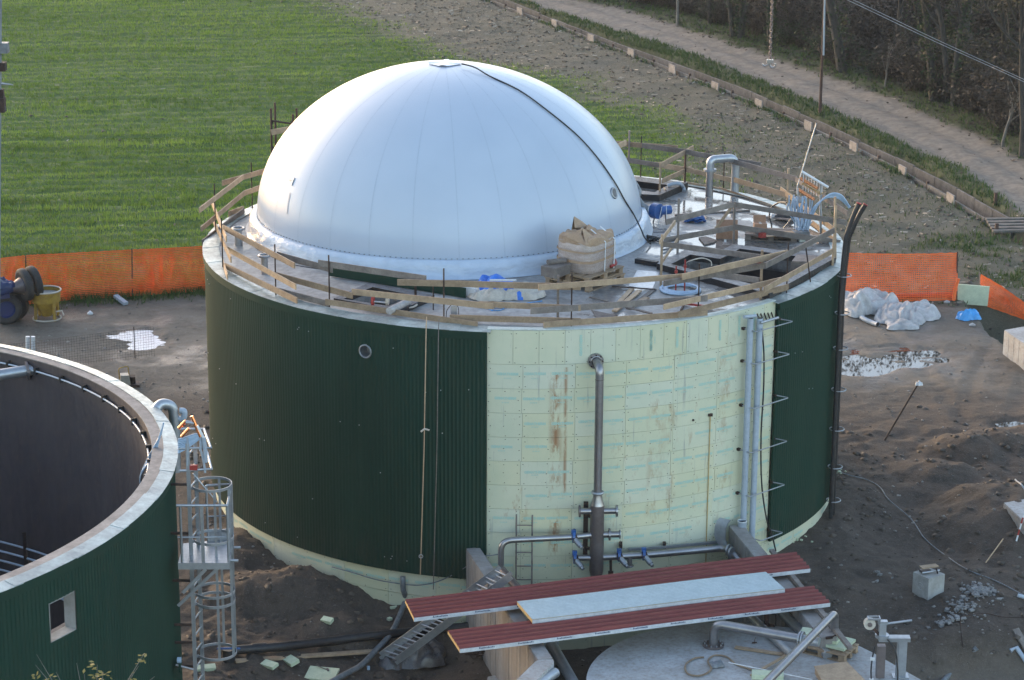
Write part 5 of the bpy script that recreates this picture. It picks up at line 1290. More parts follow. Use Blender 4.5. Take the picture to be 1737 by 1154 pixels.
solo('black_wall_cable', 'loose black cable hanging down the boards beside the grey conduits', 'cable', MB().tube(curve([PC(x, y, 6.86) for x, y in ((1290, 542), (1294, 575), (1296, 610), (1295, 667), (1291, 739), (1292, 819), (1300, 879), (1310, 910), (1316, 935))], 6), .016, 6), M['black'], PC(1295, 667, 6.86))
a, b = PC(1205, 704, 6.74), PC(1203, 912, 6.74); t = Thing('drain_rod', 'thin yellowish rod fixed upright in the middle right of the cream boards', 'rod', b); t.part('rod', MB().tube([a, Vector((a.x, a.y, -.3))], .010, 6), M['foam_edge']); t.part('head', MB().box(a, (.09, .05, .05)), M['rebar'])
p = PC(1176, 713, 6.73); solo('bolt_hole_plug', 'small dark round plug in the cream boards', 'plug', MB().disc(p, (p.x, p.y, 0), .022, .02, 10), M['black'], p)
p = PC(1259, 884, 6.98); t = Thing('open_pipe', 'open grey pipe end standing between shaft wall and conduits', 'pipe', Vector((p.x, p.y, -1))); t.part('pipe', MB().tube([Vector((p.x, p.y, -1.4)), p], .09, 20, 0, False), M['pipe_grey']); t.part('bore', MB().disc(p-Vector((0, 0, .04)), (0, 0, 1), .085, .01, 18), M['black']); t.part('lip', MB().ring(p, (0, 0, 1), .09, .008, 22, 6), M['white'])
s = MB(); c0 = PC(1228, 884, 6.95); pr = [(0, 0, .06), (-.06, -.02, .0), (-.10, -.04, -.12), (-.10, -.06, -.3), (-.06, -.1, -.42), (.04, -.2, -.52)]
v = []
for q in pr: v += [c0+Vector(q)+Vector((-.08, .04, 0)), c0+Vector(q)+Vector((.12, -.10, 0))]
s.add(v+[x+Vector((.012, .02, -.015)) for x in v], [(2*i, 2*i+1, 2*i+3, 2*i+2) for i in range(5)]+[(12+2*i+2, 12+2*i+3, 12+2*i+1, 12+2*i) for i in range(5)], 0, True); solo('curved_duct_cover', 'curved shiny sheet cover where the side wall meets the boards', 'cover', s, M['galv'], c0)
# ropes down the green cladding
for L, a, b, m, kn in (('thicker rope hanging down the green cladding with a knot halfway', (723, 552), (713, 975), 'wood_pale', (722, 730)), ('thinner rope hanging down the green cladding without any knot', (744, 555), (735, 1000), 'wood_grey', None)):
    p, q = PC(*a, 6.87), PC(*b, 6.90); mid = (p+q)/2; q = Vector((q.x, q.y, q.z))
    t = Thing('rope', L, 'rope', p, 'ropes on the green cladding'); t.part('line', MB().tube([p+Vector((0, .2, .1)), p, mid+Vector((.015, -.02, 0)), q], .011 if kn else .009, 6), M[m])
    if kn:
        c = PC(*kn, 6.90); t.part('knot', MB().tube([c+Vector((-.09, 0, -.03)), c+Vector((-.02, -.01, .03)), c+Vector((.07, 0, 0))], .018, 6), M['canvas']); c = PC(714, 944, 6.92); t.part('loop', MB().ring(c, (0, 1, 0), .035, .009, 14, 5), M['galv'])
p = [PC(x, y, 6.80) for x, y in ((563, 962), (600, 972), (640, 984), (690, 992), (720, 992), (752, 983), (790, 962))]
solo('slack_cable', 'slack blue grey cable sagging along the bare boards at the foot of the tank', 'cable', MB().tube(curve(p+[Vector((-.9, -6.95, .55)), Vector((-.6, -7.2, .69)), Vector((-.4, -7.1, .69))], 6), .011, 6), M['hose_grey'], p[2])

# ------------------------------------------------------------------ roof panels lying over the shaft
def panel(name, label, corners, z, red, group):
    a, b, c, d = [P(*q, z) for q in corners]           # far-left, near-left, near-right, far-right (top surface)
    t = Thing(name, label, 'panel', (a+b+c+d)/4-Vector((0, 0, .07)), group)
    u = ((d-a)+(c-b)).normalized(); w = ((b-a)+(c-d))/2; wd = w.length; w = w.normalized(); w = (w-u*w.dot(u)).normalized(); Lg = ((d-a).length+(c-b).length)/2
    o = (a+b-w*wd)/2; Z = Vector((0, 0, 1))
    def ext_(prof, m, nm, x0=0, x1=None, lab=None):
        x1 = Lg if x1 is None else x1; s = MB(); n = len(prof)
        sk = lambda y: (b-a).dot(u)*(y/wd)
        NS = 24; v = []
        for i in range(NS+1):
            x = x0+(x1-x0)*i/NS; sag = .007*math.sin(i/NS*PI*2+.5)
            v += [o+u*(x+sk(y))+w*y+Z*(h-sag) for y, h in prof]
        f = [(i*n+k, i*n+(k+1) % n, (i+1)*n+(k+1) % n, (i+1)*n+k) for i in range(NS) for k in range(n)]
        s.add(v, f+[tuple(range(n-1, -1, -1)), tuple(NS*n+k for k in range(n))], 0)
        return t.part(nm, s, m)
    ext_([(0.005, -.075), (wd-.005, -.075), (wd-.005, -.012), (0.005, -.012)], M['foam_edge'], 'foam_core')
    if red:
        pr = []; k = 5
        for i in range(k):
            y0 = i*wd/k; pr += [(y0+.0, -.010), (y0+.045, -.010), (y0+.07, .024), (y0+.105, .024), (y0+.13, -.010)]
        pr += [(wd, -.010)]; pr = pr+[(y, h-.006) for y, h in reversed(pr)]
        ext_(pr, M['panel_red'], 'ribbed_sheet')
    else:
        pr = []; k = 14
        for i in range(k): y0 = i*wd/k; pr += [(y0, -.004), (y0+wd/k*.45, -.004), (y0+wd/k*.5, .002), (y0+wd/k*.95, .002)]
        pr += [(wd, .002)]; pr = pr+[(y, h-.008) for y, h in reversed(pr)]
        ext_(pr, M['panel_white'], 'flat_sheet')
        ext_([(wd+.0, -.065), (wd+.004, -.065), (wd+.004, -.048), (wd, -.048)], M['green'], 'edge_strip')
    e = ext_([(wd-.0, -.085), (wd+.010, -.085), (wd+.010, -.014), (wd, -.014)], M['film'], 'edge_film')
    if red:
        n = 9
        for i in range(n):
            x = .35+i*(Lg-.6)/n; q = MB(); y = wd+.0115
            for j in range(11):
                xx = x+j*.026; hh = .034 if j == 0 else .020+.008*((j*7) % 3 == 0)
                sg = .007*math.sin(xx/Lg*PI*2+.5); s0 = o+u*(xx+(b-a).dot(u))+w*y+Z*(-.052-sg); q.add([s0, s0+u*.018, s0+u*.018+Z*hh, s0+Z*hh], [(0, 1, 2, 3)])
            t.part('film_print', q, M['navy'], e)
    return t
GPN = 'sandwich panels laid across the shaft walls'
panel('sandwich_panel', 'farther dark red ribbed panel, nearest the tank', ((690, 1015), (706, 1047), (1379, 962), (1350, 936)), .84, True, GPN)
panel('sandwich_panel', 'nearer dark red ribbed panel, edge just above the round concrete lid', ((760, 1068), (781, 1100), (1408, 1021), (1380, 993)), .84, True, GPN)
panel('sandwich_panel', 'pale grey-white smooth panel lying between the two red ones', ((876, 1019), (903, 1051), (1329, 998), (1300, 970)), .93, False, GPN)
# mud smears where people stepped
for (x, y, L) in ((850, 985, 'pale mud smear across the ribs of the farther red panel'), (945, 1062, 'pale mud smear across the ribs of the nearer red panel')):
    pass
# lying ladder
top_, bot_ = P(848, 962, .98), P(645, 1110, -.95); tn, bn = P(868, 972, .98), P(672, 1118, -.95)
def mixp(a, b, t): return a+(b-a)*t
t = Thing('aluminium_ladder', 'aluminium extension ladder leaning from the pit floor onto the shaft wall', 'ladder', bot_)
for dz, e in ((0, 1), (-.09, .93)):
    t.part('rail', MB().beam(top_+Vector((0, 0, dz)), bot_+Vector((0, 0, dz)), .075, .025), M['galv']); t.part('rail', MB().beam(tn+Vector((0, 0, dz)), bn+Vector((0, 0, dz)), .075, .025), M['galv'])
    for k in range(13):
        f = (k+.5)/13; t.part('rung', MB().tube([mixp(top_, bot_, f)+Vector((0, 0, dz)), mixp(tn, bn, f)+Vector((0, 0, dz))], .017, 8), M['galv'])
c = P(706, 1122, -1.25); c.z = hz(c.x, c.y)
t = Thing('plastic_sheet', 'dark crumpled plastic sheet heaped at the foot of the ladder', 'sheet', c); M['darkfilm'] = pm('dark_film', (.10, .095, .10), (.055, .05, .052), 6, .35, 0, .4, spec=.7)
t.part('film', cloth(c, .66, .42, .55, 13, .2), M['darkfilm']); t.part('film', cloth(P(668, 1128, hz(c.x, c.y))+Vector((0, 0, 0)), .35, .3, .35, 17, .5, nx=20, ny=16), M['darkfilm'])
# thick hose and pipes on the ground at the left front
hp = [PC(683, 978, 6.83), PC(684, 1000, 6.86)]+[GP(*q, .07) for q in ((688, 1022), (680, 1045), (668, 1072), (652, 1094), (636, 1114), (612, 1135), (585, 1150), (556, 1166))]
solo('thick_hose', 'thick muddy grey hose curving down from the tank foot to the bottom edge', 'hose', MB().tube(curve(hp, 6), .055, 12), M['hose_grey'], hp[2])
pp = [GP(*q, .10) for q in ((392, 1112), (470, 1106), (560, 1096), (640, 1086), (720, 1078), (800, 1070))]
pts_ = curve(pp, 6); t = Thing('black_ground_pipe', 'long black plastic pipe lying on dark soil between the tanks', 'pipe', pp[0]); t.part('pipe', MB().tube(pts_, .085, 16), M['black']); t.part('socket', MB().tube([mixp(pp[0], pp[1], .45), mixp(pp[0], pp[1], .75)], .10, 16), M['black'])
c = GP(388, 1122, 0); t = Thing('upright_pipe_stub', 'black capped pipe standing upright beside the caged ladder foot', 'pipe', c); t.part('pipe', MB().tube([c-Vector((0, 0, .5)), c+Vector((0, 0, .25))], .12, 20), M['black']); t.part('blue_strap', MB().tube([c+Vector((-.2, -.02, .26)), c+Vector((0, -.1, .30)), c+Vector((.22, -.03, .27))], .02, 6), M['blue_paint'])
a, b = GP(398, 1124, .03), GP(640, 1107, .03); solo('plank', 'long muddy plank lying along the black pipe', 'plank', MB().beam(a, b, .04, .13), M['wood'], a)
GF = 'cream foam offcuts on the soil'
def slab_(name, label, px, d, rz, m='foam', tilt=0, group=GF, cat='foam offcut'):
    c = GP(*px, d[2]/2+.01); R3 = Matrix.Rotation(rz, 3, 'Z')@Matrix.Rotation(tilt, 3, 'X')
    return solo(name, label, cat, MB().box(c, d, rot=R3), M[m], c, group)
slab_('foam_offcut', 'small cream foam offcut alone on the soil slope', (555, 1056), (.22, .13, .07), -.5, tilt=.3)
slab_('foam_offcut', 'left one of the two cream foam offcuts below the black pipe', (457, 1131), (.30, .17, .06), -.6, tilt=.2)
slab_('foam_offcut', 'right one of the two cream foam offcuts below the black pipe', (494, 1125), (.28, .19, .07), -.9, tilt=.25)
slab_('foam_offcut', 'long cream foam offcut at the foot of the caged ladder', (349, 1137), (.36, .14, .07), .25, tilt=.2)
o = slab_('foam_offcut', 'large cream foam board with a hammer on it, at the bottom edge', (546, 1147), (.56, .42, .05), -.2, tilt=.15)
c = GP(551, 1144, .12); t = Thing('hammer', 'hammer lying on the large foam board', 'hammer', c); t.part('handle', MB().tube([c+Vector((-.16, .06, .03)), c+Vector((.05, -.04, -.01))], .010, 6), M['wood_grey']); t.part('head', MB().box(c+Vector((.06, -.045, -.01)), (.035, .09, .035), .3), M['steel_dark'])
slab_('foam_crumbs', 'broken cream foam crumbs beside the thick hose, above the black pipe', (668, 1033), (.14, .06, .04), .4)
slab_('foam_crumbs', 'cream foam crumb nearest the shaft wall, under the ladder', (778, 1062), (.20, .07, .05), .2, tilt=.4)
slab_('foam_crumbs', 'cream foam crumb left of the thick hose on the soil', (661, 1053), (.08, .08, .05), .8)
slab_('blue_cup', 'tiny pale blue cup lying on the soil below the ladder', (625, 1137), (.05, .05, .07), .3, 'hose_blue', 0, None, 'cup')
# tangled wires at the wall foot
c = P(814, 1116, -1.0); solo('tangled_wire', 'tangle of dark wire at the foot of the bent shaft wall', 'wire', tangle(c, .3, 30, 41, .010, .25), M['rebar'], c)

# ------------------------------------------------------------------ pipes in and beside the shaft
a, b = P(925, 1075, .25), P(975, 1162, .10); t = Thing('steel_pipe_run', 'steel pipe with a collar coming out under the red panels beside the wall corner', 'pipe', b); d = (b-a).normalized()
t.part('pipe', MB().tube([a-d*.6, a+d*.4], .075, 18), M['steel']); t.part('pipe', MB().tube([a+d*.42, b], .098, 20), M['galv']); t.part('collar', MB().ring(a+d*.42, d, .12, .02, 24, 6), M['galv'])
a, b = P(920, 1156, .5), P(942, 1141, .5); solo('pipe_elbow_end', 'short grey pipe end showing at the corner of the shaft wall', 'pipe', MB().tube([a+(a-b)*.6, a, b], .09, 18), M['galv'], b)
a, b = P(852, 968, .75), P(880, 1000, .70); solo('dark_pipe_end', 'dark pipe lying on the shaft wall under the ladder head', 'pipe', MB().tube([a, b+(b-a)*.4], .08, 16), M['steel_dark'], a)
for k, (x0, x1, r, L) in enumerate(((4.62, 5.75, .09, 'galvanised pipe nearest the side wall, running under the red panels'), (4.0, 5.1, .07, 'thinner galvanised pipe left of the side wall under the red panels'))):
    a, b = Vector((x0-.5, -7.2, .38)), Vector((x1-.35, -11.0, .38)); solo('shaft_pipe', L, 'pipe', MB().tube([a, b], r, 16), M['galv'], a, 'pipes along the side wall')
a, b = Vector((4.78, -6.9, .72)), Vector((5.72, -11.45, .72)); solo('edge_timber', 'long brown timber laid on top of the side wall', 'timber', MB().beam(a, b, .06, .09), M['wood_grey'], a)
c = P(1300, 1062, .305); t = Thing('support_foot', 'dark steel support foot under the front red panel on the lid', 'support', c); t.part('post', MB().tube([c, c+Vector((0, 0, .38))], .045, 10), M['rust']); t.part('foot_plate', MB().box(c+Vector((0, 0, .012)), (.30, .10, .024)), M['rust'])
# ------------------------------------------------------------------ things on the round lid
LZ = .305
c = P(1210, 1096, LZ); t = Thing('elbow_pipe', 'stainless elbow pipe rising from a bolted flange on the round lid', 'pipe', c)
e = P(1357, 1084, .74); t.part('pipe', MB().tube(fillet([c, Vector((c.x, c.y, .74)), e], .20, 10), .085, 20), M['steel']); t.part('base_flange', MB().disc(c+Vector((0, 0, .02)), (0, 0, 1), .19, .04, 24), M['steel_dark'])
for k in range(10): a = k*PI/5; t.part('bolt', MB().disc(c+Vector((.155*math.cos(a), .155*math.sin(a), .05)), (0, 0, 1), .014, .03, 6), M['galv'])
d = (e-Vector((c.x, c.y, .74))).normalized(); t.part('joint_flange', MB().disc(e, d, .14, .03, 22), M['galv']); t.part('joint_flange', MB().disc(e+d*.045, d, .14, .03, 22), M['galv']); t.part('pipe', MB().tube([e+d*.05, e+d*.35], .085, 18), M['galv'])
a, m_, z_ = P(1292, 1166, .82), P(1416, 1040, 1.02), 0
t = Thing('slanting_pipe', 'long shiny pipe slanting over the lid and bending down behind it', 'pipe', m_); dd = (m_-a).normalized()
t.part('pipe', MB().tube(fillet([a-dd*.5, m_, m_+Vector((.06, .10, -1.4))], .13, 8), .075, 20), M['steel'])
def board_on(px0, px1, w, h, m, name, label, cat, z=0, group=None):
    a, b = P(*px0, LZ+z+h/2+.003), P(*px1, LZ+z+h/2+.003); return solo(name, label, cat, MB().beam(a, b, h, w), M[m], a, group)
board_on((1247, 1098), (1340, 1112), .09, .03, 'wood', 'loose_plank', 'straight thin plank lying on the round lid behind the slanting pipe', 'plank')
board_on((1274, 1146), (1340, 1108), .045, .03, 'wood', 'loose_batten', 'thin batten lying crosswise against the slanting pipe', 'batten', .04)
a, b = P(1236, 1124, LZ+.10), P(1378, 1153, LZ+.05); solo('white_rod', 'thin white rod lying across the round lid', 'rod', MB().tube([a, b], .009, 6), M['white'], a)
p = [P(x, y, LZ+.02) for x, y in ((1194, 1115), (1178, 1117), (1163, 1128), (1167, 1143), (1188, 1146), (1206, 1136), (1201, 1121), (1212, 1112), (1232, 1114), (1247, 1126), (1262, 1132), (1290, 1141))]
solo('brown_hose', 'thin brown hose lying in an S-curve on the round lid', 'hose', MB().tube(curve(p, 6), .016, 7), M['wood'], p[3])
c = P(1216, 1130, LZ); solo('plastic_bag', 'small crumpled clear plastic bag inside the bend of the brown hose', 'bag', cloth(c, .13, .10, .12, 51, nx=14, ny=12), M['hose_grey'], c)
c = P(1279, 1092, LZ+.01); solo('brown_leaf', 'small dry brown leaf sprig on the round lid', 'leaf', MB().tube([c, c+Vector((.02, 0, .12))], .006, 5).add([c+Vector(q) for q in ((-.04, 0, 0), (.05, 0, .01), (.06, .04, .02), (-.03, .05, .01))], [(0, 1, 2, 3)]), M['rust'], c)
c = P(1404, 1106, LZ); pt = Thing('pallet', 'small pallet on the lid under a stack of foam sheets', 'pallet', c); pallet(pt, c, -.55, .92, .60)
for k, (x, y, L, sz) in enumerate(((1400, 1085, 'widest lowest', (.95, .5, .05)), (1393, 1079, 'middle', (.70, .36, .05)), (1378, 1074, 'topmost short', (.42, .3, .05)))):
    q = P(x, y, LZ+.19+k*.055); R3 = Matrix.Rotation(-.55+.1*k, 3, 'Z'); solo('foam_sheet', L+' cream foam sheet of the stack on the small pallet', 'foam sheet', MB().box(q, sz, rot=R3), M['foam'], q, 'foam sheets on the small pallet')
c = P(1408, 1082, LZ+.34); t = Thing('pliers', 'dark pliers lying on top of the foam sheets', 'tool', c); t.part('jaw', MB().beam(c+Vector((-.08, -.02, 0)), c+Vector((.04, 0, .01)), .03, .06), M['rebar']); t.part('handle', MB().beam(c+Vector((.02, 0, .01)), c+Vector((.14, .07, .03)), .02, .02), M['rebar'])
c = P(1302, 1150, LZ); t = Thing('foam_piece', 'cream foam piece on the lid under the slanting pipe', 'foam offcut', c); t.part('slab', MB().box(c+Vector((0, 0, .05)), (.55, .22, .09), -.1), M['foam'])
q = [P(1381, 1130, LZ+.24), P(1400, 1165, LZ+.24), P(1470, 1156, LZ+.24), P(1436, 1122, LZ+.24)]
t = Thing('plywood_crate', 'plywood topped wooden crate on the lid at the bottom edge', 'crate', q[0]); t.part('lid', MB().prism([(p.x, p.y) for p in q], LZ+.22, LZ+.24), M['wood'])
cc = sum((Vector((p.x, p.y)) for p in q), Vector((0, 0)))/4
t.part('side', MB().prism([(cc.x+(p.x-cc.x)*.96, cc.y+(p.y-cc.y)*.96) for p in q], LZ+.10, LZ+.219), M['wood']); t.part('bearer', MB().prism([(cc.x+(p.x-cc.x)*.8, cc.y+(p.y-cc.y)*.9) for p in q], LZ+.01, LZ+.099), M['wood_grey'])
# steel hoist frame
c = P(1527, 1148, LZ); yw = c.y; t = Thing('hoist_stand', 'galvanised hoist stand with crank handle and small winch at the edge of the lid', 'winch', c)
tp = PY(1527, 1086, yw).z; l = PY(1495, 1100, yw); zl_ = PY(1495, 1082, yw).z
t.part('base_plate', MB().box(c+Vector((0, 0, .012)), (.28, .20, .024)), M['galv']); t.part('post', MB().box(Vector((c.x, c.y, (LZ+tp)/2)), (.17, .10, tp-LZ)).beam(Vector((c.x-.05, c.y-.06, LZ)), Vector((c.x-.05, c.y-.06, tp)), .02, .02), M['galv'])
t.part('post', MB().box(Vector((l.x, yw, (tp-.9)/2-.1)), (.14, .14, tp+.9)), M['steel_dark'])
t.part('arm', MB().beam(Vector((l.x-.06, yw, tp+.03)), Vector((c.x+.13, yw, tp+.03)), .07, .16).beam(Vector((l.x-.06, yw-.08, tp+.055)), Vector((c.x+.13, yw-.08, tp+.055)), .02, .015), M['galv'])
h0 = Vector((l.x, yw, tp+.06)); t.part('column', MB().box(h0+Vector((0, 0, .12)), (.12, .12, .26)).box(h0+Vector((0, 0, .27)), (.16, .10, .06)), M['galv']); t.part('swivel', MB().disc(h0+Vector((0, 0, .02)), (0, 0, 1), .12, .05, 18), M['galv'])
t.part('crank_handle', MB().tube([h0+Vector((.05, -.02, .25)), h0+Vector((.50, .0, .31))], .020, 10), M['galv'])
wn_ = PY(1478, 1056, yw-.03); w = t.part('winch', MB().disc(wn_+Vector((-.03, 0, -.02)), (0, 1, 0), .10, .10, 22), M['canvas']); t.part('winch_hub', MB().disc(wn_+Vector((-.03, -.06, -.02)), (0, 1, 0), .04, .03, 14), M['steel_dark'], w)
s = MB(); s.box(wn_+Vector((.04, -.06, .08)), (.20, .02, .03)).box(wn_+Vector((.04, .06, .08)), (.20, .02, .03)).box(wn_+Vector((-.06, 0, .08)), (.02, .14, .03)).box(wn_+Vector((.14, 0, .05)), (.02, .14, .10)); t.part('winch_frame', s, M['galv'], w)
t.part('winch_mount', MB().beam(wn_+Vector((.03, 0, -.1)), Vector((l.x, yw, tp+.05)), .05, .05), M['rust'])
t.part('cable', MB().tube(curve([h0+Vector((-.1, -.1, 0)), h0+Vector((-.16, -.12, -.3)), h0+Vector((-.18, -.15, -.6)), h0+Vector((-.14, -.1, -.9))], 5), .013, 6), M['black']); t.part('cable', MB().tube(curve([h0+Vector((.08, -.12, 0)), h0+Vector((.22, -.14, -.2)), h0+Vector((.27, -.2, -.55)), h0+Vector((.27, -.25, -.9))], 5), .014, 6), M['black'])
for k in (.35, .75): t.part('cable_box', MB().box(h0+Vector((-.165, -.14, -k)), (.08, .05, .05)), M['white'])

# ------------------------------------------------------------------ caged ladder and platform on the open tank
t = Thing('caged_ladder', 'galvanised ladder with safety cage and small platform on the side of the open tank', 'ladder', (-5.2, -14.2, -1))
YL = -14.6
def L(px, py, dy=0): return PY(px, py, YL+dy)
zd = L(345, 955, -.35).z
dk = [P(302, 955, zd), P(389, 955, zd), P(396, 914, zd), P(311, 922, zd)]
t.part('deck', MB().prism([(p.x, p.y) for p in dk], zd-.03, zd), M['galv']); fp = MB().beam(dk[0]-Vector((0, .01, .05)), dk[1]-Vector((0, .01, .05)), .11, .012)
t.part('deck_edge', fp, M['galv']); t.part('kick_plate', MB().beam(P(353, 918, zd)+Vector((0, 0, .09)), dk[2]+Vector((0, 0, .09)), .18, .012), M['galv']); t.part('deck_edge', MB().beam(dk[1]-Vector((0, 0, .05)), dk[2]-Vector((0, 0, .05)), .11, .012), M['galv'])
for q in ((389, 951), (393, 929)): p = P(*q, zd-.03); t.part('tube_end', MB().tube([p, p+Vector((.14, 0, 0))], .025, 8), M['galv'])
hh = .95
A_, B_, C_, D_ = P(309, 954, zd), P(388, 954, zd), P(395, 916, zd), P(353, 918, zd); E_ = P(345, 954, zd)
def tub(nm, pts, r=.020, m='galv', f=0): t.part(nm, MB().tube(fillet(pts, f, 5) if f else pts, r, 8), M[m])
up = lambda p, h=hh: p+Vector((0, 0, h))
for p in (A_, B_, C_, D_): tub('rail_post', [p, up(p)])
t.part('rail_post', MB().beam(E_, up(E_), .05, .04, up=(1, 0, 0)), M['galv'])
for h in (hh, .42): tub('hand_rail', [up(A_, h)-Vector((.06, 0, 0)), up(B_, h), up(C_, h), up(D_, h)], .022 if h == hh else .014)
# ladder and cage
lx0, lx1 = L(323, 900).x, L(333, 900).x-.0
zt_, zb_ = L(322, 752).z, -1.2
for (x, y) in ((lx0, YL), (lx0+.06, YL+.42)): t.part('ladder_rail', MB().beam(Vector((x, y, zb_)), Vector((x, y, zt_)), .06, .035, up=(1, 0, 0)), M['galv'])
k = 0; z = zt_-.2
while z > zb_: t.part('rung', MB().tube([Vector((lx0, YL, z)), Vector((lx0+.06, YL+.42, z))], .014, 8), M['galv']); z -= .28
def hoop(zc, r=.32): 
    s = MB(); c = Vector((lx0+.33, YL+.2, zc)); pts = [c+Vector((-.33, -.20, 0))]+[c+Vector((r*math.cos(a), r*math.sin(a), 0)) for a in [(-150+300*i/24)*D2 for i in range(25)]]+[c+Vector((-.30, .22, 0))]
    for i in range(len(pts)-1): s.beam(pts[i], pts[i+1], .045, .008)
    t.part('cage_hoop', s, M['galv'])
for py in (822, 912, 1002, 1018, 1106): hoop(L(352, py, .2).z)
zc0, zc1 = L(352, 1106, .2).z, L(352, 822, .2).z
zp0, zp1 = L(352, 1002, .2).z, 0
for a in (-75, -25, 25, 75): p = Vector((lx0+.33+.315*math.cos(a*D2), YL+.2+.315*math.sin(a*D2), 0)); t.part('cage_bar', MB().beam(Vector((p.x, p.y, zc0)), Vector((p.x, p.y, zc1)), .04, .008, up=(1, 0, 0)), M['galv'])
for py in (822, 905, 985, 1060, 1090, 1130):
    z = L(320, py).z; t.part('wall_bracket', MB().beam(Vector((-5.62, YL, z)), Vector((lx0, YL, z)), .04, .03).box(Vector((-5.6, YL, z)), (.05, .1, .14)), M['rebar'])
for a, b in (((302, 1028), (376, 958)), ((310, 1006), (349, 966))): t.part('brace', MB().beam(L(*a, -.3), L(*b, -.3), .05, .02), M['galv'])
for q in (((303, 761), (358, 760), (346, 728), (302, 728)), ((305, 799), (359, 796), (351, 767))): tub('top_loop', [L(*q[0]), L(*q[1])]+[L(q[2][0], q[2][1]-0, 0) if False else P(q[2][0], q[2][1], L(*q[1]).z)]+([P(q[3][0], q[3][1], L(*q[0]).z)] if len(q) > 3 else []), .022)
tub('stay', [L(327, 803), L(368, 852)], .010); p = L(378, 826, .1); t.part('valve_wheel', MB().disc(L(306, 1128, -.2), (1, 0, 0), .13, .02, 20), M['green']); tub('spindle', [L(298, 1128, -.2), L(328, 1136, -.2)], .018, 'steel'); t.part('spindle_nut', MB().disc(L(304, 1120, -.35), (1, 0, 0), .05, .06, 10), M['hose_blue'])
p0 = L(322, 793); t.part('red_tag', MB().box(p0+Vector((.06, 0, 0)), (.12, .05, .08)), M['red'])
t = Thing('rim_manifold', 'small manifold with copper bars and pale hoses above the caged ladder', 'manifold', L(320, 745))
for a, b in (((325, 706), (340, 741)), ((303, 727), (315, 714)), ((308, 741), (321, 727))): t.part('copper_bar', MB().tube([L(*a), L(*b)], .026, 12), M['copper'])
t.part('bar', MB().tube([L(334, 722), L(346, 745)], .024, 10), M['white']); t.part('bar', MB().tube([L(315, 716), L(329, 718)], .03, 10), M['galv'])
for k in range(8): t.part('hose', MB().tube(curve([L(302, 746+k*3.2), L(315, 742+k*2.8), L(330, 737+k*2.0), L(338, 736+k*1.2)], 4), .015, 6), M['hose_blue'])
for a, b, r in (((345, 742), (349, 784), .035), ((339, 742), (340, 765), .022), ((341, 765), (348, 802), .018), ((318, 742), (318, 790), .022)): t.part('drop_pipe', MB().tube(curve([L(*a), L((a[0]+b[0])/2+1, (a[1]+b[1])/2), L(*b)], 4), r, 8), M['pipe_grey'])
c = PC(268, 690, 7.75, C2, True); yq = c.y+.25
t = Thing('overflow_bend', 'grey overflow pipe bending over the rim of the open tank', 'pipe', c)
q0 = PY(262, 700, yq-.2); t.part('bend', MB().tube(fillet([q0, PY(272, 684, yq-.1), PY(293, 688, yq), PY(297, 728, yq), PY(298, 800, yq)], .3, 8), .09, 18), M['galv']); t.part('side_bend', MB().tube(fillet([PY(298, 711, yq), PY(312, 711, yq), PY(313, 697, yq), PY(305, 697, yq)], .09, 5), .055, 12), M['pipe_grey'])
# cable bundle over the rim of the open tank
c = PC(262, 770, 7.4, C2, True)
t = Thing('cable_bundle', 'bundle of pale cables hanging over the inner rim of the open tank', 'cable', c)
for k in range(7):
    t.part('cable', MB().tube(curve([PC(268-k*.6, 742+k*3, 7.40, C2, True)+Vector((.1, 0, .25)), PC(263-k*2.2, 768+k*2, 7.24, C2, True), PC(246-k*1.4, 795+k*2.5, 7.15, C2, True), PC(238+k*.6, 820+k*2, 7.2, C2, True), PC(237+k, 836, 7.28, C2, True)], 6), .013, 6), M['hose_blue'])
# ------------------------------------------------------------------ ground things at the right
c = GP(1575, 1016); rz = .62
t = Thing('concrete_block', 'grey concrete cube with tools on top standing alone on the soil', 'block', c); bc = c+Vector((.02, .22, .22))
t.part('block', MB().box(bc, (.43, .43, .46), rz), M['concrete']); n_ = Vector((-math.sin(-rz), -math.cos(-rz), 0)); n_ = Matrix.Rotation(rz, 3, 'Z')@Vector((-1, 0, 0)); t.part('cast_ring', MB().ring(bc+n_*.216, n_, .07, .012, 22, 6).ring(bc+n_*.216, n_, .03, .01, 16, 6), M['concrete'])
q = bc+Vector((0, 0, .25))
t2_ = Thing('tool_heap', 'small heap of metal tools and a board on top of the concrete cube', 'tools', q)
t2_.part('board_scrap', MB().box(q+Vector((.0, .05, .10)), (.36, .14, .02), .35), M['wood']); t2_.part('iron', MB().box(q+Vector((-.08, 0, .03)), (.2, .12, .05), .4), M['steel_dark']); t2_.part('iron', MB().tube([q+Vector((-.15, -.1, .02)), q+Vector((.2, -.02, .05))], .02, 8), M['galv']); t2_.part('hook', MB().ring(q+Vector((.14, -.05, .05)), (1, 0, .3), .05, .014, 14, 6), M['rebar'])
rb = scatter(1, 0, 1, 0, 1, lambda X, Y: X*0)
def pile(name, label, px, n, r, smin, smax, m, cat, hgt=.05):
    cc = GP(*px); s = MB(); rr = random.Random(n)
    for i in range(n):
        a, d = rr.uniform(0, 2*PI), abs(rr.gauss(0, .5))*r; x, y = cc.x+math.cos(a)*d, cc.y+math.sin(a)*d*1.2; L = smin+(smax-smin)*rr.random()**2
        z = hz(x, y)+L*.25+hgt*max(0, 1-d/r)
        s.box((x, y, z), (L, L*rr.uniform(.4, .8), L*rr.uniform(.25, .6)), rot=Matrix.Rotation(rr.uniform(0, 6), 3, 'Z')@Matrix.Rotation(rr.uniform(-.6, .6), 3, 'X'))
    o = s.build(name, m, None, cc); o['kind'] = 'stuff'; return o
M['rubble'] = pm('pale_rubble', (.27, .265, .26), (.17, .165, .16), 9, .85, rnd=0)
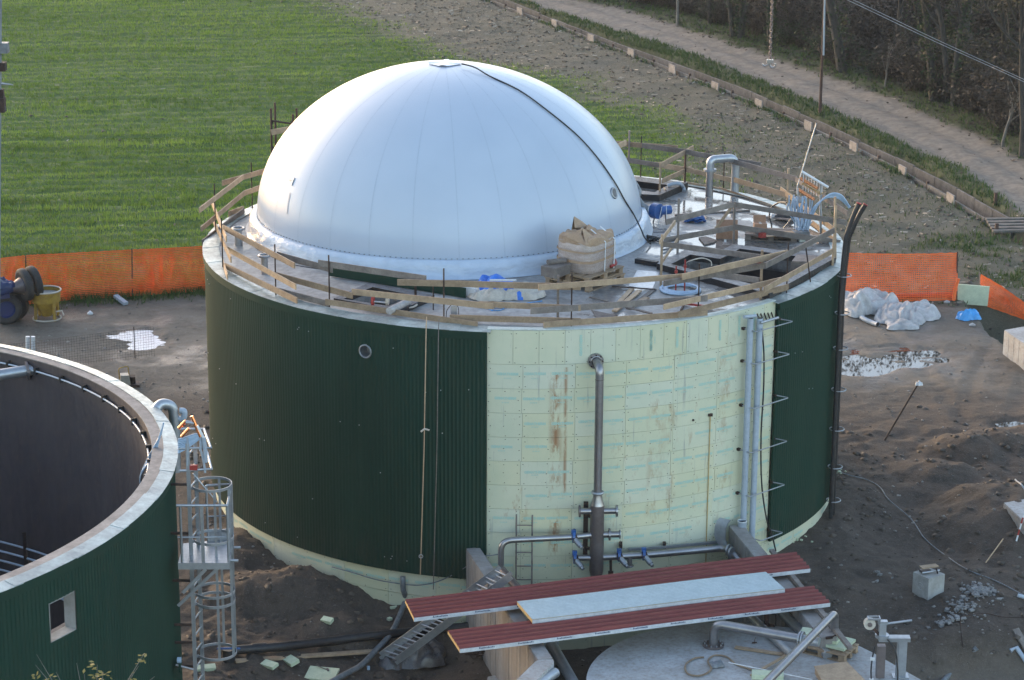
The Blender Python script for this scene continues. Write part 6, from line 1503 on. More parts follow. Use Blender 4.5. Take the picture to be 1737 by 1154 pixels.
pile('rubble', '', (1662, 1006), 240, .42, .03, .10, M['rubble'], ''); pile('rubble', '', (1625, 1038), 60, .55, .03, .10, M['rubble'], ''); pile('rubble', '', (1610, 1058), 40, .45, .03, .12, M['rubble'], ''); pile('rubble', '', (1650, 1030), 50, .9, .02, .06, M['rubble'], '')
pile('foam_crumb_scatter', '', (1352, 912), 22, .35, .03, .10, M['foam'], '', .0); pile('foam_crumb_scatter', '', (1421, 803), 10, .22, .04, .09, M['foam'], '', 0); pile('foam_crumb_scatter', '', (1490, 975), 8, .5, .03, .09, M['rubble'], '', 0)
p = [GP(*q, .025) for q in ((1415, 800), (1440, 808), (1468, 815), (1492, 828), (1508, 850), (1545, 882), (1568, 915), (1598, 940), (1640, 968), (1690, 988), (1737, 1012), (1760, 1020))]
solo('ground_cable', 'long pale cable wandering over the dark soil from the tank foot', 'cable', MB().tube(curve(p, 8), .012, 6), M['hose_grey'], p[4])
a = GP(1497, 747); b = PY(1557, 652, a.y+.5); t = Thing('leaning_bar', 'dark bar stuck slanting in the soil with a white rag on its tip', 'bar', a); t.part('bar', MB().tube([a-Vector((0, 0, .1)), b], .022, 8), M['rebar']); t.part('rag', cloth(b+Vector((.02, 0, -.03)), .09, .06, .14, 61, nx=10, ny=8), M['white'])
def conc(name, label, tl, tr_, br, ztop, h):
    a, b, c_ = P(*tl, ztop), P(*tr_, ztop), P(*br, ztop); e = b-a; b2 = a+e.normalized()*2.2; c2_ = c_+e.normalized()*2.2*.6
    t = Thing(name, label, 'foundation', (a.x, a.y, ztop-h)); t.part('body', MB().prism([(p.x, p.y) for p in (a, c_, c2_, b2)], ztop-h, ztop), M['slab'])
    d = (c_-a); n = 5
    for k in range(n):
        p, q = a+d*((k+.03)/n), a+d*((k+.97)/n); o = Vector((d.y, -d.x, 0)).normalized()*.012
        if o.x > 0: o = -o
        t.part('formwork_plank_face', MB().prism([(p.x, p.y), (q.x, q.y), (q.x+o.x, q.y+o.y), (p.x+o.x, p.y+o.y)], ztop-h, ztop-.02), M['slab'])
conc('concrete_foundation', 'pale concrete foundation block beside the dark excavation at the right edge', (1704, 560), (1737, 554), (1748, 590), .30, 1.6)
conc('concrete_foundation', 'pale flat concrete foundation at the right edge above the soil mound', (1703, 853), (1737, 847), (1745, 892), .15, .9)
a, b = GP(1724, 918), PY(1738, 868, GP(1724, 918).y+.1); t = Thing('ranging_pole', 'red and white striped pole leaning beside the flat concrete foundation', 'pole', a); n = 5
for k in range(n): t.part('band', MB().tube([mixp(a, b, k/n), mixp(a, b, (k+1)/n)], .018, 8), M['red'] if k % 2 else M['white'])
a, b = GP(1672, 957, .03), GP(1701, 922, .1); solo('thin_stake', 'thin pale stake lying on the soil mound at the right', 'stake', MB().tube([a, b], .012, 6), M['wood_pale'], a)
p = [P(1592, 1164, -1.0), P(1612, 1143, -.95), P(1634, 1121, -.8), P(1657, 1099, -.55)]; solo('muddy_pipe', 'muddy grey pipe sticking out of the soil at the lower right', 'pipe', MB().tube(curve(p, 4), .05, 12), M['hose_grey'], p[0])
p = [GP(1631, 1130, .02), GP(1626, 1100, .3), GP(1640, 1070, .3), GP(1670, 1057, .2), GP(1700, 1055, .1), GP(1745, 1052, .05)]; solo('thin_wire_arc', 'thin dark wire arching over the soil at the lower right', 'wire', MB().tube(curve(p, 6), .010, 6), M['rebar'], p[0])
p = [GP(1722, 815, .02), GP(1724, 828, .15), GP(1732, 838, .2), GP(1742, 845, .1)]; solo('white_cable_end', 'short white cable end by the right edge above the foundation', 'cable', MB().tube(curve(p, 5), .018, 6), M['pipe_grey'], p[0])
a, b = GP(1722, 1072, .06), GP(1745, 1112, .06); solo('cut_board', 'pale board lying at the lower right edge', 'board', MB().beam(a, b, .03, .16), M['wood_grey'], a)
a, b = GP(1726, 1014, .05), GP(1745, 1020, .05); solo('orange_pipe_tip', 'small pipe piece with an orange end at the right edge', 'pipe', MB().tube([a, b], .04, 8), M['pipe_grey'], a)
p = [GP(1712, 1130, .03), GP(1722, 1131, .03), GP(1745, 1133, .03)]; solo('short_grey_pipe', 'short grey pipe lying at the lower right edge', 'pipe', MB().tube(p, .045, 10), M['pipe_grey'], p[0])
# beyond the tank on the right: fleece heap, net fence, foam board, blue bag
c = GP(1497, 528)
t = Thing('fleece_heap', 'large heap of dusty white building fleece in front of the orange net', 'sheeting', c)
for q, sx, sy, h, sd in (((1478, 522), .80, .75, .62, 3), ((1446, 528), .45, .7, .66, 9), ((1527, 540), .66, .80, .42, 14), ((1562, 534), .50, .62, .40, 22), ((1528, 553), .45, .45, .22, 31)):
    g = GP(*q); t.part('fleece', cloth(g, sx, sy, h, sd, U(-.4, .4), nx=44, ny=36, fold=1.5), M['fleece'])
p = [GP(*q, .07) for q in ((1461, 543), (1470, 548), (1480, 552), (1489, 555))]; t = Thing('pipe_offcut', 'short curved grey pipe offcut in front of the fleece heap', 'pipe', p[0]); t.part('pipe', MB().tube(curve(p, 4), .065, 16, 0, False), M['pipe_grey']); t.part('bore', MB().disc(p[-1]-(p[-1]-p[-2]).normalized()*.03, p[-1]-p[-2], .058, .01, 14), M['black'])
c = GP(1643, 541); solo('blue_bag', 'torn bright light blue plastic bag on the ground before the excavation', 'bag', cloth(c, .34, .22, .35, 72, .3, nx=20, ny=14), M['cyan_bag'], c)
c = GP(1642, 512); t = Thing('foam_board', 'cream foam board standing in the gap of the orange net', 'board', c); zt_ = PY(1642, 482, c.y).z
a, b = PY(1622, 495, c.y), PY(1676, 497, c.y); t.part('board', MB().beam(Vector((a.x, c.y, (c.z+zt_)/2)), Vector((b.x, c.y-.1, (c.z+zt_)/2-.04)), zt_-c.z, .06), M['foam'])
c = GP(1648, 510); 
for q, L_ in (((1606, 514), 'small pale stone in front of the net'), ((1649, 553), 'tiny pale plastic piece near the excavation edge')):
    g = GP(*q, .03); solo('pale_lump', L_, 'stone', MB().tube([g-Vector((.08, 0, .02)), g, g+Vector((.08, 0, -.02))], [.03, .06, .03], 8), M['fleece'], g)
# ------------------------------------------------------------------ orange safety nets
def net(t, top, bot, n, rows, wv=.022, wh=.014, wave=.03, seed=0):
    """Woven plastic net: ribbons with real gaps between them."""
    top = curve(top, n//(len(top)-1)); bot = curve(bot, n//(len(bot)-1)); m = min(len(top), len(bot)); s = MB()
    def pt(i, f):
        p = mixp(bot[i], top[i], f); k = math.sin(f*PI); return p+Vector((0, wave*k*mnoise.noise(Vector((i*.13, f*2, seed)))*2, .02*mnoise.noise(Vector((i*.3, f*4, seed)))))
    for r in range(rows+1):
        f = r/rows; v = []
        hw = wv*(1.8 if r in (0, rows) else 1)*.5*(1+.5*mnoise.noise(Vector((r*.9, seed, 0))))
        for i in range(m):
            p = pt(i, f); v += [p-Vector((0, 0, hw)), p+Vector((0, 0, hw))]
        s.add(v, [(2*i, 2*i+1, 2*i+3, 2*i+2) for i in range(m-1)])
    for i in range(m):
        v = []; d = (top[min(i+1, m-1)]-top[max(i-1, 0)]).normalized()*wh/2
        for r in range(13): p = pt(i, r/12)+Vector((0, -.004, 0)); v += [p-d, p+d]
        s.add(v, [(2*k, 2*k+1, 2*k+3, 2*k+2) for k in range(12)])
    o = t.part('net', s, M['orange']); o['kind'] = 'stuff'; return o
def fpt(q, z, ref=None): p = P(*q, z); return p
bl = [GP(-30, 523), GP(41, 518), GP(116, 511), GP(226, 504), GP(290, 499), GP(370, 494)]
for b_ in bl: b_.z = hz(b_.x, b_.y)+.04
tl_ = [PY(x, y, b_.y+.03) for (x, y), b_ in zip(((-30, 442), (41, 434.5), (116, 430.5), (226, 424.5), (290, 421.5), (370, 417)), bl)]
t = Thing('safety_fence', 'long orange plastic net fence between the green field and the yard at the left', 'fence', bl[2]); e0 = bl[0]+(bl[0]-bl[1])*3; e0.z = hz(e0.x, e0.y)+.04; tl_ = [Vector((e0.x, e0.y+.03, e0.z+1.08))]+tl_; bl = [e0]+bl; net(t, tl_, bl, 330, 27, .020, .010, .09, 1)
for x, y0, y1 in ((45, 434, 519), (225, 421, 505), (352, 416, 497)):
    b_ = GP(x, y1); tp_ = PY(x-1, y0, b_.y); t.part('net_post', MB().tube([b_+Vector((0, -.03, 0)), tp_+Vector((0, -.03, 0))], .016, 6), M['rust'])
b0, b1 = GP(1430, 514), GP(1623, 510); b0.z += .03; b1.z += .03; bm = (b0+b1)/2; bm.z = (b0.z+b1.z)/2
tp_ = [PY(x, y, b_.y) for (x, y), b_ in (((1430, 430), b0), ((1530, 432), bm), ((1624, 430), b1))]
t = Thing('safety_fence', 'orange net fence standing behind the white fleece heap', 'fence', bm); net(t, tp_, [b0, bm, b1], 72, 24, .024, .018, .06, 5)
t.part('net_post', MB().tube([b1-Vector((0, 0, .1)), tp_[2]+Vector((0, 0, .05))], .02, 6), M['rust']); t.part('rolled_edge', MB().tube(curve([b1+Vector((-.12, -.1, 0)), b1+Vector((-.06, -.08, .4)), b1+Vector((0, -.06, .62))], 5), .05, 8), M['orange'])
b0, b1 = GP(1662, 516), GP(1660, 512); yb = b0.y
bq = [PY(1658, 514, yb), PY(1700, 528, yb-.6), PY(1750, 546, yb-1.2)]; tq = [PY(1664, 467, yb+.1), PY(1700, 488, yb-.4), PY(1750, 524, yb-1.1)]
t = Thing('safety_fence', 'sagging orange net fence above the dark excavation at the right edge', 'fence', b0); net(t, tq, bq, 44, 16, .024, .018, .10, 9)
t.part('net_post', MB().tube([PY(1663, 520, yb)-Vector((0, 0, .3)), PY(1662, 462, yb)], .018, 6), M['wood_grey'])
a, b = GP(1520, 508, .09), GP(1612, 506, .09); solo('red_pipe', 'red corrugated pipe lying along the foot of the middle orange net', 'pipe', MB().tube(corr([a, b], .085, .06)[0], corr([a, b], .085, .06)[1], 12), M['red'], a, 'red pipes')
a, b = PY(1684, 504, yb+.4), PY(1750, 513, yb+.2); solo('red_pipe', 'red corrugated pipe behind the sagging net at the right edge', 'pipe', MB().tube(*[corr([a, b], .075, .06)[i] for i in (0, 1)], 12), M['red'], a, 'red pipes')
# ------------------------------------------------------------------ yard at the left
c = GP(80, 541); s_ = FPX/70; t = Thing('concrete_bucket', 'yellow concrete bucket with a cone bottom standing on a ring', 'bucket', c)
zt_ = PY(80, 492, c.y).z; H = zt_-c.z
t.part('drum', MB().tube([c+Vector((0, 0, H*.62)), c+Vector((0, 0, H))], [.37, .40], 32, 0, False), M['yellow']); t.part('cone', MB().tube([c+Vector((0, 0, H*.12)), c+Vector((0, 0, H*.62))], [.13, .35], 28, 0, False), M['yellow'])
t.part('rim', MB().ring(c+Vector((0, 0, H)), (0, 0, 1), .40, .022, 32, 6), M['canvas']); t.part('inner_dirt', MB().disc(c+Vector((0, 0, H-.12)), (0, 0, 1), .385, .02, 28), M['concrete']); t.part('foot_ring', MB().ring(c+Vector((0, 0, .03)), (0, 0, 1), .37, .025, 32, 6), M['canvas'])
for a in (45, 135, 225, 315): d = Vector((math.cos(a*D2), math.sin(a*D2), 0)); t.part('leg', MB().beam(c+d*.36, c+d*.34+Vector((0, 0, H*.64)), .05, .07, up=d), M['yellow'])
t.part('gate_lever', MB().tube([c+Vector((.2, -.2, H*.3)), c+Vector((.46, -.25, H*.38)), c+Vector((.5, -.25, H*.22))], .02, 6), M['canvas'])
# blue trailer with twin wheels
g = GP(12, 549); t = Thing('blue_trailer', 'blue trailer chassis with muddy twin wheels, one pair raised, cut by the left edge', 'trailer', g)
def wheel(c, ax, r, w, rim):
    ax = Vector(ax).normalized(); s = MB(); s.tube([c-ax*w/2, c-ax*w*.42, c-ax*w*.30, c+ax*w*.30, c+ax*w*.42, c+ax*w/2], [r*.80, r*.94, r, r, r*.94, r*.80], 32, 0, False)
    s.tube([c-ax*w/2, c-ax*w*.42], [r*.80, r*.56], 32, 0, False); s.tube([c+ax*w*.42, c+ax*w/2], [r*.56, r*.80], 32, 0, False)
    for k in range(3): s.ring(c+ax*w*(k-1)*.2, ax, r*.985, .012, 36, 4)
    ty = t.part('tyre', s, M['tyre']); t.part('rim', MB().tube([c-ax*w*.42, c-ax*w*.1, c+ax*w*.1, c+ax*w*.42], [r*.58, r*.50, r*.50, r*.58], 28, 0, False).disc(c+ax*w*.02, ax, r*.5, .04, 24).disc(c-ax*w*.25, ax, r*.17, .12, 14), M[rim], ty)
yw_ = g.y+.0; wc = PY(10, 524, yw_); r_ = .42
wheel(wc, (.35, -.94, 0), r_, .22, 'navy'); wheel(wc+Vector((.16, .42, 0))*.75, (.35, -.94, 0), r_, .22, 'navy')
uc = PY(42, 483, yw_+.2); axu = Vector((.80, .55, .12)).normalized()
wheel(uc, axu, .44, .21, 'steel_dark'); wheel(uc+axu*.26, axu, .44, .21, 'steel_dark')
t.part('axle', MB().tube([uc-axu*1.2, uc-axu*.3, uc-axu*.05], [.12, .11, .2], 14), M['navy']); t.part('hub', MB().tube([uc-axu*.40, uc-axu*.1], [.10, .23], 16), M['steel_dark'])
q = PY(0, 487, yw_-.1); t.part('chassis_beam', MB().beam(q+Vector((-1.5, -.5, -.2)), q+Vector((.30, .05, .02)), .22, .16), M['navy']); t.part('cover', cloth(PY(-2, 478, yw_-.1)+Vector((0, 0, -.15)), .38, .3, .3, 88, .3, nx=16, ny=12), M['navy'])
t.part('chassis_beam', MB().beam(PY(-30, 507, yw_-.3), PY(16, 500, yw_-.1), .16, .10), M['navy'])
g = GP(205, 515, .05); g2 = GP(217, 521, .05); t = Thing('bent_gutter', 'short grey bent gutter piece on the grass below the orange net', 'gutter', g); t.part('channel', MB().beam(GP(196, 508, .1), GP(214, 519, .06), .08, .14), M['pipe_grey'])
g = GP(153, 533, .03); solo('white_stone', 'single white stone on the yard near the bucket', 'stone', MB().tube([g-Vector((.07, 0, .03)), g, g+Vector((.07, 0, -.03))], [.03, .075, .03], 8), M['white'], g)
for x, L_ in ((47, 'left one of the two short white pipes standing behind the open tank'), (56, 'right one of the two short white pipes standing behind the open tank')):
    g = GP(x, 612); tp_ = PY(x, 571, g.y); solo('white_pipe', L_, 'pipe', MB().tube([g, tp_], .055, 14), M['white'], g, 'white pipes')
# small plate compactor
g = GP(222, 655); yk = g.y; t = Thing('plate_compactor', 'small beige compactor machine with a yellow handle bow behind the open tank', 'machine', g)
t.part('body', MB().box(PY(212, 643, yk), (.26, .30, .24), .2, taper=.8), M['beige']); t.part('engine', MB().box(PY(220, 649, yk)+Vector((.05, .05, 0)), (.16, .2, .30), .2), M['rebar']); t.part('base_plate', MB().box(g+Vector((0, 0, .04)), (.42, .36, .06), .2), M['rust'])
t.part('handle_bow', MB().tube(fillet([PY(203, 643, yk), PY(201, 625, yk), PY(217, 621, yk), PY(219, 638, yk)], .06, 5), .013, 6), M['yellow'])
# fine wire mesh between the tanks
m0, m1 = GP(-20, 640), GP(262, 604); t = Thing('wire_mesh_fence', 'almost invisible thin wire mesh fence across the puddle at the left', 'fence', m1)
m0.z = m1.z = min(m0.z, m1.z); s = MB(); n = 62; hm = .78
for k in range(n+1):
    p = mixp(m0, m1, k/n); s.beam(p, p+Vector((0, 0, hm)), .004, .004)
for k in range(13): s.beam(m0+Vector((0, 0, hm*k/12)), m1+Vector((0, 0, hm*k/12)), .004, .004)
o = t.part('wire_mesh', s, M['rebar']); o['kind'] = 'stuff'; g = mixp(m0, m1, .88); t.part('mesh_post', MB().tube([g, g+Vector((0, 0, hm+.06))], .012, 6), M['rebar'])

# ------------------------------------------------------------------ ditch, wall plates and small bridge
t = Thing('ditch_wall', 'low concrete plank wall with paler plates along the near side of the ditch', 'wall', (DN[6].x, DN[6].y, GZ-.6))
dl = [p for p in DN[0:-1]]
pale = [P(*q, -.35) for q in ((885, 24), (944, 45), (1006, 70), (1074, 95), (1144, 122), (1217, 152), (1291, 182), (1375, 219), (1452, 255), (1535, 296), (1617, 344))]
segs = []
for i in range(len(dl)-1):
    L_ = (dl[i+1]-dl[i]).length; n = max(1, round(L_/1.9))
    for k in range(n): segs.append((mixp(dl[i], dl[i+1], k/n), mixp(dl[i], dl[i+1], (k+1)/n)))
segs = [s_ for s_ in segs if 14 < s_[0].y < 100]
for a, b in segs:
    a, b = Vector((a.x, a.y, 0)), Vector((b.x, b.y, 0)); d = (b-a).normalized(); n_ = Vector((d.y, -d.x, 0)); h = U(-.02, .03)
    t.part('wall_plank', MB().beam(a+d*.02+Vector((0, 0, GZ-.28+h)), b-d*.02+Vector((0, 0, GZ-.28+h)), .62, .06), M['ditch'])
    t.part('wall_post', MB().box(a+n_*-.02+Vector((0, 0, GZ-.22)), (.09, .13, .72)), M['rust'])
for p in pale:
    i = min(range(len(dl)-1), key=lambda i: ((dl[i]+dl[i+1])/2-p).length); d = (dl[i+1]-dl[i]).normalized(); d.z = 0; a = Vector((p.x, p.y, GZ-.08))
    s_ = Vector((-d.y, d.x, 0)); s_ = s_ if s_.x < 0 else -s_
    a.z = GZ+.10; t.part('pale_plate', MB().beam(a-d*.30+s_*.10, a+d*.30+s_*.10, .40, .05), M['rimtop'])
t = Thing('ditch_lining', 'dark concrete lining on the far side of the ditch under the grass verge', 'wall', (DF[5].x, DF[5].y, GZ-.8))
for i in range(len(DF)-2):
    a, b = Vector((DF[i].x, DF[i].y, 0)), Vector((DF[i+1].x, DF[i+1].y, 0))
    if a.y > 105: a = mixp(a, b, .5)
    L_ = (b-a).length; n = max(1, round(L_/1.6)); 
    for k in range(n):
        p, q = mixp(a, b, (k+.01)/n), mixp(a, b, (k+.99)/n); t.part('lining_slab', MB().beam(p+Vector((0, 0, GZ-.42)), q+Vector((0, 0, GZ-.42)), .80+U(-.06, .06), .07), M['ditch'])
g = P(1705, 385, -.3); t = Thing('ditch_crossing', 'small weathered timber crossing over the ditch near the right edge', 'bridge', g)
for k in range(5): t.part('crossing_plank', MB().beam(P(1672+k*3, 372+k*5, -.18), P(1745+k*3, 371+k*5, -.18), .06, .17), M['wood_grey'] if k % 2 else M['ditch'])
for q in ((1690, 398), (1686, 380)): p = GP(*q); t.part('edge_post', MB().box(p+Vector((0, 0, .15)), (.10, .10, .4)), M['rust'])
# ------------------------------------------------------------------ pole, wires, hanging chain, mast
g = GP(1391, 191); zt_ = PY(1394, 92, g.y).z; t = Thing('utility_pole', 'thin brown timber pole with a grey tube on its upper part beside the track', 'pole', g)
pb_ = PY(1395, 90, g.y); t.part('pole', MB().tube([g-Vector((0, 0, .3)), pb_, pb_+(pb_-g)*2.2], [.060, .052, .040], 12), M['rust']); q = PY(1397, 94, g.y-.08); q2 = PY(1399, 0, g.y-.08); t.part('steel_tube', MB().tube([q, q2+(q2-q)*1.6], .035, 10), M['pipe_grey'])
for k, (y0, y1) in enumerate(((0, 137), (-4, 133))):
    a, b = PY(1437+k*2, y0, 34), PY(1737, y1+2, 30); d = b-a; solo('overhead_wire', ('upper' if k else 'lower')+' one of the two overhead wires crossing the top right corner', 'wire', MB().tube(curve([a-d*2.5+Vector((0, 0, 1.5)), a-d, a, mixp(a, b, .5)-Vector((0, 0, .03)), b, b+d, b+d*2.5+Vector((0, 0, 1.5))], 5), .009, 6), M['galv'], b, 'overhead wires')
yc = -4; g = PY(1306, 106, yc); t = Thing('hanging_chain', 'steel crane chain with a hook hanging in from the top edge', 'chain', g); tilt = (PY(1310, 0, yc)-g).normalized()
for k in range(64):
    c = g+tilt*(.06+k*.055); e = MB(); rr = .034
    ax = Vector((1, .3, 0)) if k % 2 else Vector((-.3, 1, 0)); ax.normalize(); u_ = ax.cross(tilt).normalized(); pts = [c+u_*rr*.75*math.cos(a)+tilt*rr*1.25*math.sin(a) for a in [2*PI*i/10 for i in range(11)]]
    e.tube(pts, .010, 5, cap=False); t.part('link', e, M['steel_dark'])
t.part('shackle', MB().box(g+Vector((0, 0, .02)), (.13, .07, .06)), M['steel']); t.part('hook', MB().tube(curve([g, g+Vector((.0, 0, -.06)), g+Vector((.05, 0, -.10)), g+Vector((.10, 0, -.07)), g+Vector((.10, 0, -.02))], 5), [.02]*21, 8).tube(curve([g, g+Vector((-.05, 0, -.05)), g+Vector((-.11, 0, -.07)), g+Vector((-.14, 0, -.03))], 5), .016, 6), M['steel'])
ym = -22; x_ = PY(-3, 300, ym).x; t = Thing('crane_mast', 'thin blue grey mast with dark fittings along the left edge of the picture', 'mast', (x_, ym, -1))
mt, mb_ = PY(-2, 0, ym), PY(-6, 700, ym); md = mt-mb_; t.part('tube', MB().tube([mb_-md*.6, mt+md*.8], .038, 14), M['hose_grey'])
for q, d_, m_ in (((7, 81), (.10, .12, .12), 'hose_grey'), ((5, 113), (.07, .12, .10), 'rebar'), ((3, 178), (.08, .12, .17), 'rebar'), ((7, 184), (.03, .06, .05), 'black'), ((3, 160), (.05, .08, .12), 'rebar')): t.part('fitting', MB().box(PY(*q, ym), d_), M[m_])
p, q = PY(2, 142, ym), PY(22, 144, ym); t.part('side_lever', MB().tube([p, (p+q)/2, q], [.016, .012, .006], 8), M['galv'])

# ------------------------------------------------------------------ trees and shrubs beyond the track
def make_wood(rr, h, r0, lean, nl, spread, wood, fine):
    """Trunk with limbs into `wood`, twigs into `fine`; returns tips for leaves."""
    tips = []
    def grow(p, d, L, r, lvl):
        n = 5 if lvl < 2 else 3; pts = [p]; rs = [r]
        for i in range(n):
            d = (d+Vector((rr.uniform(-1, 1), rr.uniform(-1, 1), rr.uniform(-.3, .6)))*(.12+.06*lvl)).normalized(); p = p+d*(L/n); pts.append(p); rs.append(max(.006, r*(1-.55*(i+1)/n)))
        (wood if lvl < 2 else fine).tube(pts, rs, 9 if lvl == 0 else (6 if lvl == 1 else 3), 0, False, lvl < 2)
        if lvl >= 3 or L < .35: tips.extend(pts[1:]); return
        if lvl >= 2: tips.extend(pts[2:])
        k = nl[lvl]
        for j in range(k):
            f = rr.uniform(.35 if lvl == 0 else .2, 1); i = min(n-1, int(f*n)); q = pts[i]+(pts[i+1]-pts[i])*(f*n-i); a = rr.uniform(0, 2*PI); s_ = spread*rr.uniform(.6, 1.2)
            dd = (d+Vector((math.cos(a)*s_, math.sin(a)*s_, rr.uniform(-.2, .5)))).normalized(); grow(q, dd, L*rr.uniform(.38, .62), rs[i]*rr.uniform(.38, .6), lvl+1)
    grow(Vector((0, 0, -.3)), Vector((lean[0], lean[1], 1)).normalized(), h, r0, 0)
    return tips
def leafs(rr, tips, n, s0, s1, jit):
    mb = MB()
    for _ in range(n):
        c = rr.choice(tips)+Vector((rr.gauss(0, jit), rr.gauss(0, jit), rr.gauss(0, jit))); u_ = Vector((rr.uniform(-1, 1), rr.uniform(-1, 1), rr.uniform(-.6, .6))).normalized(); w_ = u_.cross(Vector((rr.uniform(-1, 1), rr.uniform(-1, 1), rr.uniform(-1, 1)))).normalized(); s_ = rr.uniform(s0, s1)
        mb.add([c-u_*s_, c+w_*s_*.55, c+u_*s_, c-w_*s_*.55], [(0, 1, 2, 3)])
    return mb
def tree(px, name, label, h, r0, lean, seed, nl=(9, 6, 5), spread=.8, leaf=None, nleaf=0, bark='bark', base=None, ivy=0):
    rr = random.Random(seed); g = base or GP(*px); g = Vector((g.x, g.y, hz(g.x, g.y))); t = Thing(name, label, 'tree', g, 'trees beyond the track')
    wd_, fn = MB(), MB(); tips = make_wood(rr, h, r0, lean, nl, spread, wd_, fn)
    for q in wd_.v: q += g
    for q in fn.v: q += g
    t.part('trunk', wd_, M[bark]); cr = t.part('crown', fn, M['twig'])
    if nleaf:
        lf = leafs(rr, [q+g for q in tips], nleaf, .05, .11, .16); o = t.part('foliage', lf, M[leaf], cr); o['kind'] = 'stuff'
    if ivy:
        tp = [g+Vector((lean[0], lean[1], 1)).normalized()*rr.uniform(0, h*.6) for _ in range(300)]; o = t.part('ivy', leafs(rr, tp, ivy, .05, .09, r0*1.0), M['leaf_ivy'], cr); o['kind'] = 'stuff'
    return t
tree((1431, 122), 'stout_tree', 'stout dark tree trunk just right of the timber pole beyond the track', 8, .23, (-.10, .02), 1, leaf='leaf_brown', nleaf=2500, ivy=500)
tree((1256, 64), 'leaning_tree', 'pair-stemmed dark tree left of the hanging chain beyond the track', 8, .17, (-.05, .05), 2, ivy=900)
tree((1244, 62), 'leaning_tree', 'slim dark tree touching the pair-stemmed one left of the chain', 7, .12, (-.12, .0), 12, leaf='leaf_brown', nleaf=900, ivy=200)
tree((1306, 84), 'ivy_tree', 'ivy-covered slim tree directly behind the hanging chain', 8, .11, (.01, .0), 3, ivy=1800)
tree((1149, 43), 'pale_sapling', 'pale slim leaning trunk near the top edge above the track', 7, .07, (.05, .05), 4, bark='bark_pale')
tree((1500, 150), 'pale_sapling', 'short pale sapling at the grass edge between the stout tree and the triple stems', 2.0, .045, (.02, 0), 5, nl=(6, 4, 2), bark='bark_pale', leaf='leaf_brown', nleaf=200)
tree((1585, 172), 'crooked_tree', 'leftmost crooked stem of the triple-stemmed tree group', 7.5, .19, (-.16, .12), 6, leaf='leaf_olive', nleaf=2500, ivy=800)
tree((1604, 174), 'crooked_tree', 'straight middle stem of the triple-stemmed tree group', 8, .12, (.0, .05), 7, leaf='leaf_olive', nleaf=2500, ivy=400)
tree((1617, 180), 'crooked_tree', 'rightmost stem of the triple-stemmed tree group, leaning right', 8, .13, (.08, .0), 8, leaf='leaf_olive', nleaf=3000, ivy=400)
tree((1699, 249), 'pale_sapling', 'pale thin sapling close to the right edge beyond the track', 2.6, .06, (.08, 0), 9, nl=(7, 5, 3), bark='bark_pale', leaf='leaf_brown', nleaf=400)
tree((1734, 266), 'edge_tree', 'dark slim tree right at the picture edge beyond the track', 7, .12, (-.05, .0), 10, leaf='leaf_olive', nleaf=3500)
tree((1205, 40), 'leaning_tree', 'dark slim tree at the top edge left of the pair-stemmed one', 7, .12, (.05, .02), 14, ivy=300, leaf='leaf_brown', nleaf=700)
rr = random.Random(99)
for k in range(16):       # taller trees deeper in the wood
    y = 30+k*3.6+rr.uniform(-1, 1); x = wf(y)+rr.uniform(2.2, 7)
    tree(None, 'background_tree', 'tall bare brownish tree deeper in the wood behind the shrubs', rr.uniform(6, 9), rr.uniform(.10, .20), (rr.uniform(-.1, .1), rr.uniform(-.1, .1)), 200+k, leaf='leaf_olive' if y < 48 else 'leaf_brown', nleaf=3800 if y < 48 else 1800, base=Vector((float(x), y, 0)), ivy=200)
# shrubs: four kinds, copied
def make_shrub(seed, leaf, nleaf, h, r, name='shrub', stems=34):
    rr = random.Random(seed); t = Thing(name, 'x', 'shrub', (0, 0, 0)); st = MB(); tips = []
    for k in range(stems):
        a = rr.uniform(0, 2*PI); d = rr.uniform(.0, .35)*r; p = Vector((math.cos(a)*d, math.sin(a)*d, -.1)); out = rr.uniform(.1, .8); hh_ = h*rr.uniform(.5, 1)
        pts = [p+Vector((math.cos(a)*out*r*f**1.6+rr.gauss(0, .05), math.sin(a)*out*r*f**1.6+rr.gauss(0, .05), hh_*(f-.18*f*f*out))) for f in (0, .25, .5, .75, 1)]
        st.tube(pts, [.016, .013, .010, .008, .004], 3, 0, False, False); tips += pts[1:]
        for j in range(5):
            q = pts[rr.randint(1, 4)]; e = q+Vector((rr.gauss(0, .3), rr.gauss(0, .3), rr.uniform(.0, .45)))*.9*min(1, h/2); st.tube([q, (q+e)/2+Vector((0, 0, .03)), e], [.007, .005, .003], 3, 0, False, False); tips += [e, (q+e)/2]
    t.part('stems', st, M['twig']); o = t.part('foliage', leafs(rr, tips, nleaf, .035, .075, .10), M[leaf]); o['kind'] = 'stuff'; return t.o
protos = [make_shrub(1, 'leaf_brown', 900, 1.5, 1.2), make_shrub(2, 'leaf_olive', 2600, 2.6, 1.5), make_shrub(3, 'leaf_brown', 1600, 2.0, 1.5), make_shrub(4, 'leaf_ivy', 1300, 1.2, 1.2)]
first = [True]*4; rr = random.Random(5)
SL = ('brown bare-twigged shrub in the thicket beyond the track', 'tall olive-leaved shrub in the thicket beyond the track', 'brown-leaved shrub in the thicket beyond the track', 'low dark green shrub in the thicket beyond the track')
SG = ('bare shrubs', 'olive shrubs', 'brown shrubs', 'dark green shrubs')
def put_shrub(k, x, y):
    loc = (x, y, hz(x, y)); rz_ = rr.uniform(0, 6.28)
    if first[k]: first[k] = False; o = protos[k]; o.location = loc; o.rotation_euler = (0, 0, rz_)
    else: o = copy_tree(protos[k], loc, rz_, SL[k])
    o['label'] = SL[k]; o['group'] = SG[k]; s_ = rr.uniform(.75, 1.2)*(1.0 if x-float(wf(y)) < 2.5 else 1.35); o.scale = (s_, s_, s_)
y = 23.0
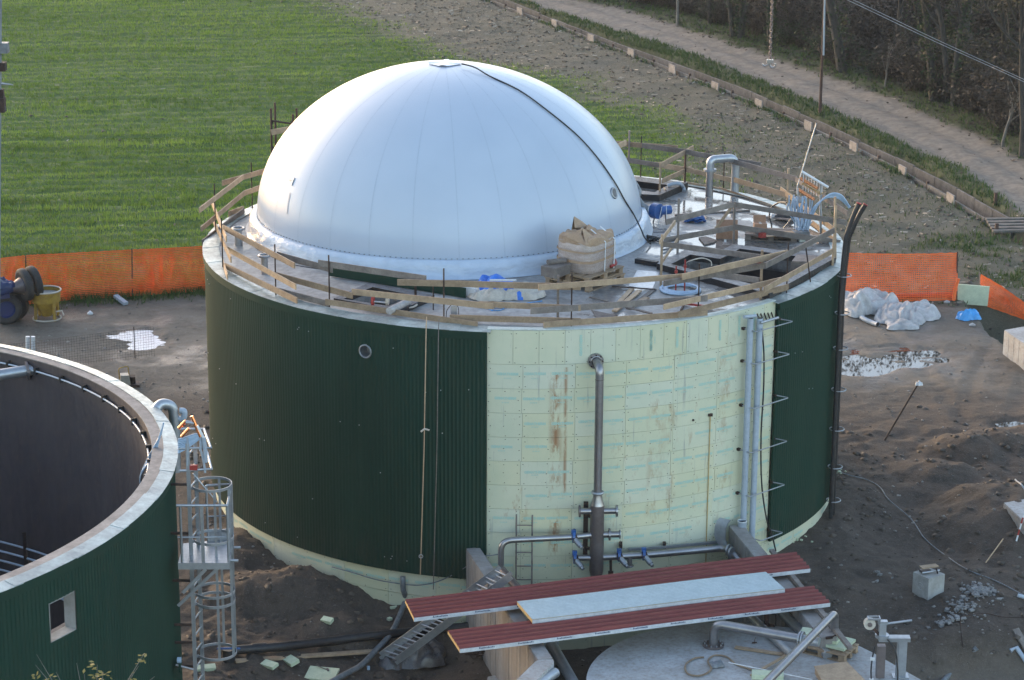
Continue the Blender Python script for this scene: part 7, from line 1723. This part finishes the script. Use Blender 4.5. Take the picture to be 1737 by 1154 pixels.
while y < 82:
    n = 7 if y < 62 else 5
    for j in range(n):
        x = float(wf(y))+.5+j*1.15+(.12*j*j)+rr.uniform(-.5, .6)
        if abs(x) > (y+50.7)*.212+1.2 or y > 77: continue
        k = rr.choice((0, 0, 2, 3)) if y > 44 else rr.choice((1, 2, 1, 0, 3) if j else (0, 2, 3))
        put_shrub(k, x, y+rr.uniform(-.6, .6))
    y += 1.28
# sapling in the foreground whose tips reach into the bottom edge
yf = -23.0; g = Vector((PY(150, 1154, yf).x, yf, -1.2)); t = Thing('young_tree', 'twig tips with yellowing leaves at the bottom left edge', 'tree', g); st = MB(); lf = MB(); rr = random.Random(77)
def br(pts, r0): st.tube(curve(pts, 4), [max(.003, r0*(1-i/(4*(len(pts)-1)+1)*.8)) for i in range(4*(len(pts)-1)+1)], 5, 0, False)
root = g; mid = PY(150, 1240, yf); br([root, mixp(root, mid, .5), mid], .03)
for tip in ((62, 1110), (60, 1128), (95, 1140), (130, 1125), (143, 1144), (165, 1128), (175, 1140), (245, 1108), (235, 1130), (262, 1148), (225, 1142)):
    e = PY(*tip, yf+rr.uniform(-.3, .3)); br([mid, mixp(mid, e, .45)+Vector((rr.uniform(-.05, .05), 0, -.03)), e], .010)
for (x, y, n) in ((155, 1132, 9), (175, 1146, 12), (235, 1122, 7), (60, 1148, 6), (92, 1150, 6), (245, 1112, 4), (165, 1150, 8), (225, 1150, 3)):
    for _ in range(n):
        c = PY(x+rr.gauss(0, 7), y+rr.gauss(0, 4), yf+rr.uniform(-.2, .2)); u_ = Vector((rr.uniform(-1, 1), rr.uniform(-.5, .5), rr.uniform(-.5, .3))).normalized(); w_ = u_.cross(Vector((0, -.4, 1))).normalized(); s_ = rr.uniform(.022, .045)
        lf.add([c-u_*s_, c+w_*s_*.45, c+u_*s_, c-w_*s_*.45], [(0, 1, 2, 3)])
t.part('branches', st, M['bark_pale']); t.part('leaves', lf, M['leaf_yellow'])['kind'] = 'stuff'
# ------------------------------------------------------------------ thin evening haze in one closed box round everything
hm_ = bpy.data.materials.new('evening_haze'); hm_.use_nodes = True; ht = hm_.node_tree; ht.nodes.remove(ht.nodes['Principled BSDF'])
pv = ht.nodes.new('ShaderNodeVolumePrincipled'); pv.inputs['Color'].default_value = (.80, .84, .88, 1); pv.inputs['Density'].default_value = .00018; pv.inputs['Anisotropy'].default_value = .2
ht.links.new(pv.outputs[0], ht.nodes['Material Output'].inputs['Volume'])
hb_ = MB().box((0, 150, 11), (840, 930, 28)); ho = hb_.build('haze', hm_); ho['kind'] = 'stuff'
